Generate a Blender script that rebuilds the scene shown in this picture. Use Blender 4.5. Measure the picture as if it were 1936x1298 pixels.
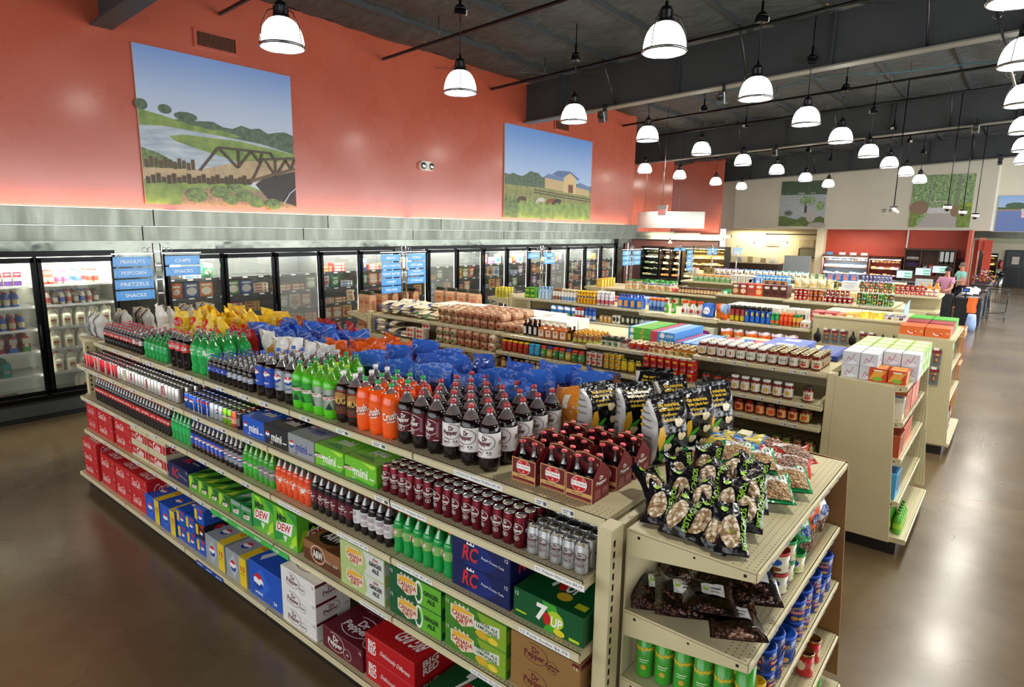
import bpy, bmesh, math, random
from mathutils import Vector, Matrix
from mathutils.geometry import tessellate_polygon
S = bpy.context.scene
for o in list(bpy.data.objects): bpy.data.objects.remove(o)
PI = math.pi
# ---------------------------------------------------------------- camera, view, world, daylight
def _ray(vx, vy, f): return Vector((vx-968., -(vy-649.), -f)).normalized()
_va, _vb = (-490., 413.), (1940., 449.)
_f = math.sqrt(-((_va[0]-968)*(_vb[0]-968) + (_va[1]-649)*(_vb[1]-649)))
_X = -_ray(*_va, _f); _Y = _ray(*_vb, _f); _Y = (_Y - _X*_Y.dot(_X)).normalized(); _Z = _X.cross(_Y)
cam = bpy.data.cameras.new('camera'); camo = bpy.data.objects.new('camera', cam); S.collection.objects.link(camo)
camo.matrix_world = Matrix.Translation((0, 0, 2.74)) @ Matrix((_X, _Y, _Z)).to_4x4()
cam.sensor_width = 36; cam.lens = _f/1936*36; cam.clip_start = .05; cam.clip_end = 200
S.camera = camo
S.view_settings.view_transform = 'Standard'; S.view_settings.look = 'None'
S.view_settings.gamma = 1; S.view_settings.exposure = 0.05
try: S.view_settings.use_curve_mapping = False
except Exception: pass
S.cycles.use_denoising = True
S.cycles.max_bounces = 7; S.cycles.diffuse_bounces = 3; S.cycles.glossy_bounces = 3
S.cycles.transmission_bounces = 4; S.cycles.transparent_max_bounces = 24
S.cycles.caustics_reflective = False; S.cycles.caustics_refractive = False
S.cycles.sample_clamp_indirect = 6
W = bpy.data.worlds.new('daylight'); S.world = W; W.use_nodes = True
W.node_tree.nodes['Background'].inputs[0].default_value = (.93, .97, .98, 1)
W.node_tree.nodes['Background'].inputs[1].default_value = 1.25
def area(name, loc, size, power, rot, col=(1, 1, 1), sy=None):
    l = bpy.data.lights.new(name, 'AREA'); l.energy = power; l.color = col; l.size = size
    if sy: l.shape = 'RECTANGLE'; l.size_y = sy
    o = bpy.data.objects.new(name, l); S.collection.objects.link(o); o.location = loc; o.rotation_euler = rot
    return o
# daylight that enters by the storefront windows behind and beside the camera
area('storefront_daylight', (-4.5, -3.6, 3.0), 12, 330, (math.radians(80), 0, 0), (.93, .97, 1), 3.6)
area('side_daylight', (5.6, 25, 3.0), 42, 2700, (math.radians(84), 0, math.radians(90)), (.93, .97, 1), 3.4)

# ---------------------------------------------------------------- materials
MATS = {}
def lin(c): return c/12.92 if c <= .04045 else ((c+.055)/1.055)**2.4
def rgb(h): return tuple(lin(int(h[i:i+2], 16)/255) for i in (1, 3, 5)) + (1,)
FIN = {'c': (.42, 0, .35), 'p': (.22, 0, .5), 'm': (.28, .75, .5), 'f': (.27, 0, .6), 'd': (.8, 0, .2), 's': (.22, 1, .5), 'g': (.1, 0, .6)}
def newmat(name):
    m = bpy.data.materials.new(name); m.use_nodes = True
    return m, m.node_tree, m.node_tree.nodes['Principled BSDF']
def mat(spec):
    if spec in MATS: return MATS[spec]
    h, _, fin = spec.partition('/')
    m, nt, b = newmat('finish_'+h[1:]+'_'+(fin or 'c'))
    r, me, sp = FIN[fin or 'c']
    b.inputs['Base Color'].default_value = rgb(h); b.inputs['Roughness'].default_value = r
    b.inputs['Metallic'].default_value = me; b.inputs['Specular IOR Level'].default_value = sp
    MATS[spec] = m
    return m
def node(nt, t, **kw):
    n = nt.nodes.new(t)
    for k, v in kw.items():
        if k.startswith('i_'):
            k = k[2:]; n.inputs[int(k) if k.isdigit() else k.replace('_', ' ')].default_value = v
        else: setattr(n, k, v)
    return n
def link(nt, a, b): nt.links.new(a, b)
def coords(nt, scale=(1, 1, 1), kind='Object'):
    tc = node(nt, 'ShaderNodeTexCoord'); mp = node(nt, 'ShaderNodeMapping'); mp.inputs['Scale'].default_value = scale
    link(nt, tc.outputs[kind], mp.inputs[0]); return mp.outputs[0]
def noise(nt, vec, scale, detail=4, rough=.55):
    n = node(nt, 'ShaderNodeTexNoise'); n.inputs['Scale'].default_value = scale; n.inputs['Detail'].default_value = detail
    n.inputs['Roughness'].default_value = rough; link(nt, vec, n.inputs['Vector']); return n.outputs['Fac']
def ramp(nt, fac, stops):
    r = node(nt, 'ShaderNodeValToRGB'); e = r.color_ramp.elements
    while len(e) < len(stops): e.new(.5)
    for q, (p, c) in zip(e, stops): q.position = p; q.color = c if len(c) == 4 else (*c, 1)
    link(nt, fac, r.inputs[0]); return r.outputs[0]
def bump(nt, b, h, strength, dist=.01):
    n = node(nt, 'ShaderNodeBump'); n.inputs['Strength'].default_value = strength; n.inputs['Distance'].default_value = dist
    link(nt, h, n.inputs['Height']); link(nt, n.outputs[0], b.inputs['Normal'])
def reg(name, m): MATS[name] = m; return m
def noisy(name, c1, c2, scale, rough=.5, bumps=0, bscale=40, metal=0, stretch=(1, 1, 1), r2=None, bd=.004):
    m, nt, b = newmat(name); v = coords(nt, stretch)
    f = noise(nt, v, scale); link(nt, ramp(nt, f, [(.3, rgb(c1)), (.7, rgb(c2))]), b.inputs['Base Color'])
    b.inputs['Roughness'].default_value = rough; b.inputs['Metallic'].default_value = metal
    if r2 is not None:
        link(nt, ramp(nt, noise(nt, v, scale*1.7), [(.35, (rough,)*3), (.7, (r2,)*3)]), b.inputs['Roughness'])
    if bumps: bump(nt, b, noise(nt, v, bscale, 3), bumps, bd)
    return reg(name, m)
noisy('orange_wall', '#b7553d', '#bd5a41', .8, .24, .1, 45, r2=.34)
_ow = MATS['orange_wall'].node_tree.nodes['Principled BSDF']; _ow.inputs['Coat Weight'].default_value = .6; _ow.inputs['Coat Roughness'].default_value = .16
noisy('white_wall', '#d9d4c0', '#e0dbc8', 1.0, .4, .1, 55)
noisy('tan_wall', '#a58360', '#b08e6a', 1.0, .5, .1, 55)
noisy('cream_wall', '#e6d9b4', '#eee1bd', 1.0, .5)
noisy('red_wall', '#b5432d', '#bd4a33', 1.0, .5)
noisy('brown_wall', '#4f2520', '#5a2c26', 1.0, .5)
noisy('sage_wall', '#a9a48c', '#b3ae96', .8, .55)
noisy('steel', '#5f6258', '#75786d', 1.2, .26, .05, 3, .95, (1, 2.2, .4), .38, .02)
noisy('steel_shiny', '#54574f', '#6c6f66', 1.0, .1, .5, 1.4, .95, (1, 1, 1), .18, .03)
noisy('roof_fabric', '#33383a', '#464b4e', 2.2, .62, .8, 3.0, 0, (1, 2.2, 1), None, .12)
noisy('beam_paint', '#303436', '#3a3e40', 2.0, .55)
noisy('shelf_paint', '#c4b88e', '#cabf97', 3.0, .42)
noisy('shelf_edge', '#cfc49c', '#d4caa4', 3.0, .32)
noisy('wood', '#3b2114', '#5a3420', 6, .4, .1, 30, 0, (1, 1, 9))
noisy('pine', '#c08c55', '#cf9d66', 6, .5, .1, 30, 0, (1, 9, 9))
noisy('paper_bag', '#b58560', '#c99a73', 9, .65, .9, 26, bd=.01)
noisy('bread_crust', '#9a5f35', '#c58a55', 14, .5, .3, 60)
noisy('film_silver', '#b5b5b0', '#dcdcd8', 12, .25, .9, 22, .4, bd=.01)
def cells(name, c1, c2, scale, edge):
    m, nt, b = newmat(name); v = coords(nt)
    vo = node(nt, 'ShaderNodeTexVoronoi'); vo.inputs['Scale'].default_value = scale; link(nt, v, vo.inputs['Vector'])
    sp = node(nt, 'ShaderNodeSeparateColor'); link(nt, vo.outputs['Color'], sp.inputs[0])
    col = ramp(nt, sp.outputs[0], [(0, rgb(c1)), (1, rgb(c2))])
    k = ramp(nt, vo.outputs['Distance'], [(.35, (1, 1, 1)), (.62, rgb(edge)[:3])])
    mx = node(nt, 'ShaderNodeMix', data_type='RGBA', blend_type='MULTIPLY'); mx.inputs[0].default_value = 1
    link(nt, col, mx.inputs[6]); link(nt, k, mx.inputs[7]); link(nt, mx.outputs[2], b.inputs['Base Color']); b.inputs['Roughness'].default_value = .35
    inv = node(nt, 'ShaderNodeMath', operation='SUBTRACT'); inv.inputs[0].default_value = 1; link(nt, vo.outputs['Distance'], inv.inputs[1]); bump(nt, b, inv.outputs[0], 1, .01); return reg(name, m)
cells('choc_beans', '#47271c', '#80503a', 72, '#6a5044'); cells('nuts', '#b07832', '#ecca90', 95, '#9c8c7a'); cells('dark_nuts', '#7a5440', '#c49470', 70, '#94806e'); cells('pistachio', '#d0b488', '#fbf2dc', 52, '#a8906e')
def film(name, c, bs=.9, rough=.24, metal=0):
    m, nt, b = newmat(name); v = coords(nt); b.inputs['Base Color'].default_value = rgb(c)
    b.inputs['Roughness'].default_value = rough; b.inputs['Metallic'].default_value = metal
    bump(nt, b, noise(nt, v, 11, 2), bs, .035); return reg(name, m)
for k, c in dict(film_black='#0d0d10', film_yellow='#e6be2c', film_blue='#3468c4', film_red='#b01818', film_orange='#e2661a', film_white='#dedad0',
                 film_sun='#e08a2e', film_purple='#4a2d7c', film_green='#1e8a4a', film_cream='#ddd2b0', film_sky='#3f86d8', film_lime='#6cae2c', film_gold='#c89a3a', film_red2='#c8392c').items(): film(k, c)
# perforated decks and pegboard: rows of small dark holes
def holes(name, c, axes, pitch, rad, band=None):
    m, nt, b = newmat(name); tc = node(nt, 'ShaderNodeTexCoord'); sp = node(nt, 'ShaderNodeSeparateXYZ'); link(nt, tc.outputs['Object'], sp.inputs[0])
    def mth(op, a, bv=None):
        n = node(nt, 'ShaderNodeMath', operation=op)
        for i, q in enumerate((a, bv)):
            if q is None: continue
            if isinstance(q, (int, float)): n.inputs[i].default_value = q
            else: link(nt, q, n.inputs[i])
        return n.outputs[0]
    d = []
    for ax in axes:
        q = mth('SUBTRACT', mth('FRACT', mth('MULTIPLY', sp.outputs[ax], 1/pitch)), .5); d.append(mth('MULTIPLY', q, q))
    hole = mth('LESS_THAN', mth('ADD', d[0], d[1]), (rad/pitch)**2)
    if band: hole = mth('MULTIPLY', hole, mth('LESS_THAN', sp.outputs[1], band))
    mx = node(nt, 'ShaderNodeMix', data_type='RGBA'); mx.inputs[6].default_value = rgb(c); mx.inputs[7].default_value = (.015, .012, .008, 1)
    link(nt, hole, mx.inputs[0]); link(nt, mx.outputs[2], b.inputs['Base Color']); b.inputs['Roughness'].default_value = .42
    return reg(name, m)
holes('perf_deck', '#c7bc93', (0, 1), .0254, .0032, .11)
holes('pegboard_x', '#c2b68d', (0, 2), .0254, .0036)
holes('pegboard_y', '#c2b68d', (1, 2), .0254, .0036)
holes('slots', '#c9be96', (1, 2), .0254, .006)
# polished concrete
m, nt, b = newmat('polished_concrete'); v = coords(nt)
c1 = ramp(nt, noise(nt, v, .5, 6, .55), [(.25, rgb('#4c3d27')), (.5, rgb('#5f4e36')), (.75, rgb('#706047'))])
c2 = ramp(nt, noise(nt, v, 2.4, 5, .6), [(.3, (.86, .85, .83)), (.75, (1.06, 1.05, 1.03))])
mx = node(nt, 'ShaderNodeMix', data_type='RGBA', blend_type='MULTIPLY'); mx.inputs[0].default_value = 1
link(nt, c1, mx.inputs[6]); link(nt, c2, mx.inputs[7])
vo = node(nt, 'ShaderNodeTexVoronoi', feature='DISTANCE_TO_EDGE'); vo.inputs['Scale'].default_value = .35
nv = node(nt, 'ShaderNodeTexNoise'); nv.inputs['Scale'].default_value = 1.5; link(nt, v, nv.inputs[0])
va = node(nt, 'ShaderNodeVectorMath', operation='ADD'); link(nt, v, va.inputs[0]); link(nt, nv.outputs['Color'], va.inputs[1]); link(nt, va.outputs[0], vo.inputs['Vector'])
cr = ramp(nt, vo.outputs['Distance'], [(.0, (.84, .84, .84)), (.003, (1, 1, 1))])
mx2 = node(nt, 'ShaderNodeMix', data_type='RGBA', blend_type='MULTIPLY'); mx2.inputs[0].default_value = 1
link(nt, mx.outputs[2], mx2.inputs[6]); link(nt, cr, mx2.inputs[7]); link(nt, mx2.outputs[2], b.inputs['Base Color'])
link(nt, ramp(nt, noise(nt, v, .9, 2), [(.25, (.2,)*3), (.8, (.3,)*3)]), b.inputs['Roughness'])
b.inputs['Specular IOR Level'].default_value = .6
reg('floor', m)
def glassy(name, tint, gl=.12, rough=.03, alpha=None):
    """thin clear sheet: light passes tinted, the surface reflects by its angle"""
    m = bpy.data.materials.new(name); m.use_nodes = True; nt = m.node_tree; nt.nodes.clear()
    out = node(nt, 'ShaderNodeOutputMaterial'); tr = node(nt, 'ShaderNodeBsdfTransparent'); tr.inputs[0].default_value = (*tint, 1)
    g = node(nt, 'ShaderNodeBsdfGlossy'); g.inputs['Roughness'].default_value = rough
    fr = node(nt, 'ShaderNodeFresnel'); fr.inputs[0].default_value = 1.45
    ml = node(nt, 'ShaderNodeMath', operation='MULTIPLY_ADD'); ml.inputs[1].default_value = 1.6; ml.inputs[2].default_value = gl; link(nt, fr.outputs[0], ml.inputs[0])
    mi = node(nt, 'ShaderNodeMixShader'); link(nt, ml.outputs[0], mi.inputs[0]); link(nt, tr.outputs[0], mi.inputs[1]); link(nt, g.outputs[0], mi.inputs[2]); last = mi.outputs[0]
    if alpha:
        d = node(nt, 'ShaderNodeBsdfDiffuse'); d.inputs[0].default_value = (*alpha[1], 1); m2 = node(nt, 'ShaderNodeMixShader'); m2.inputs[0].default_value = alpha[0]
        link(nt, last, m2.inputs[1]); link(nt, d.outputs[0], m2.inputs[2]); last = m2.outputs[0]
    link(nt, last, out.inputs[0]); return reg(name, m)
glassy('door_glass', (.93, .95, .94), .06, .015, (.04, (.8, .85, .85)))
glassy('fogged_glass', (.8, .82, .8), .06, .1, (.22, (.75, .78, .74)))
glassy('clear_plastic', (.86, .84, .83), .14, .06, (.12, (.75, .72, .7)))
glassy('green_plastic', (.30, .82, .36), .14, .06, (.32, (.05, .55, .12)))
glassy('lime_plastic', (.5, .85, .2), .14, .06, (.4, (.2, .6, .05)))
glassy('clear_film', (.97, .97, .97), .03, .12)
glassy('glass_bottle', (.85, .86, .86), .14, .03)
glassy('honey', (.8, .42, .06), .12, .06, (.45, (.55, .25, .03)))
def glow(name, col, s):
    m = bpy.data.materials.new(name); m.use_nodes = True; nt = m.node_tree; nt.nodes.clear()
    out = node(nt, 'ShaderNodeOutputMaterial'); e = node(nt, 'ShaderNodeEmission'); e.inputs[0].default_value = (*col, 1); e.inputs[1].default_value = s
    link(nt, e.outputs[0], out.inputs[0]); return reg(name, m)
glow('lamp_glow', (1, .96, .85), 8); glow('lens_glow', (1, .98, .93), 14); glow('tube_glow', (1, .97, .84), 9); glow('tube_dim', (1, .97, .88), 7); glow('screen_glow', (.75, .9, .95), 1.1)
glow('screen_green', (.3, .75, .5), .9); glow('warm_glow', (1, .85, .5), 5); glow('exit_red', (1, .1, .12), 1.6)
def G(spec): return MATS[spec] if spec in MATS else mat(spec)

# ---------------------------------------------------------------- mesh builder
TXT = {}
def text2d(s, bold=0.0):
    k = (s, bold)
    if k in TXT: return TXT[k]
    c = bpy.data.curves.new('t', 'FONT'); c.body = s; c.resolution_u = 2; c.offset = bold; c.fill_mode = 'FRONT'
    o = bpy.data.objects.new('t', c); S.collection.objects.link(o)
    me = o.to_mesh(); vs = [(v.co.x, v.co.y) for v in me.vertices]; fs = [tuple(p.vertices) for p in me.polygons]
    o.to_mesh_clear(); bpy.data.objects.remove(o); bpy.data.curves.remove(c)
    if not vs: vs = [(0, 0)]
    x0 = min(v[0] for v in vs); x1 = max(v[0] for v in vs); y0 = min(v[1] for v in vs); y1 = max(v[1] for v in vs)
    vs = [((x-x0)/max(x1-x0, 1e-6)-.5, (y-y0)/max(y1-y0, 1e-6)-.5) for x, y in vs]
    TXT[k] = (vs, fs); return TXT[k]
def clipx(poly, lo, hi):
    for sgn, lim in ((1, lo), (-1, hi)):
        out = []
        for i in range(len(poly)):
            a, b_ = poly[i-1], poly[i]; da = sgn*(a[0]-lim); db = sgn*(b_[0]-lim)
            if (da >= 0) != (db >= 0):
                t = da/(da-db); out.append((lim, a[1]+(b_[1]-a[1])*t))
            if db >= 0: out.append(b_)
        poly = out
        if len(poly) < 3: return None
    return poly
class B:
    def __init__(s): s.v = []; s.f = []; s.mi = []; s.sm = []; s.mats = []
    def m(s, spec):
        if spec not in s.mats: s.mats.append(spec)
        return s.mats.index(spec)
    def add(s, vs, fs, spec, smooth=False):
        n = len(s.v); s.v += [tuple(v) for v in vs]; k = s.m(spec)
        for f in fs: s.f.append(tuple(i+n for i in f)); s.mi.append(k); s.sm.append(smooth)
        return s
    def box(s, x0, y0, z0, x1, y1, z1, spec, bev=0, top=None, side=None):
        if bev:
            q = bev; P = []
            for z, e in ((z0, q), (z0+q, 0), (z1-q, 0), (z1, q)):
                P += [(x0+q, y0+e, z), (x1-q, y0+e, z), (x1-e, y0+q, z), (x1-e, y1-q, z), (x1-q, y1-e, z), (x0+q, y1-e, z), (x0+e, y1-q, z), (x0+e, y0+q, z)]
            F = [tuple(range(7, -1, -1)), tuple(range(24, 32))]
            for l in range(3):
                for i in range(8): F.append((l*8+i, l*8+(i+1) % 8, l*8+8+(i+1) % 8, l*8+8+i))
            return s.add(P, F, spec)
        P = [(x0, y0, z0), (x1, y0, z0), (x1, y1, z0), (x0, y1, z0), (x0, y0, z1), (x1, y0, z1), (x1, y1, z1), (x0, y1, z1)]
        s.add(P, [(0, 3, 2, 1)], spec); s.add(P, [(4, 5, 6, 7)], top or spec)
        s.add(P, [(0, 1, 5, 4), (2, 3, 7, 6)], spec); return s.add(P, [(1, 2, 6, 5), (3, 0, 4, 7)], side or spec)
    def lathe(s, prof, n=14, c=(0, 0, 0), caps=True, sx=1, sy=1, specdef='#ffffff'):
        """prof: (r, z, spec) rings; spec is the band that starts at this ring"""
        base = len(s.v); K = len(prof)
        for r, z, *_ in prof:
            for i in range(n):
                a = 2*PI*i/n; s.v.append((c[0]+r*math.cos(a)*sx, c[1]+r*math.sin(a)*sy, c[2]+z))
        sp = specdef
        for k in range(K-1):
            if len(prof[k]) > 2: sp = prof[k][2]
            q = s.m(sp)
            for i in range(n):
                s.f.append((base+k*n+i, base+k*n+(i+1) % n, base+k*n+n+(i+1) % n, base+k*n+n+i)); s.mi.append(q); s.sm.append(True)
        if caps:
            q = s.m(prof[0][2] if len(prof[0]) > 2 else sp); s.f.append(tuple(base+i for i in range(n-1, -1, -1))); s.mi.append(q); s.sm.append(False)
            q = s.m(prof[-1][2] if len(prof[-1]) > 2 else sp); s.f.append(tuple(base+(K-1)*n+i for i in range(n))); s.mi.append(q); s.sm.append(False)
        return s
    def tube(s, pts, r, spec, n=6):
        pts = [Vector(p) for p in pts]; rings = []
        for i, p in enumerate(pts):
            d = (pts[min(i+1, len(pts)-1)]-pts[max(i-1, 0)]).normalized()
            u = d.orthogonal().normalized(); 
            if i and rings:
                u = (rings[-1][1]-d*rings[-1][1].dot(d)).normalized()
            w = d.cross(u); rr = r[i] if isinstance(r, (list, tuple)) else r
            rings.append(([p+(u*math.cos(2*PI*k/n)+w*math.sin(2*PI*k/n))*rr for k in range(n)], u))
        vs = [q for ri, _ in rings for q in ri]; fs = []
        for i in range(len(pts)-1):
            for k in range(n): fs.append((i*n+k, i*n+(k+1) % n, (i+1)*n+(k+1) % n, (i+1)*n+k))
        fs += [tuple(range(n-1, -1, -1)), tuple((len(pts)-1)*n+k for k in range(n))]
        return s.add(vs, fs, spec, True)
    def prism(s, poly, ax, a, b_, spec):
        """extrude a 2D outline (the two axes other than ax) from a to b_ along ax"""
        def P(p, t): return {'x': (t, p[0], p[1]), 'y': (p[0], t, p[1]), 'z': (p[0], p[1], t)}[ax]
        n = len(poly); tri = tessellate_polygon([[Vector((p[0], p[1], 0)) for p in poly]])
        vs = [P(p, a) for p in poly]+[P(p, b_) for p in poly]
        fs = [tuple(t) for t in tri]+[tuple(i+n for i in reversed(t)) for t in tri]+[(i, (i+1) % n, n+(i+1) % n, n+i) for i in range(n)]
        return s.add(vs, fs, spec)
    def grid(s, nx, ny, fn, spec, smooth=True, close=False):
        vs = [fn(i/nx, j/ny) for j in range(ny+1) for i in range(nx+1)]
        fs = [(j*(nx+1)+i, j*(nx+1)+i+1, (j+1)*(nx+1)+i+1, (j+1)*(nx+1)+i) for j in range(ny) for i in range(nx)]
        return s.add(vs, fs, spec, smooth)
    def gridm(s, nx, ny, fn, sf, smooth=True):
        n = len(s.v); s.v += [tuple(fn(i/nx, j/ny)) for j in range(ny+1) for i in range(nx+1)]
        for j in range(ny):
            for i in range(nx):
                s.f.append((n+j*(nx+1)+i, n+j*(nx+1)+i+1, n+(j+1)*(nx+1)+i+1, n+(j+1)*(nx+1)+i)); s.mi.append(s.m(sf((i+.5)/nx, (j+.5)/ny))); s.sm.append(smooth)
        return s
    def art(s, layers, fn, cut=None, asp=1.0, lift=.0005, cutv=None):
        """printed artwork: 2D layers in a unit square laid on a face by fn(u, v, height)"""
        for li, L in enumerate(layers):
            k = L[0]; h = lift*(1+li*.5); polys = []
            if k == 'r': _, x0, y0, x1, y1, spec = L; polys = [[(x0, y0), (x1, y0), (x1, y1), (x0, y1)]]
            elif k == 'p':
                _, pts, spec = L; polys = [[pts[i] for i in t] for t in tessellate_polygon([[Vector((p[0], p[1], 0)) for p in pts]])]
            elif k == 'e':
                _, cx, cy, rx, ry, spec = L; polys = [[(cx+rx*math.cos(2*PI*i/20), cy+ry*math.sin(2*PI*i/20)) for i in range(20)]]
            elif k == 'o':
                _, cx, cy, rx, ry, w, spec = L[:7]; a0, a1 = (L[7] if len(L) > 7 else (0, 360)); N = 24
                for i in range(N):
                    t0 = math.radians(a0+(a1-a0)*i/N); t1 = math.radians(a0+(a1-a0)*(i+1)/N)
                    polys.append([(cx+rx*math.cos(t0), cy+ry*math.sin(t0)), (cx+rx*math.cos(t1), cy+ry*math.sin(t1)), (cx+rx*(1-w)*math.cos(t1), cy+ry*(1-w)*math.sin(t1)), (cx+rx*(1-w)*math.cos(t0), cy+ry*(1-w)*math.sin(t0))])
            elif k == 'l':
                _, pts, w, spec = L
                for (ax, ay), (bx, by) in zip(pts, pts[1:]):
                    dx, dy = (bx-ax)*asp, by-ay; q = math.hypot(dx, dy) or 1; nx, ny = -dy/q*w/2/asp, dx/q*w/2
                    polys.append([(ax+nx, ay+ny), (ax-nx, ay-ny), (bx-nx, by-ny), (bx+nx, by+ny)])
            elif k == 't':
                _, txt, cx, cy, w, hh, spec = L[:7]; o = L[7] if len(L) > 7 else {}
                vs, fs = text2d(txt, o.get('b', 0)); sh = o.get('s', 0); ro = math.radians(o.get('r', 0))
                pts = []
                for x, y in vs:
                    x = (x*w+sh*y*hh/asp)*asp; y = y*hh
                    pts.append((cx+(x*math.cos(ro)-y*math.sin(ro))/asp, cy+x*math.sin(ro)+y*math.cos(ro)))
                if not cut:
                    s.add([fn(x, y, h) for x, y in pts], fs, spec); continue
                polys = [[pts[i] for i in f] for f in fs]
            for P in polys:
                if cut:
                    lo = min(p[0] for p in P); hi = max(p[0] for p in P); a = math.floor(lo/cut+1e-6)
                    while a*cut < hi-1e-7:
                        Q = clipx(P, a*cut, (a+1)*cut); a += 1
                        if not Q: continue
                        Z = [Q]
                        if cutv:
                            T_ = [(y, x) for x, y in Q]; lo2 = min(t[0] for t in T_); hi2 = max(t[0] for t in T_); c_ = math.floor(lo2/cutv+1e-6); Z = []
                            while c_*cutv < hi2-1e-7:
                                q2 = clipx(T_, c_*cutv, (c_+1)*cutv); c_ += 1
                                if q2: Z.append([(x, y) for y, x in q2])
                        for q2 in Z: s.add([fn(x, y, h) for x, y in q2], [tuple(range(len(q2)))], spec)
                else: s.add([fn(x, y, h) for x, y in P], [tuple(range(len(P)))], spec)
        return s
    def mesh(s, name):
        me = bpy.data.meshes.new(name); me.from_pydata(s.v, [], s.f)
        for q in s.mats: me.materials.append(G(q))
        me.polygons.foreach_set('material_index', s.mi); me.polygons.foreach_set('use_smooth', s.sm); me.update(); return me
def front(x0, x1, z0, z1, y):   # art on a face that looks to -y
    return lambda u, v, h: (x0+(x1-x0)*u, y-h, z0+(z1-z0)*v)
def sidef(y0, y1, z0, z1, x):   # art on a face that looks to +x
    return lambda u, v, h: (x+h, y0+(y1-y0)*u, z0+(z1-z0)*v)
def topf(x0, x1, y0, y1, z):
    return lambda u, v, h: (x0+(x1-x0)*u, y0+(y1-y0)*v, z+h)
def cyl(r, z0, z1, turn=0, span=360):   # u runs once round, u=.5 looks to -y
    def fn(u, v, h):
        a = math.radians(-90+turn+(u-.5)*span); return ((r+h)*math.cos(a), (r+h)*math.sin(a), z0+(z1-z0)*v)
    return fn

# ---------------------------------------------------------------- objects
LINK = S.collection.objects.link
def obj(name, me, parent=None, loc=None, rot=None):
    o = bpy.data.objects.new(name, me if not isinstance(me, B) else me.mesh(name)); LINK(o)
    if parent: o.parent = parent
    if loc: o.location = loc
    if rot: o.rotation_euler = rot
    return o
def tag(o, label, cat, group=None, kind=None):
    if label: o['label'] = label
    if cat: o['category'] = cat
    if group: o['group'] = group
    if kind: o['kind'] = kind
    return o
def struct(name, bm, loc=None):
    o = obj(name, bm, None, loc); o['kind'] = 'structure'; return o
def empty(name, loc=(0, 0, 0), rot=(0, 0, 0)):
    o = bpy.data.objects.new(name, None); LINK(o); o.location = loc; o.rotation_euler = rot; o.empty_display_size = .1; return o
class Proto:
    """a kind of thing: root mesh (or none: an Empty) and its parts [(name, mesh, [(subname, mesh)])]"""
    def __init__(s, name, cat, root=None, parts=()):
        mk = lambda n, q: q.mesh(n) if isinstance(q, B) else q
        s.name, s.cat, s.root = name, cat, (mk(name, root) if root else None)
        s.parts = [(p[0], mk(p[0], p[1]), [(q[0], mk(q[0], q[1])) for q in (p[2] if len(p) > 2 else [])]) for p in parts]
def spawn(p, loc, label, group=None, rz=0, rot=None, sc=1):
    o = bpy.data.objects.new(p.name, p.root); LINK(o); o.location = (loc[0], loc[1], loc[2]+.0007); o.rotation_euler = rot or (0, 0, rz)
    if sc != 1: o.scale = (sc,)*3 if isinstance(sc, (int, float)) else sc
    o['label'] = label; o['category'] = p.cat
    if group: o['group'] = group
    for n, me, subs in p.parts:
        c = bpy.data.objects.new(n, me); LINK(c); c.parent = o
        for n2, m2 in subs:
            d = bpy.data.objects.new(n2, m2); LINK(d); d.parent = c
    return o
O1 = 'zeroth first second third fourth fifth sixth seventh eighth ninth tenth eleventh twelfth thirteenth fourteenth fifteenth sixteenth seventeenth eighteenth nineteenth'.split()
def nth(i):
    if i < 20: return O1[i]
    t = {2: 'twent', 3: 'thirt', 4: 'fort', 5: 'fift', 6: 'sixt', 7: 'sevent', 8: 'eight', 9: 'ninet'}[i//10]
    return t+'ieth' if i % 10 == 0 else t+'y-'+O1[i % 10]
def place_words(i, n, r, nr, lay=0, nl=1):
    w = []
    if nl > 1: w.append(['bottom layer', 'top layer'][lay] if nl == 2 else nth(lay+1)+' layer up')
    if nr > 1: w.append('front row' if r == 0 else nth(r+1)+' row back')
    if n > 1: w.append(nth(i+1)+' from left')
    return ', '.join(w)
def block(p, desc, group, x0, y0, z, n, dx, nr=1, dy=.1, jit=0, rz=0, stag=0, layers=1, dz=.1, rnd=None, scj=0, keep=None):
    """a block of like things set out in rows on a shelf; p may be a list of look-alikes to draw from"""
    R_ = random.Random(hash((round(x0*100), round(z*100), n)) & 0xffff)
    for l in range(layers):
        for r in range(nr):
            for i in range(n):
                if keep and not keep(i, r, l): continue
                q = p if isinstance(p, Proto) else p[(i*7+r*3+l) % len(p)]
                lx = i*dx+R_.uniform(-jit, jit)+(stag*dx*(r % 2)); ly = r*dy+R_.uniform(-jit, jit)
                x = x0+lx*math.cos(rz)-ly*math.sin(rz); y = y0+lx*math.sin(rz)+ly*math.cos(rz)
                a = rz+(R_.uniform(-rnd, rnd) if rnd else 0)
                pw = place_words(i, n, r, nr, l, layers)
                spawn(q, (x, y, z+l*dz), desc+(', '+pw if pw else ''), group, a, sc=1+R_.uniform(-scj, scj))
# ================================================================ the room
def slab(name, x0, y0, z0, x1, y1, z1, spec, **k): return struct(name, B().box(x0, y0, z0, x1, y1, z1, spec, **k))
slab('floor', -20, -4, -.1, 7, 47, 0, 'floor')
roofz = lambda x: 6.42+.048*(x+10.5)
b = B()
def roof(u, v):
    x = -20+27*u; y = -4+51*v; t = (x/1.52) % 1
    return (x, y, roofz(x)+.1-.13*math.sin(PI*t)*(.75+.35*math.sin(y*1.9+math.floor(x/1.52)*2.1))+.02*math.sin(y*7+x*3))
b.grid(142, 130, roof, 'roof_fabric'); struct('ceiling', b)
for i in range(18):
    x = -20+1.52*i+.04
    if x < 6.5: struct('trim_1.%03d' % i, B().box(x-.03, -4, roofz(x)-.02, x+.03, 47, roofz(x)+.14, 'beam_paint'))
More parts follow.
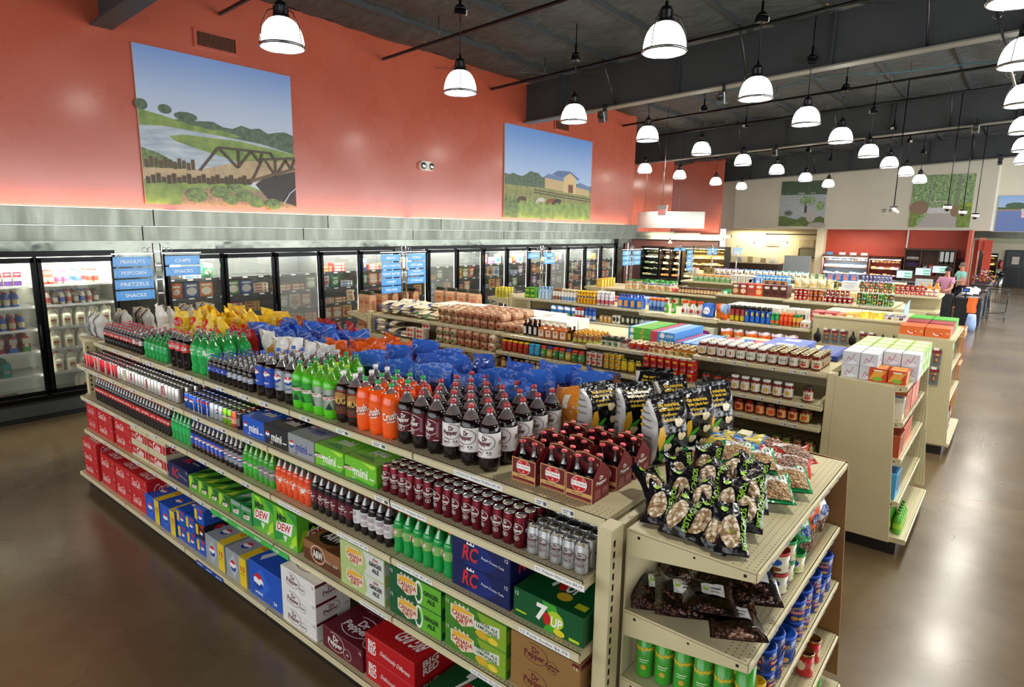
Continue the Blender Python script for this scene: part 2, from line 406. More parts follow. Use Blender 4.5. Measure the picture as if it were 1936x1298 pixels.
# long orange wall over the cold cases, with its end face
b = B(); P = []
b.add([(-10.5, -1, 2.9), (-10.5, 19.3, 2.9), (-10.5, 19.3, 6.5), (-10.5, -1, 6.5), (-10.8, -1, 2.9), (-10.8, 19.3, 2.9), (-10.8, 19.3, 6.5), (-10.8, -1, 6.5)],
      [(0, 1, 2, 3), (1, 5, 6, 2), (5, 4, 7, 6), (4, 0, 3, 7), (3, 2, 6, 7), (0, 4, 5, 1)], 'orange_wall')
struct('wall_left', b)
slab('wall_left.001', -12.9, 19.3, 2.75, -12.7, 27, 6.25, 'orange_wall')
slab('wall_left.002', -12.2, -1, 0, -12.05, 19.3, 2.9, 'brown_wall')
slab('wall_left.003', -12.05, 19.1, 0, -10.62, 19.3, 2.9, 'brown_wall')
slab('wall_back', -17.5, 31.9, 0, -12.3, 32.1, 2.6, 'brown_wall')
slab('wall_back.001', -17.5, 31.6, 2.55, -12.2, 31.8, 6.4, 'orange_wall')
slab('wall_alcove', -14.6, 39, 0, -8.7, 39.2, 3.05, 'cream_wall')
slab('wall_back.002', -3.4, 45, 0, 7, 45.2, 3.1, 'sage_wall')
slab('wall_back.003', -8.14, 36.2, 1.72, -2.03, 36.4, 3.04, 'red_wall')
slab('wall_back.004', -8.14, 36.5, 0, -2.03, 36.6, 1.74, 'brown_wall')
# bulkheads
b = B(); b.prism([(-13.1, 36), (-1.31, 36), (-1.31, 39), (-13.1, 39)], 'z', 3.02, 6.8, 'white_wall'); struct('wall_far', b)
b = B(); b.prism([(-13.12, 36.02), (-13.12, 39), (-15.3, 39), (-15.3, 38)], 'z', 3.0, 6.4, 'tan_wall'); struct('wall_far.001', b)
slab('wall_far.002', -1.31, 39, 3.0, 7, 39.2, 6.9, 'white_wall')
# storefront walls behind and beside the camera: window openings with mullions
for nm, bx in (('wall_front', lambda a, z0, z1, w: (a-w, -3.9, z0, a+w, -3.75, z1)), ('wall_right', lambda a, z0, z1, w: (6.0, a-w, z0, 6.15, a+w, z1))):
    b = B(); A0, A1 = (-12, 7) if nm == 'wall_front' else (-4, 47)
    mid = (A0+A1)/2; hw = (A1-A0)/2
    b.box(*bx(mid, 0, .35, hw), 'tan_wall'); b.box(*bx(mid, 3.5, 7.2, hw), 'orange_wall'); struct(nm, b)
    b = B(); n = int((A1-A0)/1.6)
    for i in range(n+1): b.box(*bx(A0+(A1-A0)*i/n, .35, 3.5, .05), '#2c2d2f/m')
    b.box(*bx(mid, 2.2, 2.3, hw), '#2c2d2f/m'); struct('window_1' if nm == 'wall_front' else 'window_2', b)
# beams
for i, (y, x0) in enumerate(((3.58, -10.5), (13.35, -10.5), (23, -17), (33, -17))):
    b = B(); x1 = 6.0; zb = lambda x: 5.5+.048*(x+10.5)
    for (ya, yb, da, db, sp) in ((y-.01, y+.01, 0, .95, 'beam_paint'), (y-.14, y+.14, -.03, 0, '#77776f/c' if i else 'beam_paint')):
        vs = [(x, yy, zb(x)+d) for x in (x0, x1) for yy in (ya, yb) for d in (da, db)]
        b.add(vs, [(0, 1, 3, 2), (4, 6, 7, 5), (0, 4, 5, 1), (2, 3, 7, 6), (0, 2, 6, 4), (1, 5, 7, 3)], sp)
    x = x0+1.2
    while x < x1:
        b.box(x-.01, y-.12, zb(x), x+.01, y+.12, zb(x)+.9, 'beam_paint'); x += 3.04
    struct('trim_2.%03d' % i, b)
    x = x0+2.7
    b = B()
    while x < x1:
        b.tube([(x, y-.1, zb(x)+.02), (x, y-.75, roofz(x)+.02)], .022, '#4a4c4c/m', 5); x += 3.04
    struct('trim_3.%03d' % i, b)
# stainless fascia over the cold cases
for row, (zt, zb_, xf, seams) in enumerate(((2.97, 2.72, -10.36, (-1, 4.0, 7.1, 10.1, 12.9, 15.7, 19.45)), (2.72, 2.5, -10.42, (-1, 3.85, 6.6, 9.3, 12.4, 15, 19.4)))):
    for i, (ya, yb) in enumerate(zip(seams, seams[1:])):
        b = B(); b.box(xf-.12, ya+.006, zb_, xf, yb-.006, zt-.012, 'steel', bev=.004)
        b.box(xf-.12, ya+.006, zt-.012, xf+.012, yb-.006, zt, '#8a8c88/s'); struct('trim_%d.%03d' % (4+row, i), b)
    slab('trim_%d.100' % (4+row), -12, 19.45-.05*row, zb_, xf, 19.5-.05*row, zt, 'steel')
slab('trim_6', -10.6, -1, 2.36, -10.49, 19.3, 2.5, 'steel_shiny')
slab('trim_7', -10.62, 3.46, 0, -10.48, 4.13, 2.36, 'steel_shiny')
slab('trim_7.001', -10.62, 18.27, 0, -10.4, 18.6, 2.5, 'steel_shiny')
for i in range(4): area('cove_light' if not i else 'cove_light.%03d' % i, (-10.4, 1.9+4.9*i, 2.985), .05, 13, (0, math.radians(165), 0), (1, .62, .28), 4.7)
slab('ceiling_alcove', -12.1, -1, 2.9, -10.4, 19.3, 2.94, '#3a3a3a/d')
for i, (xa, xb, yy, za, zb_) in enumerate(((-17.3, -15, 31, 2.56, 2.78), (-15, -14.3, 30.95, 2.56, 2.78), (-14.28, -12.9, 30.95, 2.5, 2.72), (-12.88, -11.3, 30.95, 2.5, 2.66), (-17.3, -11.8, 31.2, 2.36, 2.54))):
    slab('trim_8.%03d' % i, xa, yy, za, xb, yy+.1, zb_, 'steel')
slab('trim_9', -3.4, 44.8, 2.7, 7, 45, 3.1, 'steel'); slab('trim_9.001', -3.4, 44.9, 2.45, 7, 45, 2.7, '#9a9d84/c')
slab('trim_10', -8.5, 35.6, 0, -8.15, 36.3, 3.02, 'cream_wall'); slab('trim_10.001', -4.52, 36.1, 1.95, -4.46, 36.2, 3.03, '#e6e3dc/c')
slab('trim_11', -2.03, 35.2, 0, -1.9, 36.4, 3.04, '#c8604a/c'); slab('trim_11.001', -1.85, 36.8, 0, -1.68, 37.8, 2.6, 'red_wall'); slab('trim_11.002', -1.45, 36.4, 0, -1.15, 36.6, 2.6, 'red_wall')
slab('trim_11.003', -1.66, 36.6, 2.1, -1.46, 36.8, 2.7, '#e08070/c'); slab('trim_11.004', -1.6, 36.5, 1.2, -1.5, 36.55, 2.1, '#2c1416/p')
slab('baseboard_back', -3.4, 44.95, 0, 7, 45, .12, '#3a3a38/c')
# sprinkler pipes across the roof with small heads
for i, y in enumerate((5.3, 8.6, 11.9, 15.1, 18.3, 21.5, 25.2, 28.6)):
    t = empty('sprinkler_pipe', (-10.45 if y < 19 else -13, y, 0)); x0 = 0; L_ = 16.3
    zz = lambda x: 6.08+.048*x
    tag(t, 'black sprinkler pipe under the roof, %s pipe out from the beam nearest the camera' % nth(i+1), 'pipe', 'sprinkler pipes under the roof')
    obj('pipe', B().tube([(0, 0, zz(0)), (L_, 0, zz(L_))], .032, '#1d1f20/m', 8), t)
    for k in range(5):
        x = 1.2+3.1*k
        obj('hanger', B().tube([(x+.4, 0, zz(x+.4)), (x+.4, 0, zz(x+.4)+.42)], .008, '#55575a/m', 4), t)
        obj('sprinkler_head', B().lathe([(.012, .03, '#b59a62/s'), (.012, .06), (.03, .065), (.03, .07), (.006, .09)], 8, (x, 0, zz(x))), t)
tag(obj('cable', B().tube([(-9.5+i*.5, 14.6+.25*math.sin(i*.9)+i*.14, 6.02+.05*math.sin(i*1.3)+.02*i) for i in range(28)], .009, '#2a6f78/p', 5)), 'thin blue cable strung under the roof behind the long beam', 'cable')

# ---------------------------------------------------------------- pendant lamps
def make_lamp(h):
    D = []
    for k in range(19): D.append((.245-.245*(1-math.cos(k/18*PI/2))*.72, .03+.30*math.sin(k/18*PI/2)))
    n = 48; b = B(); base = []
    for r, z in D:
        for i in range(n):
            a = 2*PI*i/n; rr = r*(1+(.012 if i % 2 else -.012)); base.append((rr*math.cos(a), rr*math.sin(a), z))
    fs = [(k*n+i, k*n+(i+1) % n, (k+1)*n+(i+1) % n, (k+1)*n+i) for k in range(len(D)-1) for i in range(n)]
    b.add(base, fs, 'lamp_glow', True)
    lens = B().lathe([(.0, .03, 'lens_glow'), (.12, .012), (.2, .014), (.238, .03)], 32, caps=False)
    ring = B().lathe([(.245, .0, '#8c8e90/s'), (.262, .008), (.262, .03), (.245, .038), (.24, .02), (.245, .0)], 36, caps=False)
    sock = B().lathe([(.09, .32, '#222426/m'), (.095, .36), (.075, .36, '#c9cac8/s'), (.07, .40), (.07, .46, '#222426/m'), (.06, .50), (.02, .52), (.02, .56)], 14)
    for i in range(6):
        a = i*PI/3; sock.box(.07*math.cos(a)-.012, .07*math.sin(a)-.012, .34, .07*math.cos(a)+.012, .07*math.sin(a)+.012, .46, '#2d2f31/m')
    bails = []
    for i in range(3):
        a = 2*PI*i/3+.4; ca, sa = math.cos(a), math.sin(a)
        bails.append(('guard_wire', B().tube([(.08*ca, .08*sa, .42), (.16*ca, .16*sa, .38), (.235*ca, .235*sa, .22), (.262*ca, .262*sa, .02)], .006, '#1c1d1f/m', 5)))
    rod = B().tube([(0, 0, .55), (0, 0, h)], .009, '#141516/m', 6)
    bal = B().box(-.085, -.06, 1.12, .085, .06, 1.2, '#17181a/m', bev=.012).lathe([(.1, 1.2, '#17181a/m'), (.06, 1.26), (.02, 1.28), (.02, 1.42)], 10)
    bal.box(.07, -.05, 1.13, .1, .03, 1.19, '#c9cac8/c')
    return Proto('pendant_lamp', 'pendant lamp', None, [('reflector', b), ('lens', lens), ('ring', ring), ('socket', sock), ('rod', rod), ('ballast_box', bal)]+bails)
LZ = 4.8
cols = {-10.8: 'far left bay', -7.05: 'over the gondola ends by the cold cases', -3.55: 'over the middle of the aisles', -.3: 'over the walkway by the checkouts', 3.2: 'out of view, added to light the far store'}
lp = {}
rows_y = {-7.05: (4.3, 7.3, 10.45, 13.5, 16.6, 19.8, 23.2, 26.9, 30.6), -3.55: (7.1, 10.3, 13.2, 16.1, 19.4, 22.7, 26.1, 29.8), -.3: (4.0, 7.45, 10.2, 13.2, 16.6, 20, 23.4), -10.8: (20.6, 23.5, 27.2, 30.4), 3.2: (14.5, 19, 23.5, 28, 33)}  # last column: lamps out of view, added to brighten the far store
for x, ys in rows_y.items():
    p = make_lamp(roofz(x)-LZ)
    for i, y in enumerate(ys):
        o = spawn(p, (x, y, LZ), 'glowing bell pendant lamp hung %s, %s away' % (cols[x], nth(i+1)), 'bell pendant lamps', rz=i*.9)
        l = bpy.data.lights.new('bulb', 'SPOT'); l.energy = 280 if y < 19 else 400; l.color = (1, .96, .86); l.spot_size = math.radians(158); l.spot_blend = .6; l.shadow_soft_size = .16
        lo = bpy.data.objects.new('bulb', l); LINK(lo); lo.parent = o; lo.location = (0, 0, -.03)
# ---------------------------------------------------------------- murals
def grad(name, stops, z0, z1):
    m, nt, b = newmat(name); tc = node(nt, 'ShaderNodeTexCoord'); sp = node(nt, 'ShaderNodeSeparateXYZ'); link(nt, tc.outputs['Object'], sp.inputs[0])
    mr = node(nt, 'ShaderNodeMapRange'); mr.inputs[1].default_value = z0; mr.inputs[2].default_value = z1; link(nt, sp.outputs[2], mr.inputs[0])
    link(nt, ramp(nt, mr.outputs[0], [(p, rgb(c)) for p, c in stops]), b.inputs['Base Color']); b.inputs['Roughness'].default_value = .35; return reg(name, m)
grad('sky_print', [(.0, '#c9d4dc'), (.5, '#b4c6e2'), (1, '#7fa2e0')], .9, 2.3)
grad('sky_print2', [(.0, '#b7cdec'), (1, '#6c9be0')], .8, 2.3)
noisy('print_grass', '#5f7d34', '#93a850', 5, .4); noisy('print_bush', '#2f4a22', '#7d9450', 16, .4); noisy('print_tree', '#334638', '#5f7858', 12, .4)
noisy('print_water', '#8fa2b4', '#c6d0d8', 3, .35, stretch=(1, 1, 5)); noisy('print_path', '#a58c66', '#c4ab84', 5, .4); noisy('print_field', '#6b7a3c', '#a09a5c', 7, .4)
noisy('print_fall', '#8b9aa4', '#d2d8dc', 20, .4, stretch=(2.5, 1, .5)); noisy('print_gravel', '#a39d98', '#cfc9c2', 30, .4); noisy('print_canopy', '#3f6f38', '#b9d69c', 9, .4); noisy('print_mulch', '#7c5f4a', '#a98f74', 24, .4)
def hill(pts): return pts
def mural(label, w, h, layers, loc, rz):
    b = B().box(0, -.0, 0, w, .03, h, '#d8d5cc/c'); b.art(layers, front(0, w, 0, h, 0), asp=w/h, lift=.0008)
    o = obj('mural', b, None, loc, (0, 0, rz)); return tag(o, label, 'mural')
def rug(seed, x0, x1, y0, amp, n=14, base=0.0):
    q = random.Random(seed); t = [(x0+(x1-x0)*i/n, y0+q.uniform(-amp, amp)) for i in range(n+1)]
    return [(x0, base)]+t+[(x1, base)]
LA = [('r', 0, 0, 1, 1, 'sky_print'), ('p', rug(1, 0, 1, .57, .02, 16, .4), 'print_tree'), ('p', [(0, .5), (0, .6), (.12, .58), (.3, .54), (.5, .53), (.62, .5), (.4, .47)], 'print_grass'),
      ('e', .02, .63, .035, .035, 'print_tree'), ('e', .15, .62, .04, .03, 'print_tree'), ('e', .27, .59, .07, .03, 'print_tree'), ('e', .42, .55, .06, .025, 'print_tree'), ('e', .93, .52, .06, .04, 'print_tree'),
      ('p', [(0, .25), (0, .5), (.15, .51), (.5, .49), (.75, .47), (1, .42), (1, .2)], 'print_water'),
      ('p', [(.16, .45), (.25, .47), (.6, .47), (1, .42), (1, .33), (.6, .32), (.35, .38), (.2, .42)], 'print_grass'), ('p', [(.3, .2), (0, .2), (0, .36), (.1, .33), (.22, .26)], 'print_bush'),
      ('p', [(0, .17), (0, .23), (.35, .25), (.6, .33), (1, .37), (1, .28), (.68, .18), (.3, .15)], 'print_path')]
for i in range(11): LA += [('r', .01+i*.027, .235+.004*(i % 3), .032+i*.027, .285+.012*(i*5 % 3), '#5b4a34/c')]
LA += [('p', [(0, 0), (0, .16), (.3, .15), (.6, .18), (1, .02), (1, 0)], 'print_grass'), ('p', [(.2, 0), (.22, .1), (.5, .14), (.75, .12), (1, .02), (1, 0)], 'print_mulch'), ('p', [(.78, .07), (.7, .17), (.76, .22), (1, .29), (1, .02), (.9, .05)], '#3b3634/c')]
for i in range(22): LA += [('r', .01+i*.03, .13+.003*(i % 4)+.0015*i, .034+i*.03, .175+.012*(i*7 % 3)+.0015*i, '#4c3f2e/c')]
for cx, cy, r in ((.3, .07, .07), (.45, .1, .06), (.55, .13, .05), (.62, .08, .06), (.7, .04, .06), (.82, .03, .06), (.52, .05, .05)): LA.append(('e', cx, cy, r, r*.7, 'print_bush'))
for pts in ([(.33, .24), (.46, .41), (.82, .41), (.86, .35)], [(.46, .41), (.58, .28), (.68, .41), (.74, .33), (.76, .41)], [(.59, .41), (.59, .28)], [(.66, .17), (.76, .36), (1, .39)], [(.78, .35), (.85, .24), (.93, .37), (.97, .3), (1, .38)], [(.85, .36), (.85, .25)]):
    LA.append(('l', pts, .016, '#54463c/c'))
LA += [('l', [(.66, .19), (.8, .24), (1, .31)], .02, '#6d5844/c'), ('l', [(.9, .04), (.95, .12), (1, .16)], .01, '#a9b4c4/c')]
mural('golf course mural with pond and timber footbridge on the orange wall', 2.55, 2.3, LA, (-10.46, 3.95, 3.06), PI/2)
LB = [('r', 0, 0, 1, 1, 'sky_print2'), ('p', rug(4, 0, .52, .5, .04, 12, .3), 'print_tree'), ('p', rug(5, .4, 1, .44, .012, 12, .3), 'print_tree'), ('r', 0, 0, 1, .36, 'print_field'), ('r', 0, 0, 1, .2, 'print_grass'),
      ('p', [(.42, .36), (.42, .5), (.66, .47), (.66, .34)], '#c9b183/c'), ('p', [(.4, .48), (.46, .53), (.66, .5), (.64, .46)], '#6f86b0/c'), ('p', [(.64, .33), (.64, .5), (.72, .58), (.8, .5), (.8, .32)], '#d9c08c/c'), ('p', [(.5, .53), (.57, .58), (.72, .59), (.84, .51), (.82, .49), (.72, .57), (.63, .5)], '#5f78a6/c'),
      ('p', [(.8, .32), (.8, .41), (.98, .38), (.98, .31)], '#c9b183/c'), ('p', [(.8, .41), (.84, .47), (.98, .43), (1, .38)], '#6f86b0/c'), ('r', .7, .33, .76, .43, '#7c4a38/c'),
      ('l', [(.3, .33), (.6, .3), (1, .27)], .012, '#4b4238/c'), ('l', [(.3, .3), (.6, .27), (1, .24)], .012, '#4b4238/c'), ('p', rug(8, 0, .14, .22, .05, 8, 0), 'print_bush')]
for x, c in ((.18, '#5a4335'), (.38, '#c9c4bc'), (.5, '#8a4a30'), (.57, '#3b322e')):
    LB += [('e', x, .22, .045, .025, c+'/c'), ('r', x-.035, .17, x-.027, .21, c+'/c'), ('r', x+.027, .17, x+.035, .21, c+'/c'), ('p', [(x-.04, .23), (x-.065, .18), (x-.055, .17), (x-.03, .21)], c+'/c')]
mural('farm mural with barn and grazing horses on the orange wall', 4.1, 2.32, LB, (-10.46, 12.45, 3.06), PI/2)
LC = [('r', 0, 0, 1, 1, 'print_fall'), ('r', 0, .74, 1, 1, 'print_tree'), ('p', rug(3, 0, 1, .74, .03, 12, .7), 'print_tree'), ('p', rug(6, 0, 1, .2, .05, 10, 0), 'print_bush'), ('p', [(.2, 0), (.45, .08), (.6, .0)], 'print_grass'), ('r', .55, .3, .6, .55, '#4a4030/c'), ('e', .7, .07, .0001, .0001, 'print_bush'),
      ('e', .7, .22, .1, .13, 'print_gravel'), ('e', .85, .03, .2, .06, 'print_gravel'), ('e', .88, .45, .1, .1, 'print_canopy')]
for a in range(0, 360, 24): LC.append(('l', [(.6, .6), (.6+.18*math.cos(math.radians(a)), .6+.12*math.sin(math.radians(a))-.03)], .03, 'print_canopy'))
for a in range(0, 360, 30): LC.append(('l', [(.2, .3), (.2+.1*math.cos(math.radians(a)), .3+.07*math.sin(math.radians(a))-.01)], .018, 'print_tree'))
mural('garden mural with waterfall, palm and round boulder on the white wall', 2.28, 2.36, LC, (-10.58, 35.96, 3.16), 0)
LD = [('r', 0, 0, 1, 1, 'print_canopy'), ('p', [(.12, 0), (.3, .27), (.68, .27), (.9, 0)], 'print_gravel'), ('r', .28, .27, .66, .38, '#d9dadb/c'), ('e', .14, .38, .16, .14, 'print_mulch'), ('e', .75, .32, .09, .12, 'print_mulch'), ('p', rug(2, .78, 1, .45, .03, 6, 0), 'print_grass'), ('p', [(0, 0), (.1, 0), (.14, .25), (0, .3)], 'print_grass'), ('l', [(.36, .42), (.36, .5), (.6, .5), (.6, .42)], .015, '#d0ccc0/c'), ('r', .9, .4, 1, .46, '#a9b83c/c')]
for x, w in ((.28, .02), (.36, .012), (.5, .012), (.63, .018), (.74, .04), (.86, .02)): LD.append(('r', x, .4, x+w, 1, '#8f8f84/c'))
mural('woodland path mural with footbridge on the white wall', 2.4, 2.42, LD, (-4.5, 35.96, 3.16), 0)
LE = [('r', 0, 0, 1, 1, 'sky_print2'), ('r', 0, 0, 1, .62, '#6c83b8/c'), ('p', rug(9, 0, 1, .68, .02, 10, .6), 'print_tree'), ('e', .2, .72, .12, .09, 'print_tree'), ('r', 0, .58, 1, .62, '#a58c76/c')]
mural('blue lake mural beside the far end of the white bulkhead', 3.4, 1.7, LE, (-1.25, 38.96, 3.02), 0)
def vent(y, z, label):
    t = empty('air_vent', (-10.5, y, z)); tag(t, label, 'air vent', 'orange air vents in the wall')
    obj('frame', B().box(0, 0, 0, .03, .72, .035, 'orange_wall').box(0, 0, .245, .03, .72, .28, 'orange_wall').box(0, 0, .035, .03, .045, .245, 'orange_wall').box(0, .675, .035, .03, .72, .245, 'orange_wall'), t)
    b = B().box(0, .045, .035, .005, .675, .245, '#1a0c08/d')
    for k in range(22): b.box(.006, .055+k*.028, .035, .016, .061+k*.028, .245, '#b0806c/m')
    for k in range(7): b.box(.012, .045, .05+k*.028, .02, .675, .056+k*.028, '#9c5a44/m')
    obj('grille', b, t)
vent(4.86, 5.5, 'orange air vent in the wall above the golf course mural'); vent(14.6, 5.5, 'orange air vent in the wall above the farm mural')
def elight(loc, rz, label):
    t = empty('emergency_light', loc, (0, 0, rz)); tag(t, label, 'emergency light')
    b = B(); N = 20; P = [(.2*(1 if math.cos(a) > 0 else -1)*.55+.1*math.cos(a), .1*math.sin(a)) for a in [2*PI*i/N for i in range(N)]]
    b.prism(P, 'y', -.07, 0, '#e6e2d6/p'); b.prism([(p[0]*.5, p[1]*.6) for p in P], 'y', -.085, -.07, '#d8d4c8/p'); obj('housing', b, t)
    for s in (-1, 1): obj('lamp_head', B().lathe([(.07, -.0, '#4a4a48/g'), (.075, .02), (.05, .035, '#cfd0cc/s'), (.0, .04)], 16).mesh('lamp_head'), t, (s*.12, -.07, 0), (PI/2, 0, 0))
elight((-10.5, 9.76, 4.1), PI/2, 'white emergency light with two heads on the orange wall'); elight((-5.45, 36, 3.95), 0, 'emergency light between the murals on the white wall')
# ================================================================ gondola shelving
def shelf_part(w, d, tags=(), holes_=True, taper=False):
    """one shelf, front edge at y=0, deck to y=d, top surface at z=0, from x=0 to w"""
    b = B(); b.box(.004, 0, -.012, w-.004, d, 0, 'shelf_paint', top='perf_deck' if holes_ else 'shelf_paint')
    b.add([(.004, 0, 0), (w-.004, 0, 0), (w-.004, 0, -.05), (.004, 0, -.05), (.004, .012, -.05), (w-.004, .012, -.05)], [(0, 3, 2, 1), (3, 4, 5, 2)], 'shelf_edge')
    for x in (.004, w-.007):
        zz = -.045 if taper is not True else -.105
        if taper is True:
            for yy, q in ((.04, .006), (d*.45, .0045), (d-.05, .006)): b.box(x-.0006, yy-q, -.03-q, x, yy+q, -.03+q, '#1a1510/d').box(x+.003, yy-q, -.03-q, x+.0036, yy+q, -.03+q, '#1a1510/d')
        b.add([(x, 0, -.01), (x, 0, -.045), (x, d, zz-.02), (x, d, -.01), (x+.003, 0, -.01), (x+.003, 0, -.045), (x+.003, d, zz-.02), (x+.003, d, -.01)], [(0, 1, 2, 3), (7, 6, 5, 4), (1, 5, 6, 2)], 'shelf_paint')
    ch = B(); e = [(-.003, -.003), (-.013, -.008), (-.009, -.04), (-.002, -.046), (-.002, -.003)]
    ch.add([(x, y, z) for x in (.008, w-.008) for y, z in e], [(0, 1, 6, 5), (1, 2, 7, 6), (2, 3, 8, 7), (4, 3, 2, 1, 0), (5, 6, 7, 8, 9)], 'shelf_edge')
    tg = []
    for x, tw, txt in tags:
        t = B(); t.add([(x, -.0145, -.009), (x+tw, -.0145, -.009), (x+tw, -.0105, -.041), (x, -.0105, -.041)], [(0, 3, 2, 1)], '#e9e9e4/c')
        if txt: t.art([('t', txt, .5, .5, .92, .5, '#2a3140/c')], lambda u, v, h, x=x, tw=tw: (x+tw*u, -.0108-.0037*v-h, -.041+.032*v))
        else: t.art([('r', .1, .55, .6, .75, '#8a8a86/c'), ('r', .1, .2, .45, .4, '#8a8a86/c'), ('r', .68, .2, .92, .8, '#5a5a58/c')], lambda u, v, h, x=x, tw=tw: (x+tw*u, -.0108-.0037*v-h, -.041+.032*v))
        tg.append(('price_tag', t))
    return [('shelf', b, [('price_channel', ch)]+tg)]
def attach(root, plist, loc, rot=(0, 0, 0)):
    for n, bm, subs in plist:
        o = obj(n, bm, root, loc, rot)
        for n2, b2 in subs: obj(n2, b2, o)
SHC = {}
def shelf_at(root, w, d, loc, rot=(0, 0, 0), tags=(), taper=False):
    k = (round(w, 3), round(d, 3), tuple(tags), taper)
    if k not in SHC: SHC[k] = [(n, b.mesh(n), [(m_, c.mesh(m_)) for m_, c in s_]) for n, b, s_ in shelf_part(w, d, tags, True, taper)]
    attach(root, SHC[k], loc, rot)
Rg = random.Random(3)
def plain_tags(w, n):
    return tuple((round(.06+(w-.15)*(i+Rg.uniform(.1, .8))/n, 3), .055, '') for i in range(n))
def gondola(label, xs, yt, yf, yc, yb, ztop, levels, name='gondola_shelving', tagf=None, base=True, backlevels=(), yfb=None):
    """xs: section joints; yt/yb front and back edge of the top, yf front of the lower shelves; ztop: height for each section; levels: for each section"""
    g = empty(name, (xs[0], yf, 0)); ox, oy = xs[0], yf; tag(g, label, 'shelving', 'aisle shelving runs')
    L = xs[-1]-xs[0]; zt = max(ztop)
    for i, (a, b_) in enumerate(zip(xs, xs[1:])):
        w = b_-a; z = ztop[i]
        bp = B().box(a-ox+.002, yc-oy-.02, .16, b_-ox-.002, yc-oy+.02, z-.02, 'pegboard_x'); obj('back_panel', bp, g)
        shelf_at(g, w, yc-yt, (a-ox, yt-oy, z), tags=(tagf(0, i, w) if tagf else plain_tags(w, 6)))
        shelf_at(g, w, yb-yc, (b_-ox, yb-oy, z), (0, 0, PI), tags=())
        for k, zz in enumerate(levels[i]):
            shelf_at(g, w, yc-yf-.02, (a-ox, 0, zz), tags=(tagf(k+1, i, w) if tagf else plain_tags(w, 6)))
        for zz in backlevels: shelf_at(g, w, yb-yc, (b_-ox, yb+.15-oy, zz), (0, 0, PI))
        if base:
            shelf_at(g, w, yc-yf+.06, (a-ox, -.08, .165), tags=(tagf(9, i, w) if tagf else plain_tags(w, 2)))
        up = B().box(a-ox-.015, yc-oy-.03, .0, a-ox+.015, yc-oy+.03, z-.015, 'slots'); obj('upright', up, g)
    obj('kick_plate', B().box(.02, -.02, 0, L-.02, .0, .12, '#1d1712/c').box(.02, yb-oy+.05, 0, L-.02, yb-oy+.07, .12, '#1d1712/c'), g)
    return g
def post(g, x, y, z1, ox, oy):
    b = B().box(x-ox, y-oy, .0, x-ox+.07, y-oy+.1, z1, 'shelf_paint', bev=.003)
    for k in range(int(z1/.05)-2): b.box(x-ox+.069, y-oy+.02, .1+k*.05, x-ox+.0715, y-oy+.032, .128+k*.05, '#14100c/d')
    obj('end_post', b, g)
def endcap(label, xa, ya, yb, dirx, levels, ztop, depths, panel=None, panel_z=.12, far=None, pk=1):
    """shelves that face along x at the end of a run; xa: the plane they hang from"""
    e = empty('end_cap_shelving', (xa, ya, 0), (0, 0, PI/2 if dirx > 0 else -PI/2)); tag(e, label, 'shelving', 'end caps of the aisle runs')
    w = yb-ya
    # local frame after turning: front faces +x world when dirx>0
    for z, d in zip(levels, depths):
        off = (0, -d, z) if dirx > 0 else (-w, -d, z)
        shelf_at(e, w, d-.01, off, tags=plain_tags(w, 7), taper=z > .3)
    x0, x1 = (0, w) if dirx > 0 else (-w, 0)
    obj('back_panel', B().box(x0+.01, -.008, .12, x1-.01, 0, ztop-.03, 'shelf_paint'), e)
    obj('base_plinth', B().box(x0+.02, -depths[-1]+.06, 0, x1-.02, 0, .115, '#1d1712/c'), e)
    if panel:
        # side panel that looks toward the camera
        pts = [(0, panel_z), (-depths[-1]*.98*pk, panel_z), (-depths[0]*pk, ztop-.02), (0, ztop)]
        b = B(); b.prism(pts, 'x', (x0 if dirx > 0 else x1-.02)-.022, (x0 if dirx > 0 else x1-.02), panel); obj('side_panel', b, e)
    if far:
        pts = [(0, .2), (-depths[-1]*.98, .2), (-depths[0]*1.02, ztop-.02), (0, ztop)]
        b = B(); b.prism(pts, 'x', x1+.004, x1+.02, far); obj('side_panel', b, e)
    return e
HAND = {(0, 4): ((.32, .33, '6 Pack Dr. Pepper Dublin $7.49'), (.85, .07, ''), (1.0, .07, '')), (1, 3): ((1.12, .12, ''),), (1, 4): ((.02, .27, '6 Pack Dr. Pepper $3.99'), (.98, .26, 'Dr. Pepper Mini Cans $4.19')),
        (2, 3): ((.1, .27, '6 Pack Mtn Dew $5.49'), (.75, .3, 'Dr Pepper 6 pack $7.49')), (2, 4): ((.06, .27, '6 Pack 7up $7.49'), (.9, .28, '12 Pack Sodas $6.79')),
        (3, 3): ((.95, .25, '12 Pack Sodas $6.29'),), (3, 4): ((.6, .3, '12 Pack Sodas $6.29'),)}
def tags1(row, sec, w):
    if (row, sec) in HAND: return HAND[(row, sec)]
    if row == 9: return ()
    q = random.Random(row*10+sec); return tuple((round(.1+w*.3*i+q.uniform(0, .12), 3), .13, '') for i in range(3))
X1 = [-7.46, -6.21, -4.96, -3.71, -2.47, -1.24]
g1 = gondola('long cream shelving run nearest the camera, stocked with soda', X1, 2.19, 2.02, 2.97, 3.75, [1.525]*5, [[1.31, .973, .61]]*5, tagf=tags1)
ox, oy = X1[0], 2.02
for x in (-7.53, -1.235):
    for y in (2.1, 3.72): post(g1, x, y, 1.53, ox, oy)
    obj('end_panel', B().box(x-ox+.01, .19, .1, x-ox+.05, 1.69, 1.5, 'shelf_paint'), g1)
obj('price_strip', B().box(2.86, -.018, .565, 3.95, -.0155, .6, '#3fae49/c').art([('t', 'Mtn DEW', .2+.22*i, .5, .07, .6, '#ffffff/c') for i in range(4)], front(2.86, 3.95, .565, .6, -.018)), g1)
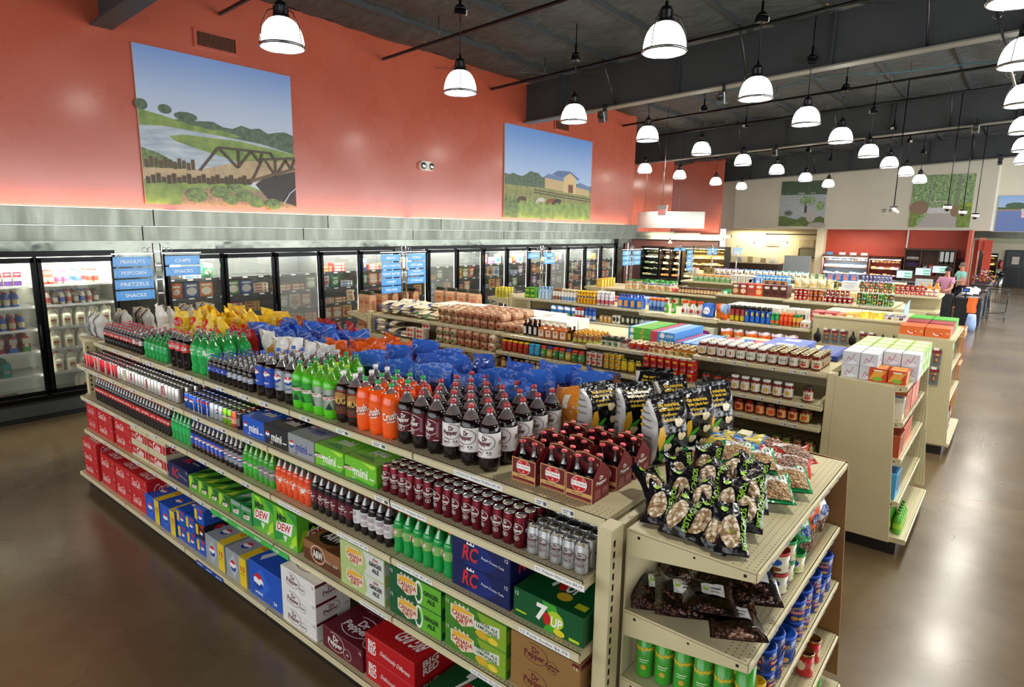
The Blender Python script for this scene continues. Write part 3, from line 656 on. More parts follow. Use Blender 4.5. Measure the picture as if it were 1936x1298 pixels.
obj('price_strip', B().box(2.72, -.098, .12, 3.15, -.0955, .152, '#1b3f94/c').art([('t', 'pepsi', .14, .5, .2, .55, '#ffffff/c'), ('t', 'pepsi', .5, .5, .2, .55, '#ffffff/c'), ('t', 'pepsi', .86, .5, .2, .55, '#ffffff/c')], front(2.72, 3.15, .12, .152, -.098)), g1)
e1 = endcap('end cap shelving with nuts and snacks at the walkway end of the nearest run', -1.165, 2.22, 3.72, 1, [1.5, 1.12, .79, .46, .165], 1.52, [.545, .545, .57, .6, .64], far='#8a6236/c')
endcap('end cap shelving with popcorn bags near the milk cooler', -7.54, 2.22, 3.72, -1, [1.5, 1.2, .85, .5, .165], 1.52, [.5]*5)
X2 = [-7.66, -6.37, -5.07, -3.78, -2.49, -1.22]
g2 = gondola('cream shelving run with bread, jam and salsa, second from the camera', X2, 6.0, 5.9, 6.75, 7.5, [1.45, 1.45, 1.44, 1.47, 1.515], [[1.14, .87, .55], [1.18, .99, .6], [1.23, 1.01, .74, .45], [1.21, .93, .7, .45], [1.23, 1.03, .745, .45]])
for x in (-7.74, -1.215):
    for y in (5.95, 7.45): post(g2, x, y, 1.48 if x < -5 else 1.53, X2[0], 5.9)
    obj('end_panel', B().box(x-X2[0]+.01, .16, .1, x-X2[0]+.05, 1.55, 1.42, 'shelf_paint'), g2)
endcap('end cap shelving with a solid cream side, stocked with sparkling water', -1.145, 5.97, 7.4, 1, [1.5, 1.19, .87, .49, .165], 1.51, [.53, .53, .55, .57, .66], panel='shelf_paint', pk=.85, far='pegboard_y')
endcap('end cap shelving with brown paper bags near the freezer doors', -7.75, 5.95, 7.3, -1, [1.43, 1.1, .75, .45, .165], 1.45, [.5]*5)
X3 = [-7.75, -6.36, -4.98, -3.6, -2.25]
g3 = gondola('cream shelving run with cleaning products, third from the camera', X3, 9.55, 9.4, 10.15, 10.85, [1.44, 1.43, 1.38, 1.40], [[1.15, .8, .5], [1.15, .8, .5], [1.08, .75, .5], [1.08, .75, .5]])
post(g3, -7.83, 9.5, 1.5, X3[0], 9.4)
pg = empty('pegboard_display', (-2.23, 9.62, 0)); tag(pg, 'pegboard section with hooks and hanging kitchen tools', 'pegboard display')
obj('board', B().box(0, 0, .15, 1.1, .03, 1.58, 'pegboard_x'), pg)
obj('top_ledge', B().box(0, -.02, 1.58, 1.1, 1.2, 1.61, 'shelf_paint', bev=.004), pg)
obj('base_plinth', B().box(0, -.25, 0, 1.1, 1.2, .15, '#1d1712/c'), pg)
obj('back_frame', B().box(.0, .03, .15, 1.1, .08, 1.55, 'slots'), pg)
endcap('pegboard sided end cap shelving with sparkling water cartons', -1.12, 9.27, 10.7, 1, [1.49, 1.12, .72, .165], 1.5, [.59, .6, .62, .68], panel='pegboard_y', panel_z=.14)
X4 = [-7.9, -6.5, -5.1, -3.7, -2.3, -1.75]
g4 = gondola('cream shelving run with chips and canned food, fourth from the camera', X4, 13.3, 13.15, 13.95, 14.7, [1.38, 1.38, 1.44, 1.42, 1.42], [[1.1, .8]]*5)
g5 = gondola('cream shelving run with water and bagged food, fifth from the camera', [-7.6, -5.8, -4.5, -3.0, -1.35], 17.0, 16.9, 17.6, 18.3, [1.38]*4, [[1.05, .7]]*4)
g6 = gondola('cream shelving run with water bottles, sixth from the camera', [-8.6, -6.6, -4.6, -2.6], 20.8, 20.6, 21.3, 22, [1.35]*3, [[1.05]]*3)
endcap('end cap shelving with small boxes beside the pegboard', -1.7, 13.0, 14.5, 1, [1.16, .8, .165], 1.45, [.5, .5, .55], panel='shelf_paint')
# aisle sign posts at the cooler ends of the runs
def signpost(y, left, right, label, zt=2.5, zb=1.5, x=-7.75, w=.4, hh=.108):
    t = empty('aisle_sign', (x, y, 0), (0, 0, PI/2)); tag(t, label, 'aisle sign', 'blue aisle signs')
    b = B()
    for dy in (-.03, .05): b.tube([(dy, 0, zb), (dy, 0, zt)], .011, '#a9acac/s', 8)
    for k in range(int((zt-zb)/.16)): b.box(-.03, -.006, zb+.1+k*.16, .05, .006, zb+.115+k*.16, '#a9acac/s')
    obj('post', b, t)
    b = B().box(-.07-w, -.006, zt-.12, -.04, .006, zt-.108, '#c4c6c6/s').box(.06, -.006, zt-.12, .1+w, .006, zt-.108, '#c4c6c6/s')
    for s_ in (-1, 1):
        for k in range(2): b.tube([(.01+s_*(.07+.06*k)+.03*math.cos(a*PI/6), 0, zt-.075+.03*math.sin(a*PI/6)) for a in range(13)], .004, '#9fa2a2/s', 4)
    obj('bracket', b, t)
    for side, words in ((-1, left), (1, right)):
        for k, wd in enumerate(words):
            x0 = -.06-w if side < 0 else .08; z = zt-.13-(k+1)*(hh+.018)
            s_ = B(); s_.box(x0, -.012, z, x0+w, -.004, z+hh, '#4f98dc/p', bev=.003)
            ln = wd.split('|')
            A_ = [('l', [(.3, .5), (.44, .5)], .2, '#c4dcf0/c'), ('l', [(.47, .5), (.7, .5)], .2, '#c4dcf0/c')] if wd == '~' else [('t', q, .5, .5 if len(ln) == 1 else .72-.42*n, min(.88, .09*len(q)), .36 if len(ln) == 1 else .28, '#dbe8f4/c', {'b': .014}) for n, q in enumerate(ln)]
            s_.art(A_+[('e', q, zz, .014, .05, '#1c3e60/c') for q in (.08, .92) for zz in (.12, .88)], front(x0, x0+w, z, z+hh, -.012))
            obj('sign_panel', s_, t)
signpost(2.99, ['PEANUTS', 'POPCORN', 'PRETZELS', 'SNACKS'], ['CHIPS', 'SNACKS'], 'aisle sign reading PEANUTS, POPCORN, PRETZELS and CHIPS', 2.53, 1.53)
signpost(6.7, ['BREAD', 'JELLY/JAMS', 'PEANUT BUTTER', 'HONEY', 'TEX-MEX'], ['FOILS', 'KITCHEN', 'PAPER|PRODUCTS', 'STORAGE'], 'aisle sign reading BREAD, JELLY/JAMS, PEANUT BUTTER and FOILS', 2.48, 1.455)
signpost(10.44, ['CLEANING'], ['~', 'TRASH BAGS'], 'aisle sign reading CLEANING and TRASH BAGS', 2.43, 1.45)
signpost(14.3, ['~']*3, ['~']*3, 'aisle sign of six blue panels, fourth post from the camera', 2.41, 1.39)
signpost(18.15, ['~']*5, [], 'aisle sign with a column of five blue panels', 2.37, 0, x=-7.75)
signpost(20.4, ['~'], ['~'], 'small aisle sign just left of the column of five blue panels', 2.37, 0, x=-9.2)
signpost(22.3, ['~']*2, ['~']*2, 'small aisle sign before the lit deli case, on a slim post', 2.34, 0, x=-8.8)
signpost(24.3, ['~']*2, ['~']*2, 'smallest aisle sign, against the cream deli wall', 2.33, 0, x=-8.6)
# ================================================================ glass door cases along the orange wall
def cold_case(y0, ndoor, pitch, label, bright, fog=()):
    """bank of glass doors facing +x at x=-10.5, from y0"""
    t = empty('glass_door_cooler', (-10.5, y0, 0)); tag(t, label, 'glass door cooler', 'glass door coolers under the orange wall'); L_ = ndoor*pitch; K = '#141516/m'
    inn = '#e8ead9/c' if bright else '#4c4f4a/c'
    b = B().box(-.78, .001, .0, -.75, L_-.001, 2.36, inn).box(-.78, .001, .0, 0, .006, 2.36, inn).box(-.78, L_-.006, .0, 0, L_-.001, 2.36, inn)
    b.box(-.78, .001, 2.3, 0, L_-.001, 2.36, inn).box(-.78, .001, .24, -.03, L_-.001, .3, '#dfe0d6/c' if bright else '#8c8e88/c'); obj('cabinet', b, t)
    b = B().box(-.06, .001, 2.28, .012, L_-.001, 2.36, K, bev=.004).box(-.06, .001, .27, .012, L_-.001, .33, K, bev=.004)
    for k in range(ndoor+1): b.box(-.06, max(.001, k*pitch-.022), .3, .0, min(L_-.001, k*pitch+.022), 2.3, K)
    obj('door_frame', b, t)
    obj('bumper', B().box(-.1, .001, .0, .03, L_-.001, .27, '#3a3d3e/m').box(.03, .001, .07, .05, L_-.001, .24, '#5c6366/m', bev=.004), t)
    for k in range(ndoor):
        a, c = k*pitch+.02, (k+1)*pitch-.02
        d = B().box(.0, a, .35, .04, a+.045, 2.27, K, bev=.004).box(.0, c-.045, .35, .04, c, 2.27, K, bev=.004).box(.0, a, 2.2, .04, c, 2.27, K, bev=.004).box(.0, a, .35, .04, c, .41, K, bev=.004)
        do = obj('door', d, t)
        obj('glass_pane', B().add([(.02, a+.04, .4), (.02, c-.04, .4), (.02, c-.04, 2.21), (.02, a+.04, 2.21)], [(0, 1, 2, 3)], 'fogged_glass' if k in fog else 'door_glass'), do)
        obj('handle', B().tube([(.04, c-.025, 1.02), (.075, c-.025, 1.04), (.075, c-.025, 1.34), (.04, c-.025, 1.36)], .01, '#2b2d2e/m', 6), do)
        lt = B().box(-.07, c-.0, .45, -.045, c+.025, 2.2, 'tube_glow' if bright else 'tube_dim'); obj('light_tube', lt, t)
        for z in SHZ:
            s = B()
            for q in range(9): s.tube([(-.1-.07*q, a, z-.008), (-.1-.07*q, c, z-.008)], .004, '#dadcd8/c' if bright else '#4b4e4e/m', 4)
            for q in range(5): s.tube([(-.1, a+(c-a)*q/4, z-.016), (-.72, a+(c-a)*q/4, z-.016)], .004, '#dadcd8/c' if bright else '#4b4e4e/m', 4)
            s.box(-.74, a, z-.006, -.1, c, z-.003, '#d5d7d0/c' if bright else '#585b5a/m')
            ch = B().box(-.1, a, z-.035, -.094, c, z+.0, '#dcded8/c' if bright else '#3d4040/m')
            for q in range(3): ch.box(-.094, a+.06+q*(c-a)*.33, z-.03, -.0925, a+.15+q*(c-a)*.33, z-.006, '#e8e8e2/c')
            so = obj('wire_shelf', s, t); obj('price_rail', ch, so)
    return t
SHZ = (.63, .97, 1.28, 1.60, 1.89)
cold_case(.53, 3, .976, 'brightly lit milk cooler with three glass doors', True)
SHZ = (.62, .93, 1.24, 1.56, 1.87)
P_ = .941
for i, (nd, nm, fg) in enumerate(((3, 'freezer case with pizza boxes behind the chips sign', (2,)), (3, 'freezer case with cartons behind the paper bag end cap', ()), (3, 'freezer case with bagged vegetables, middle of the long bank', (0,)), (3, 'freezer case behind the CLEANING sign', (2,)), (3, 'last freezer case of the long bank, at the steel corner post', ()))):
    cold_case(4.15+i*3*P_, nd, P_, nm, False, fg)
# area lights added at the top front, boosting the tubes' light in the cases
area('milk_cooler_fill', (-10.57, 1.99, 2.27), 2.8, 130, (0, math.radians(25), PI/2), (1, .98, .86), .08).rotation_euler = (0, math.radians(32), 0)
bpy.data.objects['milk_cooler_fill'].data.size = .08; bpy.data.objects['milk_cooler_fill'].data.size_y = 2.8
area('freezer_fill', (-10.57, 11.2, 2.27), .08, 700, (0, math.radians(32), 0), (1, .97, .9), 14)
# ---- goods in the cases
def jug(cap, K=1.14):
    b = B()
    def ring(u, v, r0=.072):
        a = 2*PI*u; z = v*.27; k = 1 if v < .62 else max(.2, 1-(v-.62)*2.1)
        c, s_ = math.cos(a), math.sin(a); q = max(abs(c), abs(s_)); rr = r0*k*(.55/q+.45)*1.02
        return (rr*c, rr*s_, z)
    b.grid(20, 12, ring, '#e9e4c6/p'); b.box(-.068, -.068, 0, .068, .068, .003, '#e9e4c6/p')
    b.tube([(.03, -.02, .25), (.066, -.03, .225), (.07, -.03, .17), (.06, -.03, .12)], .012, '#e9e4c6/p', 8)
    l = B().box(-.035, -.0745, .05, .035, -.0735, .11, '#ddd0b0/c').art([('r', 0, .55, 1, 1, '#b83c30/c'), ('r', .1, .1, .9, .4, '#c9a63a/c')], front(-.035, .035, .05, .11, -.0745))
    return Proto('milk_jug', 'milk jug', b, [('label', l), ('cap', B().lathe([(.022, .265, cap), (.022, .285), (.018, .288)], 12))])
JR, JB, JG = jug('#c8281e/p'), jug('#2243a8/p'), jug('#2f8a3c/p')
def carton_milk(c1, c2, c3, word='MILK'):
    b = B().box(-.045, -.045, 0, .045, .045, .19, c1); b.prism([(-.045, .19), (.045, .19), (.0, .235)], 'y', -.045, .045, c1).box(-.002, -.045, .23, .002, .045, .25, c1)
    b.art([('r', 0, 0, 1, .35, c2), ('r', 0, .6, 1, 1, c3), ('e', .5, .48, .3, .15, '#e8e2c8/c' if word == 'MILK' else c1), ('r', .2, .78, .8, .86, '#f0ece0/c') if word == 'MILK' else ('t', word, .5, .45, .7, .2, '#f0ece0/c')], front(-.045, .045, 0, .19, -.045))
    return Proto('milk_carton', 'milk carton', b, [('cap', B().lathe([(.014, 0, '#f2f2ee/p'), (.014, .012)], 10, (0, -.028, .208)))])
def small_bottle(body, cap, h=.19, r=.032, name='dairy_bottle', cat='bottle', label=None, art=()):
    b = B().lathe([(r*.9, 0, body), (r, .01), (r, h*.6), (r*.75, h*.72), (r*.42, h*.85), (r*.4, h*.93)], 12)
    ps = [('cap', B().lathe([(r*.48, h*.9, cap), (r*.48, h), (r*.4, h*1.01)], 12))]
    if label: ps.append(('label', B().lathe([(r+.0006, h*.15, label), (r+.0006, h*.5)], 14, caps=False).art(list(art), cyl(r+.0006, h*.15, h*.5), .06)))
    return Proto(name, cat, b, ps)
MB = [small_bottle('#efdcc8/p', '#d8386a/p', label='#e8608c/c'), small_bottle('#efe6d2/p', '#2340a0/p', label='#3a66c0/c'), small_bottle('#e8dcc4/p', '#b8281e/p', label='#c83a2a/c'), small_bottle('#6b4632/p', '#2a1a14/p', label='#e8dfcc/c')]
CM = [carton_milk('#b32820/c', '#2a6ab0/c', '#d8cfae/c'), carton_milk('#b32820/c', '#4a9440/c', '#d8cfae/c'), carton_milk('#c23028/c', '#b32820/c', '#e6dcc0/c'), carton_milk('#efe9d8/c', '#5b3a7c/c', '#8c2838/c'), carton_milk('#1f9284/c', '#1f9284/c', '#2aa090/c', 'Silk')]
CR = [small_bottle('#b83a28/p', '#d6281e/p', .2, .036, label='#d8c8a0/c'), small_bottle('#2a5fb8/p', '#d6281e/p', .2, .036, label='#e0d0a0/c'), small_bottle('#1f4fb0/p', '#d89c2a/p', .21, .036, label='#e2c890/c')]
Q9 = PI/2
def cb(p, desc, grp, y, z, n, dy_, nr=1, dd=.1, x=-10.66, **k): block(p, desc, grp, x, y, z, n, dy_, nr, dd, rz=Q9, **k)
cb(MB[0], 'pink capped milk bottle on the top cooler shelf', 'pink capped milk bottles', 2.78, 1.89, 2, .08, 4, .08)
cb(CR[0], 'red creamer bottle on the top cooler shelf', 'red creamer bottles', 2.6, 1.89, 2, .08, 4, .08)
cb(MB[1], 'blue capped milk bottle on the top cooler shelf', 'blue capped milk bottles', 3.02, 1.89, 1, .08, 5, .08)
cb(MB[2], 'red capped milk bottle on the top cooler shelf', 'red capped milk bottles', 3.16, 1.89, 2, .08, 5, .08)
cb([MB[2], MB[3], MB[1]], 'half size milk bottle on the second cooler shelf', 'half size milk bottles', 2.62, 1.60, 8, .085, 3, .09)
for z, w in ((1.28, 'third'), (.97, 'fourth'), (.63, 'fifth')):
    cb([JR, JB, JR, JR], 'gallon milk jug on the %s cooler shelf' % w, 'gallon milk jugs', 2.64, z, 5, .165, 1, .17, scj=.0)
cb([JR, JR, JB], 'gallon milk jug on the cooler floor', 'gallon milk jugs', 2.95, .305, 3, .155, 2, .17)
cb([CM[3]], 'purple and white milk carton on the top shelf', 'purple topped cartons', 1.85, 1.89, 5, .11, 4, .1)
cb([CR[2], CR[1]], 'small juice carton bottle on the second shelf', 'juice bottles', 1.85, 1.6, 5, .1, 3, .1)
cb([CR[0], CR[1], CR[2], CR[2]], 'creamer bottle with bright label on the middle shelf', 'creamer bottles', 1.78, 1.28, 6, .1, 3, .1)
cb([CM[0], CM[1], CM[2]], 'red milk carton on the fourth shelf', 'red milk cartons', 1.72, .97, 5, .145, 3, .12)
cb(CM[4], 'teal milk carton with white script', 'teal milk cartons', 2.05, .63, 1, .1, 3, .1)
cb(CM[1], 'red and green milk carton low in the cooler', 'low milk cartons', 1.6, .63, 3, .1, 2, .1)
cb(Proto('snack_tray', 'snack tray', B().box(-.12, 0, 0, .12, .2, .05, '#7c3426/c', bev=.004).art([('r', .1, .1, .4, .9, '#c8782a/c'), ('r', .5, .1, .9, .9, '#3f7a3a/c')], topf(-.12, .12, 0, .2, .05))), 'red snack tray on the cooler floor', 'snack trays', 2.05, .305, 1, .3)
rf = random.Random(11)
FC = [('#b5382c', '#e8d8b8'), ('#8c2a24', '#d8a05a'), ('#e0c080', '#7a3a20'), ('#4f7a3a', '#e6e2cc'), ('#e3dac4', '#b86a3a'), ('#2f4f8c', '#e4dccc'), ('#d8b03a', '#a83a24'), ('#e6e2d8', '#4a7ab0'), ('#5b3a78', '#e8e0d8'), ('#d07a3a', '#f0e4c8')]
FB = []
for i, (a, c) in enumerate(FC):
    q = B().box(-.11, 0, 0, .11, .04, .24, a+'/c', bev=.003); q.art([('e', .5, .4, .38, .28, c+'/c'), ('r', .15, .74, .85, .88, c+'/c')], front(-.11, .11, 0, .24, 0)); FB.append(('up', Proto('frozen_dinner_box', 'frozen food box', q)))
    q = B().box(-.14, 0, 0, .14, .2, .055, a+'/c', bev=.003); q.art([('r', .08, .2, .6, .8, c+'/c'), ('e', .8, .5, .1, .3, c+'/c')], front(-.14, .14, 0, .055, 0)); FB.append(('flat', Proto('frozen_pizza_box', 'frozen food box', q)))
def pillow(w, h, t, spec, seed, art=(), specf=None, lie=False, crimp=.05, nx=12, ny=14, name=None, wr=1.0, lift=.0025, artf=None):
    """filled film bag, upright, base at z=0, front to -y; artwork follows the crumpled front"""
    r = random.Random(seed); ph = [r.uniform(0, 6.3) for _ in range(8)]; k = [r.uniform(.7, 1.3) for _ in range(4)]
    def th(u, v):
        e = math.sin(PI*min(max(u, 0), 1))**.55 if 0 < u < 1 else 0
        g = min(1, v/.14)**.5 if v < .14 else (1 if v < .62 else max(.03, 1-((v-.62)/(1-.62-crimp))**1.6) if v < 1-crimp else .03)
        wv = 1+wr*.14*math.sin(9*u*k[0]+ph[0]+5*v)+wr*.12*math.sin(13*v*k[1]+ph[1]+4*u)+wr*.11*math.sin(21*u+17*v*k[2]+ph[2])
        return t/2*e*max(.12 if v < .08 else .03, g)*wv
    def lean(u, v): return wr*(.012*math.sin(5*v+ph[3])+.02*(max(0, v-.7))*math.sin(7*u+ph[4])*3+.015*math.sin(11*u+ph[6])*max(0, v-.8)*5)
    def X(u, v): return (u-.5)*w*(1-.07*math.sin(PI*v)+(.0 if v < .8 else (v-.8)*.12*math.sin(ph[5])))
    def Z(u, v): return v*h*(1+.03*wr*math.sin(6*u+ph[7])*v)
    F = lambda u, v: (X(u, v), lean(u, v)-th(u, v), Z(u, v)); Bk = lambda u, v: (X(1-u, v), lean(1-u, v)+th(1-u, v), Z(1-u, v))
    sf = specf or (lambda u, v: spec); b = B(); b.gridm(nx, ny, F, sf); b.gridm(nx, ny, Bk, lambda u, v: sf(u, v) if not isinstance(specf, type(None)) and v > .9 else spec)
    if art: b.art(list(art), lambda u, v, hh: (X(u, v), lean(u, v)-th(u, v)-lift-hh, Z(u, v)), cut=1/nx, cutv=1/ny, asp=w/h)
    return b
for i, (c, c2) in enumerate((('film_white', '#b83a2a/c'), ('film_green', '#e6e2cc/c'), ('film_blue', '#e8e0c8/c'), ('film_cream', '#c87a3a/c'), ('film_orange', '#f0e6d0/c'), ('film_red', '#e8d8a8/c'))):
    FB.append(('bag', Proto('frozen_food_bag', 'frozen food bag', pillow(.2, .24, .07, c, i, [('e', .5, .4, .3, .2, c2), ('r', .2, .68, .8, .8, c2)], nx=8, ny=8))))
for dk in range(15):
    y0 = 4.15+dk*P_+.12
    for si, z in enumerate((.33,)+SHZ):
        if rf.random() < (.4 if si == 5 else .04): continue
        a = 0.0; j = 0
        while a < .66:
            kind, p = rf.choice(FB if not (dk < 2 and si < 4) else [f for f in FB if f[0] == 'flat']+FB[:4])
            w = {'up': .24, 'flat': .3, 'bag': .23}[kind]; n = {'up': 1, 'flat': rf.randint(2, 3), 'bag': 1}[kind]
            if a+w > .84: break
            for l in range(n):
                for r_ in range(1):
                    spawn(p, (-10.64-r_*.09-(.0 if kind != 'bag' else .04), y0+a+w/2-.02, z+l*.057), '%s behind the %s freezer door, %s shelf up%s%s%s' % ({'up': 'upright frozen dinner box', 'flat': 'flat frozen box', 'bag': 'bag of frozen food'}[kind], nth(dk+1), nth(si+1), ', %s along' % nth(j+1), ', layer %s' % O1[l+1] if n > 1 else '', ', behind' if r_ else ''), 'frozen food in the freezer cases', rz=Q9)
            a += w; j += 1
# ================================================================ soda: kinds
W_, K_ = '#ece9e2/c', '#131010/p'
COLA = '#140806/g'
def bottle(name, cat, H, R_, liquid, glass, cap, label, lz=(.3, .62), art=(), fill=.76, contour=False, n=16):
    b = B(); k = H/.32; r = R_
    pr = [(r*.62, 0, liquid), (r*.9, .012*k), (r, .035*k), (r*(.9 if contour else 1), H*.22), (r, H*.34), (r, H*.62), (r*.99, H*.66), (r*.9, H*.72), (r*.74, H*fill)]
    b.lathe(pr, n); b.lathe([(r*.74, H*fill, glass), (r*.5, H*.84), (r*.3, H*.9), (r*.25, H*.93), (r*.25, H*.95)], n, caps=False)
    for i in range(5):
        a = 2*PI*i/5; b.lathe([(.001, 0, liquid), (r*.26, .002), (r*.3, .03*k), (r*.1, .06*k)], 6, (r*.62*math.cos(a), r*.62*math.sin(a), 0), caps=False)
    c = B().lathe([(r*.29, H*.935, cap), (r*.3, H*.945), (r*.3, H*.985), (r*.24, H)], n)
    ps = [('cap', c)]
    if label:
        l = B().lathe([(r+.0008, H*lz[0], label), (r+.0008, H*lz[1])], 24, caps=False)
        l.art(list(art), cyl(r+.0008, H*lz[0], H*lz[1]), .05, asp=2*PI*r/(H*(lz[1]-lz[0])), lift=.0006); ps.insert(0, ('label', l))
    return Proto(name, cat, b, ps)
def drp(cx, cy, s, col, diet=None, ring=True):
    """two word script with its oval ring; s: height of the pair"""
    o = [('t', 'Dr', cx+s*.10, cy+s*.24, s*.34, s*.42, col, {'b': .03}), ('t', 'Pepper', cx+s*.02, cy-s*.17, s*1.0, s*.52, col, {'b': .03})]
    if ring: o.append(('o', cx+s*.02, cy, s*.68, s*.62, .07, col, (-140, 110)))
    if diet: o += [('o', cx+s*.5, cy-s*.72, s*.3, s*.3, .1, col), ('t', diet, cx+s*.5, cy-s*.72, s*.36, s*.24, col, {'b': .02})]
    return o
def globe(cx, cy, rx, ry):
    U = [(cx+rx*math.cos(t*PI/12), cy+ry*math.sin(t*PI/12)) for t in range(1, 12)]
    L_ = [(cx+rx*math.cos(t*PI/12), cy+ry*math.sin(t*PI/12)) for t in range(13, 24)]
    return [('e', cx, cy, rx, ry, '#e8e6e2/c'), ('p', U+[(cx-rx*.55, cy+ry*.45), (cx, cy+ry*.28), (cx+rx*.6, cy+ry*.5)], '#c4202c/c'), ('p', L_+[(cx+rx*.7, cy+ry*.0), (cx+rx*.1, cy-ry*.45), (cx-rx*.6, cy-ry*.3)], '#1b3f94/c')]
def wr(txt, cx, cy, w, h, col, **o): return ('t', txt, cx, cy, w, h, col, dict(b=.025, **o))
def rep(fn): return [q for cx in (.2, .53, .87) for q in fn(cx)]
MAR, RED = '#5d1624/c', '#c01c22/c'
dew = lambda cx, cy, s, W2='#e9ece4/c': [('p', [(cx-s*.62, cy-s*.42), (cx-s*.5, cy+.02*s), (cx+s*.66, cy+s*.24), (cx+s*.5, cy-s*.36)], W2), wr('Mtn', cx-s*.15, cy+s*.3, s*.66, s*.34, '#16351c/c', s=.25, r=8), wr('DEW', cx, cy-s*.12, s*.95, s*.36, '#c0202c/c', s=.3, r=6)]
BT = {}
BT['coke_s'] = bottle('soda_bottle', 'soda bottle', .205, .033, COLA, 'clear_plastic', '#c01c22/p', '#c0201f/p', (.42, .62), rep(lambda c: [wr('Coca-Cola', c, .5, .24, .5, W_, s=.3)]), contour=True, n=12)
BT['cokez_s'] = bottle('soda_bottle', 'soda bottle', .205, .033, COLA, 'clear_plastic', '#b9c4c8/p', '#b8b4ae/m', (.42, .62), rep(lambda c: [wr('Coke', c, .5, .14, .5, '#c01c22/c', s=.3)]), contour=True, n=12)
BT['sprite_s'] = bottle('soda_bottle', 'soda bottle', .2, .034, '#1f9a4a/g', 'green_plastic', '#177a48/p', '#2aa860/p', (.42, .6), [('r', .4, .1, .6, .9, W_)], contour=True, n=12)
BT['coke_l'] = bottle('soda_bottle', 'two litre soda bottle', .33, .056, COLA, 'clear_plastic', '#c01c22/p', '#c8221f/p', (.47, .68), rep(lambda c: [wr('Coca-Cola', c, .5, .28, .5, W_, s=.3)]), contour=True)
BT['sprite_l'] = bottle('soda_bottle', 'two litre soda bottle', .33, .058, '#22a24c/g', 'green_plastic', '#157a44/p', '#2bb25c/p', (.46, .68), rep(lambda c: [wr('Sprite', c, .6, .2, .34, W_, r=12), ('p', [(c-.03, .1), (c, .4), (c+.03, .1), (c-.05, .28), (c+.05, .28)], '#dfe9dc/c')])+[('r', .35, .2, .43, .8, W_)], contour=True)
BT['pepsi_s'] = bottle('soda_bottle', 'soda bottle', .2, .033, COLA, 'clear_plastic', '#1f55c0/p', '#1c4db4/p', (.36, .56), rep(lambda c: globe(c, .5, .05, .3)), n=12)
BT['pepsid_s'] = bottle('soda_bottle', 'soda bottle', .2, .033, COLA, 'clear_plastic', '#b7bcc0/p', '#b4bec8/m', (.34, .54), rep(lambda c: globe(c, .5, .05, .3)), n=12)
BT['pepsi_l'] = bottle('soda_bottle', 'two litre soda bottle', .33, .055, COLA, 'clear_plastic', '#1f55c0/p', '#1a48b0/p', (.26, .68), rep(lambda c: globe(c, .66, .1, .2)+[wr('pepsi', c, .22, .14, .13, W_)]))
BT['pepsid_l'] = bottle('soda_bottle', 'two litre soda bottle', .33, .055, COLA, 'clear_plastic', '#b7bcc0/p', '#a8b2bc/m', (.26, .68), rep(lambda c: globe(c, .62, .11, .22)+[wr('pepsi', c, .2, .12, .1, '#1b3f94/c')]))
BT['dew_l'] = bottle('soda_bottle', 'two litre soda bottle', .33, .056, '#4fc21c/g', 'lime_plastic', '#12864a/p', '#2f9a34/p', (.2, .6), rep(lambda c: dew(c, .6, .3)+[('p', [(c-.08, 0), (c, .35), (c+.06, 0)], '#0f3a1c/c')]))
BT['dewd_l'] = bottle('soda_bottle', 'two litre soda bottle', .33, .056, '#56c41e/g', 'lime_plastic', '#8cc21e/p', '#a9b8a8/m', (.2, .6), rep(lambda c: dew(c, .6, .3)+[('p', [(c-.08, 0), (c, .35), (c+.06, 0)], '#0f3a1c/c')]))
BT['mug_l'] = bottle('soda_bottle', 'two litre soda bottle', .33, .056, '#170a06/g', 'clear_plastic', '#e8e6e2/p', '#3a2016/p', (.2, .64), rep(lambda c: [('e', c, .78, .13, .16, '#a8763c/c'), wr('MUG', c, .56, .24, .3, '#d9b45c/c'), ('r', c-.14, .06, c+.14, .3, '#5b3420/c')])+[('r', 0, .0, 1, .03, '#b8241c/c'), ('r', 0, .97, 1, 1, '#b8241c/c')])
BT['crush_l'] = bottle('soda_bottle', 'two litre soda bottle', .33, .057, '#f25a14/g', 'clear_plastic', '#0f9a4c/p', '#f06020/p', (.22, .6), rep(lambda c: [wr('Crush', c, .56, .27, .42, '#5a1a10/c', r=12), wr('Crush', c-.006, .575, .26, .38, '#f4ece0/c', r=12), wr('orange', c+.02, .3, .14, .1, '#f4ece0/c', r=12)]), fill=.83)
BT['dp_l'] = bottle('soda_bottle', 'two litre soda bottle', .325, .058, '#12070a/g', 'clear_plastic', '#a8262c/p', '#5d1624/p', (.24, .64), rep(lambda c: [('t', q[1], c+(q[2]-c)*.42, q[3], q[4]*.42, q[5], q[6], q[7]) if q[0] == 't' else q for q in drp(c, .62, .5, W_, ring=False)]+[('o', c+.02, .6, .15, .34, .06, W_, (-150, 100)), ('o', c-.02, .2, .06, .14, .12, W_), wr('23', c-.02, .2, .05, .12, W_)])+[('r', .66, .2, .7, .85, '#8c5a64/c'), ('r', .62, .05, .7, .08, W_)])
BT['dpd_l'] = bottle('soda_bottle', 'two litre soda bottle', .325, .058, '#12070a/g', 'clear_plastic', '#a8262c/p', '#e6e4df/p', (.24, .64), rep(lambda c: [('t', q[1], c+(q[2]-c)*.42, q[3], q[4]*.42, q[5], q[6], q[7]) if q[0] == 't' else q for q in drp(c, .66, .5, MAR, ring=False)]+[('o', c+.02, .64, .15, .32, .06, MAR, (-150, 100)), ('o', c-.06, .22, .06, .14, .1, MAR), wr('diet', c-.06, .22, .07, .12, MAR), ('l', [(c+.06, .16), (c+.12, .16)], .02, MAR), ('e', c+.06, .24, .012, .03, MAR), ('e', c+.1, .24, .012, .03, MAR)])+[('r', 0, .02, 1, .04, '#b9a9a9/c')])
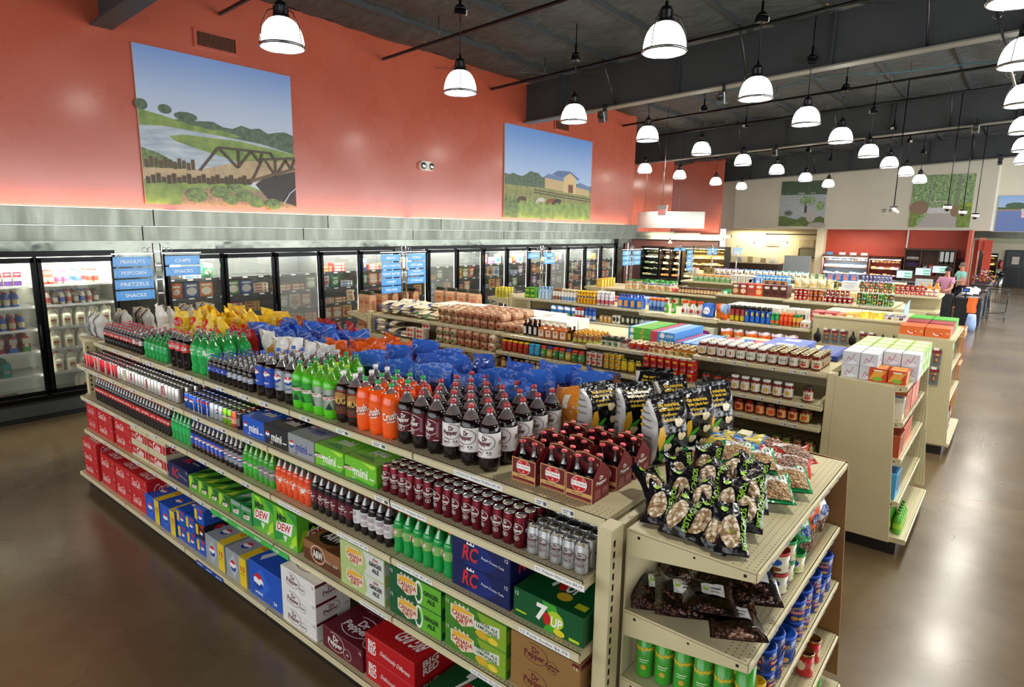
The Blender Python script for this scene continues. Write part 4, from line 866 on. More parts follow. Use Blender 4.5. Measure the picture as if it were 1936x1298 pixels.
def half(name, **k): return bottle('soda_bottle', 'half litre soda bottle', .245, .034, n=12, glass='clear_plastic', **k)
BT['coke_h'] = half('c', liquid=COLA, cap='#c01c22/p', label='#c0201f/p', lz=(.38, .58), art=rep(lambda c: [wr('Coca-Cola', c, .5, .26, .4, W_, s=.3)]), contour=True)
for q in (BT['coke_h'],): pass
BT['sprite_h'] = bottle('soda_bottle', 'half litre soda bottle', .245, .034, '#1f9a4a/g', 'green_plastic', '#157a44/p', '#2bb25c/p', (.38, .6), [('r', .4, .1, .5, .9, W_)], n=12, contour=True)
BT['pepsi_h'] = half('p', liquid=COLA, cap='#1f55c0/p', label='#1c4db4/p', lz=(.2, .56), art=rep(lambda c: globe(c, .6, .12, .2)+[('t', 'pepsi', c-.02, .3, .3, .12, W_, {'r': 90})])+[('r', 0, .0, 1, .03, '#b8202a/c')])
BT['pepsid_h'] = half('p', liquid=COLA, cap='#b7bcc0/p', label='#a8b2bc/m', lz=(.2, .56), art=rep(lambda c: globe(c, .6, .1, .18)))
BT['dew_h'] = bottle('soda_bottle', 'half litre soda bottle', .245, .034, '#3f9a2c/g', 'lime_plastic', '#12864a/p', '#3cb43a/p', (.24, .56), rep(lambda c: dew(c, .6, .34)), n=12)
BT['dewd_h'] = bottle('soda_bottle', 'half litre soda bottle', .245, .034, '#3f9a2c/g', 'lime_plastic', '#8cc21e/p', '#9aa89c/m', (.24, .56), rep(lambda c: dew(c, .6, .34)), n=12)
BT['crush_h'] = half('c', liquid='#d8481c/g', cap='#0f7a4c/p', label='#e65a2c/p', lz=(.24, .6), art=rep(lambda c: [wr('Crush', c, .6, .3, .3, W_, r=10)])+[('r', .46, .2, .6, .5, W_)])
BT['dp_h'] = half('d', liquid='#12070a/g', cap='#7a2028/p', label='#5d1624/p', lz=(.24, .58), art=rep(lambda c: [wr('Dr', c, .72, .08, .16, W_), wr('Pepper', c, .52, .24, .2, W_), ('o', c, .26, .06, .14, .12, W_)]))
BT['dpd_h'] = half('d', liquid='#12070a/g', cap='#7a2028/p', label='#d9d8d6/p', lz=(.24, .58), art=[('r', .42, .55, .62, .9, '#a89aa0/c'), ('r', .42, .1, .62, .4, '#b8aeb2/c'), ('t', 'Dr Pepper', .2, .6, .3, .2, MAR)])
BT['7up_h'] = bottle('soda_bottle', 'half litre soda bottle', .25, .037, '#0f9440/g', 'green_plastic', '#c8321e/p', '#7fae5c/p', (.4, .6), rep(lambda c: [('e', c, .5, .07, .36, '#c0281e/c'), wr('7UP', c, .5, .2, .5, W_)]), n=14, contour=True)
def can(body, H=.122, R_=.033, art=(), kind='soda_can', cat='soda can', rim='#c9cbca/s'):
    b = B().lathe([(R_*.78, 0, rim), (R_*.98, .006, body), (R_, .012), (R_, H-.014, body), (R_*.86, H-.003, rim), (R_*.87, H), (R_*.81, H), (R_*.8, H-.005)], 16, caps=True)
    b.art(list(art), cyl(R_, .012, H-.014), .06, lift=.0005, asp=2*PI*R_/(H-.026))
    lid = B().lathe([(R_*.79, H-.0045, '#d5d7d6/s'), (R_*.7, H-.0055), (.0, H-.0055)], 16, caps=False)
    lid.prism([(.004+.0075*math.cos(a*PI/5), -.002+.011*math.sin(a*PI/5)) for a in range(10)], 'z', H-.0052, H-.0036, '#b5b7b6/s')
    lid.prism([(.004+.0035*math.cos(a*PI/4), .003+.004*math.sin(a*PI/4)) for a in range(8)], 'z', H-.0036, H-.0032, '#55585a/m')
    return Proto(kind, cat, b, [('lid', lid)])
CN = {}
CN['coke'] = can('#b3161c/m', art=rep(lambda c: [('t', 'Coca-Cola', c, .5, .62, .16, W_, {'r': 90, 's': .3, 'b': .03})]))
CN['dcoke'] = can('#c2beb6/m', art=rep(lambda c: [('r', c-.07, .08, c+.07, .95, '#b01a22/c'), ('t', 'Coke', c, .5, .5, .16, W_, {'r': 90, 's': .3, 'b': .03})]))
CN['scoke'] = can('#c2beb6/m', art=[('r', .1, 0, .3, 1, '#c7b98a/c'), ('r', .6, 0, .66, 1, '#c7b98a/c')])
CN['pepsi'] = can('#1d4fb6/m', art=rep(lambda c: globe(c, .6, .11, .26)+[('t', 'pepsi', c+.13, .4, .5, .1, W_, {'r': 90, 'b': .03})]))
CN['wpepsi'] = can('#1d3f9a/m', art=[('r', 0, .8, 1, 1, '#b8202a/c')]+rep(lambda c: [('t', 'pepsi', c, .42, .6, .14, W_, {'r': 90, 'b': .03})]))
CN['dpepsi'] = can('#aab2ba/m', art=rep(lambda c: globe(c, .6, .09, .2)))
CN['dew'] = can('#7fb52a/m', art=rep(lambda c: dew(c, .55, .34)))
CN['peach'] = can('#c8573a/m', art=[('r', .2, .2, .8, .6, '#e8a080/c')])
CN['black'] = can('#17181c/m', art=[('r', .3, .2, .7, .8, '#6a6c70/c')])
CN['dp'] = can('#6e1a26/m', .156, .0315, rep(lambda c: [wr('Dr', c, .76, .09, .13, W_), wr('Pepper', c, .6, .25, .15, W_), ('o', c, .67, .15, .2, .08, W_, (-140, 110)), ('o', c, .33, .07, .09, .12, W_), wr('23', c, .33, .06, .08, W_)]), cat='tall soda can')
CN['ddp'] = can('#c6c8c8/m', .13, .0315, rep(lambda c: [wr('Dr', c, .76, .09, .13, MAR), wr('Pepper', c, .6, .25, .15, MAR), ('o', c, .67, .15, .2, .08, MAR, (-140, 110)), ('o', c, .33, .1, .09, .12, MAR), wr('Diet', c, .33, .09, .08, MAR)]), cat='mini soda can')
def carton(name, cat, w, d, h, base, F=(), Sd=(), T=(), bev=.003, extra=()):
    b = B().box(-w/2, 0, 0, w/2, d, h, base, bev=bev)
    if F: b.art(list(F), front(-w/2+bev, w/2-bev, bev, h-bev, 0), asp=w/h)
    if Sd: b.art(list(Sd), sidef(0+bev, d-bev, bev, h-bev, w/2), asp=d/h)
    if T: b.art(list(T), topf(-w/2+bev, w/2-bev, bev, d-bev, h), asp=w/d)
    return Proto(name, cat, b, extra)
def drpc(cx, cy, s, a, col, diet=None):   # a: aspect (w/h) of the face
    o = [wr('Dr', cx+s*.1/a, cy+s*.27, s*.62/a, s*.46, col), wr('Pepper', cx, cy-s*.2, s*1.65/a, s*.58, col), ('o', cx+s*.02/a, cy, s*1.05/a, s*.72, .05, col, (-150, 120))]
    if diet: o += [('o', cx+s*1.4/a, cy-s*.36, s*.44/a, s*.44, .06, col)]+[wr(x, cx+s*1.4/a, cy-s*.36+(.1*s if len(diet) > 1 else 0)-.22*s*i, s*(.14*len(x))/a, s*.17, col) for i, x in enumerate(diet)]
    return o
cokeF = [('t', 'Coca-Cola', .34, .55, .52, .5, '#e8c8c0/c', {'s': .35, 'b': .02}), ('l', [(.62, .42), (.98, .42)], .012, '#e0a8a0/c'), ('l', [(.08, .3), (.98, .12)], .01, '#d89890/c'), ('t', '12', .92, .82, .06, .14, W_)]
cokeT = [('p', [(.05, .75), (.3, .9), (.35, .55), (.6, .42), (.95, .5), (.6, .36), (.25, .4)], '#e6dcd8/c'), ('t', 'Coca-Cola', .6, .2, .6, .22, W_, {'s': .35})]
XB = {}
XB['coke'] = carton('soda_carton', 'soda carton', .395, .26, .14, '#b81c20/c', cokeF, [('t', 'Coca-Cola', .5, .5, .7, .5, W_, {'s': .3}), ('l', [(0, .8), (1, .8)], .02, W_)], cokeT)
XB['coke3'] = carton('soda_carton', 'soda carton', .395, .26, .13, '#b81c20/c', cokeF, [('t', 'Coca-Cola', .5, .5, .7, .5, W_, {'s': .3})], cokeT)
XB['coke_e'] = carton('soda_carton', 'soda carton', .3, .39, .14, '#b81c20/c', [('t', 'Coca-Cola', .45, .55, .6, .5, '#e8c8c0/c', {'s': .35}), ('l', [(.2, .2), (.98, .12)], .012, '#e0a8a0/c')], [('t', 'Coca-Cola', .5, .5, .7, .5, W_, {'s': .3})], cokeT)
XB['coke_b'] = carton('soda_carton', 'soda carton', .37, .39, .162, '#b81c20/c', cokeF, [('t', 'Coca-Cola', .5, .5, .7, .5, W_, {'s': .3})], cokeT)
XB['dcoke'] = carton('soda_carton', 'diet soda carton', .375, .26, .14, '#c2b896/c', [('r', 0, .22, 1, .8, '#b01f22/c'), ('t', 'Coke', .52, .5, .42, .52, '#e6ded6/c', {'s': .2, 'b': .03}), ('t', 'Diet', .18, .5, .16, .2, '#e6ded6/c'), ('r', .84, .22, .86, .8, '#d8c8b8/c')], [('r', 0, .25, .8, .75, '#a01c20/c'), ('t', 'Coke', .4, .5, .5, .4, W_)])
XB['rc12'] = carton('soda_carton', 'soda carton', .385, .26, .14, '#141c4c/c', [wr('RC', .36, .5, .3, .62, '#c02a34/c', s=.15), ('t', 'Royal Crown', .72, .45, .4, .12, W_, {'r': -8}), ('t', '12', .93, .86, .06, .14, W_)], [wr('RC', .4, .5, .5, .6, '#c02a34/c', s=.15)], [wr('RC', .4, .5, .3, .4, '#c02a34/c', s=.15), ('t', 'Royal Crown', .72, .45, .3, .1, W_)])
XB['dewflat'] = carton('soda_carton', 'soda carton', .165, .38, .125, '#4f9a28/c', [('p', [(0, 0), (.4, .7), (.3, 1), (0, .9)], '#a9c83c/c'), ('p', [(.5, 1), (.8, .2), (1, .5), (1, 1)], '#1e5a24/c')]+dew(.58, .4, .42), [('p', [(0, .2), (.5, 1), (1, .3), (.6, .1)], '#1e5a24/c')], [('p', [(0, .1), (.3, .5), (.2, 1), (.6, .6), (1, .9), (.7, .3)], '#173f1c/c'), ('p', [(.5, .0), (.8, .3), (1, .1)], '#b9d23c/c'), ('p', [(.0, .6), (.3, .8), (.1, 1)], '#b9d23c/c')])
XB['dewgreen'] = carton('soda_carton', 'soda carton', .148, .38, .125, '#2f8a48/c', [('p', [(0, 1), (1, 1), (1, .8), (0, .7)], '#8c9890/c')]+dew(.5, .4, .5), [('p', [(0, .2), (.5, 1), (1, .3), (.6, .1)], '#1e5a24/c')], [('p', [(0, .1), (.3, .5), (.2, 1), (.6, .6), (1, .9), (.7, .3)], '#a8b4ac/c'), ('p', [(.5, 0), (.8, .3), (1, .1)], '#173f1c/c')])
XB['dew24'] = carton('soda_carton', 'large soda carton', .285, .4, .262, '#5cae2c/c', [('p', [(0, 0), (.5, .2), (.3, .45), (0, .4)], '#2c8a3c/c'), ('p', [(.6, 1), (1, .7), (1, 1)], '#2c8a3c/c'), ('p', [(.1, 1), (.5, .8), (.4, 1)], '#a8d42c/c'), ('p', [(.7, 0), (1, .2), (1, .5), (.8, .3)], '#a8d42c/c'), ('p', [(.4, .28), (.5, .1), (.6, .3)], '#d8dcd4/c')]+dew(.46, .58, .62)+[('t', '24', .76, .08, .16, .08, W_)],
                    [('p', [(0, 0), (.4, .6), (.1, .5)], '#a8d42c/c'), ('p', [(.5, .2), (1, .9), (1, .1)], '#2c8a3c/c')]+dew(.5, .45, .6), [('p', [(0, .1), (.3, .5), (.2, 1), (.6, .6), (1, .9), (.7, .3)], '#2c8a3c/c')])
XB['aw'] = carton('soda_carton', 'soda carton', .4, .26, .138, '#8a5c38/c', [('p', [(0, 0), (0, .6), (.2, .66), (.4, .5), (.6, .45), (.8, .55), (1, .4), (1, 0)], '#5a301c/c'), ('e', .4, .55, .2, .46, '#e0d4c0/c'), ('e', .4, .55, .185, .42, '#1d1512/c'), ('o', .4, .55, .17, .38, .1, '#c8642c/c'), wr('A&W', .4, .55, .27, .42, '#e6dfd4/c'), ('t', 'ROOT BEER', .78, .45, .32, .13, '#e6d4b4/c')]+[('l', [(x, 0), (x, .4)], .01, '#3a1c10/c') for x in (.08, .17, .26, .55, .64, .73, .82, .92)],
                  [wr('A&W', .5, .5, .5, .5, '#e6dfd4/c')], [('e', .4, .5, .3, .34, '#1d1512/c'), wr('A&W', .4, .5, .4, .3, '#e6dfd4/c'), ('p', [(.6, 0), (.7, .9), (1, 1), (1, 0)], '#6a4026/c')])
def canada(base, right, txt, tc, x=.42, extra=()):
    sh = lambda cx, s: [('p', [(cx-.2*s, .82), (cx, .9), (cx+.2*s, .82), (cx+.2*s, .35), (cx, .1), (cx-.2*s, .35)], '#d8ccb0/c'), ('p', [(cx-.17*s, .8), (cx, .86), (cx+.17*s, .8), (cx+.17*s, .7), (cx-.17*s, .6)], '#dba838/c'), wr('CANADA', cx, .52, .36*s, .2, '#a8281e/c'), wr('DRY', cx, .3, .2*s, .2, '#a8281e/c')]+[('p', [(cx-.14*s+.07*s*i, .9), (cx-.11*s+.07*s*i, 1), (cx-.08*s+.07*s*i, .9)], '#d8ccb0/c') for i in range(4)]
    F = [('p', [(.56, 0), (.62, .3), (.6, .7), (.54, 1), (1, 1), (1, 0)], right)]+list(extra)+sh(x, 1)+[wr(t, .82, .62-.27*i, .06*len(t)/1.4+.02, .2, tc) for i, t in enumerate(txt)]+[('t', '12', .05, .86, .05, .14, W_)]
    return carton('soda_carton', 'soda carton', .415, .26, .142, base, F, [('r', 0, .3, 1, .8, right)], [('p', [(.5, 0), (.6, .5), (.5, 1), (1, 1), (1, 0)], right)])
XB['cdiet'] = canada('#a9bc78/c', '#c9ccc4/c', ['GINGER', 'ALE'], '#3a3c3a/c', .34, [wr('diet', .82, .86, .12, .16, '#a8281e/c')])
XB['cginger'] = canada('#14532c/c', '#5fa82c/c', ['GINGER', 'ALE'], '#123c1c/c', .36, [('o', .58, .5, .08, .5, .25, '#d8e0d0/c')])
XB['clemon'] = canada('#3f7a24/c', '#7fa02c/c', [], '#ffffff/c', .3, [('p', [(.5, .62), (.9, .8), (.9, .4), (.5, .3)], '#d4d6c4/c'), wr('GINGER ALE', .7, .64, .34, .14, '#1e4a2c/c', r=-3), wr('LEMONADE', .7, .46, .34, .14, '#1e4a2c/c', r=-3), ('e', .62, .2, .1, .16, '#c9a42c/c'), ('e', .8, .16, .08, .13, '#e0c23c/c')])
XB['dpgold'] = carton('soda_carton', 'soda carton', .39, .26, .138, '#8c6a3c/c', drpc(.36, .56, .52, 2.8, '#5d1624/c', ['Caffeine', 'Free'])+[('t', '12', .95, .86, .05, .14, W_), ('r', .9, .9, 1, 1, '#5d1624/c')], [('r', 0, .8, 1, 1, '#5d1624/c')]+drpc(.5, .45, .5, 1.8, '#5d1624/c'))
XB['ddp'] = carton('soda_carton', 'soda carton', .39, .26, .13, '#d9d6d0/c', drpc(.34, .52, .56, 2.7, MAR, ['Diet'])+[('t', '12', .95, .82, .05, .14, MAR)], [('r', 0, .84, .6, 1, MAR)]+drpc(.42, .45, .46, 1.8, MAR)+[('t', '12', .9, .3, .1, .18, MAR)], drpc(.4, .55, .5, 1.5, MAR))
XB['dp12'] = carton('soda_carton', 'soda carton', .4, .26, .145, '#591320/c', drpc(.32, .56, .6, 2.7, '#e0dcd8/c', ['23'])+[('t', '12', .95, .85, .05, .14, W_)], drpc(.42, .45, .5, 1.8, '#e0dcd8/c'), [(*q[:1], q[1], *q[2:]) for q in drpc(.5, .5, .5, 1.5, '#e0dcd8/c', ['23'])])
XB['bigred'] = carton('soda_carton', 'soda carton', .42, .4, .145, '#b0161c/c', [wr('BIG', .14, .66, .16, .3, W_), wr('RED', .14, .34, .17, .3, W_), ('t', 'Deliciously Different', .62, .42, .6, .26, '#e6dcd8/c', {'s': .3, 'r': -4, 'b': .01})], [wr('BIG', .3, .7, .3, .3, W_), wr('RED', .3, .36, .3, .3, W_)], [wr('BIG RED', .65, .3, .5, .25, W_, s=.3, r=180), ('t', 'Deliciously', .3, .75, .4, .12, '#e6dcd8/c', {'s': .3, 'r': -10}), ('e', .42, .5, .03, .16, '#b8b4ae/c')])
sevF = [('p', [(.45, 0), (.55, .5), (.42, 1), (.62, 1), (.7, .5), (.6, 0)], '#3f9a2c/c'), ('e', .62, .5, .12, .3, '#a8c42c/c'), ('t', '7', .42, .55, .16, .62, W_, {'b': .05, 's': .1}), ('e', .5, .42, .055, .22, '#b8201e/c'), wr('UP', .64, .42, .16, .36, W_, s=.1), ('e', .68, .12, .08, .12, '#d4c42c/c'), ('t', '12', .05, .86, .05, .14, W_), ('r', .82, .06, .96, .16, '#b8cc2c/c'), ('r', .04, .2, .2, .26, '#b8cc2c/c')]
XB['7up'] = carton('soda_carton', 'soda carton', .385, .4, .142, '#0a4f26/c', sevF, [('t', '7', .4, .5, .2, .6, W_, {'b': .05}), ('e', .55, .45, .1, .3, '#b8201e/c'), wr('UP', .75, .45, .25, .4, W_)], [('t', '7', .38, .5, .14, .42, W_, {'b': .05}), ('e', .48, .42, .07, .14, '#b8201e/c'), wr('UP', .62, .42, .2, .26, W_), ('e', .6, .2, .1, .08, '#d4b42c/c'), ('r', .8, .1, .95, .2, '#b8cc2c/c')])
XB['rc'] = carton('soda_carton', 'soda carton', .38, .26, .135, '#101a4c/c', [('p', [(.2, 0), (.5, .5), (.3, 1), (.6, 1), (.8, .4), (.6, 0)], '#15266a/c'), wr('RC', .33, .5, .26, .62, '#c02a34/c', s=.15), ('t', 'Royal Crown Cola', .72, .5, .38, .13, W_, {'r': -4}), ('p', [(.26, .84), (.28, .97), (.31, .86), (.34, .98), (.37, .86), (.4, .97), (.4, .84)], W_), ('t', '12', .95, .85, .05, .14, W_)], [wr('RC', .5, .5, .5, .6, '#c02a34/c', s=.15)])
def cube(base, w, h, yb=True, txt='pepsi'):
    F = [('p', [(.1, .5), (.38, .95), (.62, .5), (.38, .05)], {'#1d4fb0/c': '#2a60c8/c', '#8f9396/c': '#a8acae/c'}.get(base, base))]+globe(.36, .5, .15, .2)
    T = globe(.35, .3, .14, .12)+[wr(txt, .4, .66, .3, .1, W_ if base[1] != '8' else '#1b3f94/c')]
    if yb: F += [('r', .68, 0, 1, 1, '#d8b820/c'), wr('15', .84, .62, .2, .18, '#a8241c/c'), ('t', 'PACK', .84, .44, .2, .06, '#a8241c/c')]; T += [('r', .68, 0, 1, 1, '#d8b820/c'), wr('15', .84, .5, .18, .18, '#a8241c/c')]
    return carton('soda_carton', 'large soda carton', w, .38, h, base, F, globe(.3, .6, .2, .2), T)
XB['p15'] = cube('#1d4fb0/c', .3, .225); XB['g15'] = cube('#8f9396/c', .305, .225)
XB['p24'] = carton('soda_carton', 'large soda carton', .43, .4, .26, '#1d4fb0/c', [('p', [(.1, .5), (.4, .95), (.66, .5), (.38, .05)], '#2a60c8/c')]+globe(.3, .5, .15, .24)+[wr('pepsi', .3, .16, .22, .1, W_), wr('24', .8, .16, .1, .1, W_)], globe(.5, .55, .26, .28)+[wr('pepsi', .5, .12, .4, .12, W_)], [wr('pepsi', .35, .75, .3, .1, W_), ('p', [(.1, .2), (.2, .1), (.3, .5), (.2, .55)], '#c8ccd4/c')]+globe(.55, .5, .1, .1))
def p12(base): return carton('soda_carton', 'soda carton', .155, .39, .13, base, [('r', .0, .2, .3, .9, '#d8b820/c')]+globe(.64, .42, .18, .22)+[('p', [(.4, 1), (.8, .75), (1, 1)], '#b8202a/c')], globe(.3, .5, .14, .36)+[wr('pepsi', .65, .5, .3, .3, W_)], globe(.4, .3, .2, .1))
XB['p12'] = p12('#1d4fb0/c'); XB['p12k'] = p12('#1a1b20/c')
def mini(base, tc, g=True, flip=0): 
    F = [wr('mini', .52, .45, .44, .42, tc)]+(globe(.14, .5, .09, .2) if g else dew(.14, .5, .28))+[('t', '10', .3, .12, .1, .12, tc), ('r', .8, .3, .95, .36, tc)]
    T = [wr('mini', .55, .5, .44, .3, tc, r=flip)]+(globe(.14, .6, .09, .14) if g else [('p', [(.0, .2), (.6, .3), (.8, .1)], '#2f8a2c/c')])
    if not g: F += [('p', [(0, 0), (.4, .1), (.9, .05), (1, .3), (1, 0)], '#2f8a2c/c'), ('p', [(.55, 1), (.9, .8), (1, .9), (1, 1)], '#a9dc3c/c')]
    return carton('mini_can_carton', 'mini can carton', .29, .27, .135, base, F, [('r', .1, .4, .9, .6, tc)] if g else [('p', [(0, 0), (.5, .9), (1, .4)], '#2f8a2c/c')], T)
XB['mb'] = mini('#1450b4/c', W_); XB['mk'] = mini('#1c1d20/c', W_); XB['mg'] = mini('#8c8f92/c', '#2a3f94/c'); XB['md'] = mini('#6cb82c/c', W_, False); XB['md2'] = mini('#6cb82c/c', W_, False, 180)

# ---------------------------------------------------------------- soda: on the nearest run
T1 = 1.525
block(BT['coke_s'], 'small red capped cola bottle on the top shelf', 'small cola bottles', -7.27, 2.26, T1, 9, .074, 4, .074, rnd=3)
block([BT['coke_s'], BT['cokez_s']], 'small cola bottle beside the green bottles', 'small mixed cola bottles', -6.59, 2.26, T1, 4, .074, 5, .074, rnd=3)
block(BT['sprite_s'], 'small green soda bottle on the top shelf', 'small green bottles', -6.23, 2.26, T1, 6, .084, 4, .08, rnd=3)
block(BT['coke_l'], 'two litre cola bottle with red cap', 'two litre cola bottles', -5.64, 2.27, T1, 3, .122, 2, .2, rnd=.4)
block(BT['sprite_l'], 'two litre green soda bottle', 'two litre green bottles', -5.26, 2.29, T1, 3, .13, 3, .13, jit=.004, rnd=2)
block(BT['pepsi_s'], 'small blue labelled cola bottle', 'small blue labelled bottles', -4.94, 2.25, T1, 4, .075, 5, .076, rnd=.6)
block(BT['pepsid_s'], 'small silver labelled cola bottle', 'small silver labelled bottles', -4.63, 2.25, T1, 5, .079, 5, .076, rnd=.6)
block(BT['pepsi_l'], 'two litre cola bottle with blue label', 'blue labelled two litre bottles', -4.18, 2.27, T1, 2, .118, 3, .125, rnd=.4)
block(BT['pepsid_l'], 'two litre cola bottle with silver label', 'silver labelled two litre bottles', -3.94, 2.28, T1, 2, .118, 4, .125, rnd=.4)
block(BT['dew_l'], 'two litre lime soda bottle, dark green cap', 'lime soda bottles', -3.7, 2.27, T1, 2, .118, 4, .125, rnd=.5)
block(BT['dewd_l'], 'two litre lime soda bottle, light green cap', 'light capped lime bottles', -3.46, 2.27, T1, 2, .118, 2, .125, rnd=.5)
block(BT['mug_l'], 'two litre root beer bottle with white cap', 'root beer bottles', -3.22, 2.28, T1, 2, .118, 3, .125, rnd=.5)
block(BT['crush_l'], 'two litre orange soda bottle with green cap', 'orange soda bottles', -2.99, 2.27, T1, 3, .12, 3, .125, rnd=.6)
block(BT['dp_l'], 'two litre bottle with maroon label', 'maroon labelled two litre bottles', -2.625, 2.28, T1, 3, .122, 5, .135, rnd=.5)
block(BT['dpd_l'], 'two litre bottle with white label', 'white labelled two litre bottles', -2.255, 2.28, T1, 3, .13, 5, .135, rnd=.25)
# glass bottle carriers
cb_ = B(); w, d = .145, .145; M5 = '#6b1a20/c'; TN = '#c49a5c/c'
cb_.box(-w/2, 0, 0, w/2, d, .004, TN)
def pan(b, x0, y0, x1, y1, h0, h1):
    b.add([(x0, y0, 0), (x1, y1, 0), (x1, y1, h1), (x0, y0, h0)], [(0, 1, 2, 3)], M5)
for y in (0, d): cb_.box(-w/2, y-.001, 0, w/2, y+.001, .12, M5)
for s in (-1, 1): cb_.prism([(0, 0), (d, 0), (d, .12), (d*.62, .175), (d*.38, .175), (0, .12)], 'x', s*w/2-.001, s*w/2+.001, M5)
cb_.art([('r', 0, 0, 1, .04, TN), ('r', 0, 0, .03, 1, TN), ('r', .97, 0, 1, 1, TN), ('r', 0, .96, 1, 1, TN), ('r', .03, .18, .97, .34, TN), ('e', .5, .66, .3, .32, '#e0d0b4/c'), ('e', .5, .66, .28, .3, RED), ('r', .22, .56, .78, .76, W_), ('t', 'Dr Pepper', .5, .66, .54, .11, MAR), ('t', '10', .38, .84, .1, .08, W_), ('t', '2', .64, .84, .06, .08, W_), ('t', '4', .5, .46, .07, .1, W_), ('r', .1, .08, .8, .13, '#8c3a34/c'), ('t', 'Real Sugar', .45, .26, .4, .07, MAR)], front(-w/2, w/2, 0, .12, -.001))
cb_.art([wr('Dr', .5, .78, .22, .14, W_), wr('Pepper', .5, .6, .6, .16, W_), ('r', .1, .08, .45, .4, '#8c4a48/c'), ('r', .55, .2, .9, .42, '#8c4a48/c')], sidef(0, d, 0, .14, w/2+.001))
dv = B().prism([(-w/2, .004), (w/2, .004), (w/2, .19), (w*.2, .2), (-w*.3, .21), (-w/2, .2)], 'y', d/2-.001, d/2+.001, M5)
dv.art([('l', [(.02, .02), (.02, .94), (.4, .98), (.97, .9), (.97, .02)], .02, TN), ('e', .46, .82, .17, .07, '#180808/c'), ('t', '4', .84, .76, .08, .08, '#d8b060/c')], front(-w/2, w/2, .004, .21, d/2-.001))
CAR = Proto('bottle_carrier', 'bottle carrier', cb_, [('handle_divider', dv)])
gb = B().lathe([(.026, .005, '#0f0608/g'), (.029, .012), (.029, .09), (.026, .112), (.018, .135)], 14); gb.lathe([(.018, .135, 'glass_bottle'), (.0125, .16), (.0125, .19), (.014, .194)], 14, caps=False)
GBT = Proto('glass_soda_bottle', 'glass bottle', gb, [('crown_cap', B().lathe([(.0155, .19, '#d9565c/m'), (.0155, .197), (.012, .201)], 14))])
k = 0
for cx, cy in ((-1.755, 2.26), (-1.595, 2.28), (-1.44, 2.27), (-1.755, 2.43), (-1.595, 2.45), (-1.43, 2.47), (-1.74, 2.61), (-1.585, 2.62), (-1.43, 2.65)):
    k += 1; w_ = ['front row, beside the white labelled bottles', 'front row, middle', 'front row, nearest the walkway', 'middle row, beside the white labelled bottles', 'middle row, centre', 'middle row, at the walkway end', 'back row, beside the white labelled bottles', 'back row, centre', 'back row, at the walkway end'][k-1]
    spawn(CAR, (cx, cy, T1), 'maroon four bottle carrier, '+w_, 'maroon bottle carriers')
    for a in range(2):
        for b_ in range(2):
            spawn(GBT, (cx-.036+.072*a, cy+.037+.071*b_, T1+.0), 'glass bottle in the %s carrier, %s pair, %s' % (nth(k), ['front', 'rear'][b_], ['left', 'right'][a]), 'glass bottles in the carriers')
# cans, second shelf down
S2 = 1.31
block(CN['coke'], 'red cola can on the second shelf', 'red cola cans', -7.33, 2.08, S2, 13, .0685, 5, .07, rnd=3)
block([CN['dcoke'], CN['scoke'], CN['scoke'], CN['dcoke'], CN['scoke']], 'silver diet cola can on the second shelf', 'silver cola cans', -6.43, 2.08, S2, 19, .0685, 5, .07, rnd=3, jit=.002)
for n_, (q, x, n, w) in enumerate((('pepsi', -5.01, 3, 'blue'), ('wpepsi', -4.8, 3, 'dark blue'), ('dpepsi', -4.59, 3, 'silver'), ('dew', -4.385, 2, 'lime'), ('peach', -4.25, 1, 'peach'), ('black', -4.175, 1, 'black'))):
    block(CN[q], w+' soda can beside the mini cartons', w+' cans', x, 2.08+.0, S2, n, .0685, 5, .07, rnd=3)
for i, (q, x, w, n_) in enumerate((('mb', -3.94, 'blue', ''), ('mk', -3.65, 'black', ''), ('mg', -3.36, 'silver', ''), ('md', -3.06, 'lime', ' beside the silver one'), ('md2', -2.76, 'lime', ' beside the maroon cans'))):
    for r_ in range(2): spawn(XB[q], (x, 2.04+r_*.275, S2), '%s mini can carton%s, %s' % (w, n_, ['at the shelf front', 'behind the front one'][r_]), 'mini can cartons')
block(CN['dp'], 'tall maroon soda can, second shelf', 'tall maroon cans', -2.56, 2.075, S2, 6, .066, 5, .067, rnd=.5)
block(CN['dp'], 'tall maroon can nearer the silver cans', 'tall maroon cans by the silver ones', -2.15, 2.075, S2, 9, .066, 6, .067, rnd=.5)
block(CN['ddp'], 'silver mini can at the shelf end', 'silver mini cans', -1.545, 2.075, S2, 5, .064, 6, .066, rnd=.4)
# half litre bottles, third shelf
S3 = .973
for q, x, n, dx, nr, w, rd in (('coke_h', -7.13, 27, .0655, 1, 'red labelled cola', .6), ('sprite_h', -5.33, 5, .07, 1, 'green soda', 2), ('pepsi_h', -4.97, 8, .067, 1, 'blue labelled cola', .3), ('pepsid_h', -4.42, 4, .067, 1, 'silver labelled cola', .6), ('dew_h', -4.14, 3, .07, 1, 'dark capped lime soda', .6), ('dewd_h', -3.93, 3, .07, 1, 'light capped lime soda', .6), ('crush_h', -3.7, 6, .068, 1, 'orange soda', 1), ('dp_h', -3.28, 6, .07, 1, 'maroon labelled', .8), ('dpd_h', -2.85, 5, .07, 1, 'white labelled', .4), ('7up_h', -2.48, 6, .078, 2, 'green red-capped', 1)):
    block(BT[q], 'half litre %s bottle, third shelf' % w, 'half litre bottles, third shelf', x, 2.09, S3, n, dx, nr, .078, rnd=rd, stag=.25 if q == '7up_h' else 0)
def stack(q, x, y, z, n, desc, grp, dz, deep=1, dd=.27):
    for l in range(n):
        for r_ in range(deep):
            spawn(XB[q], (x, y+r_*dd, z+l*dz), desc+((', '+['bottom', 'second', 'top'][l if n == 3 else (0, 2)[l]]+' of the stack') if n > 1 else '')+(', back row' if r_ else ''), grp)
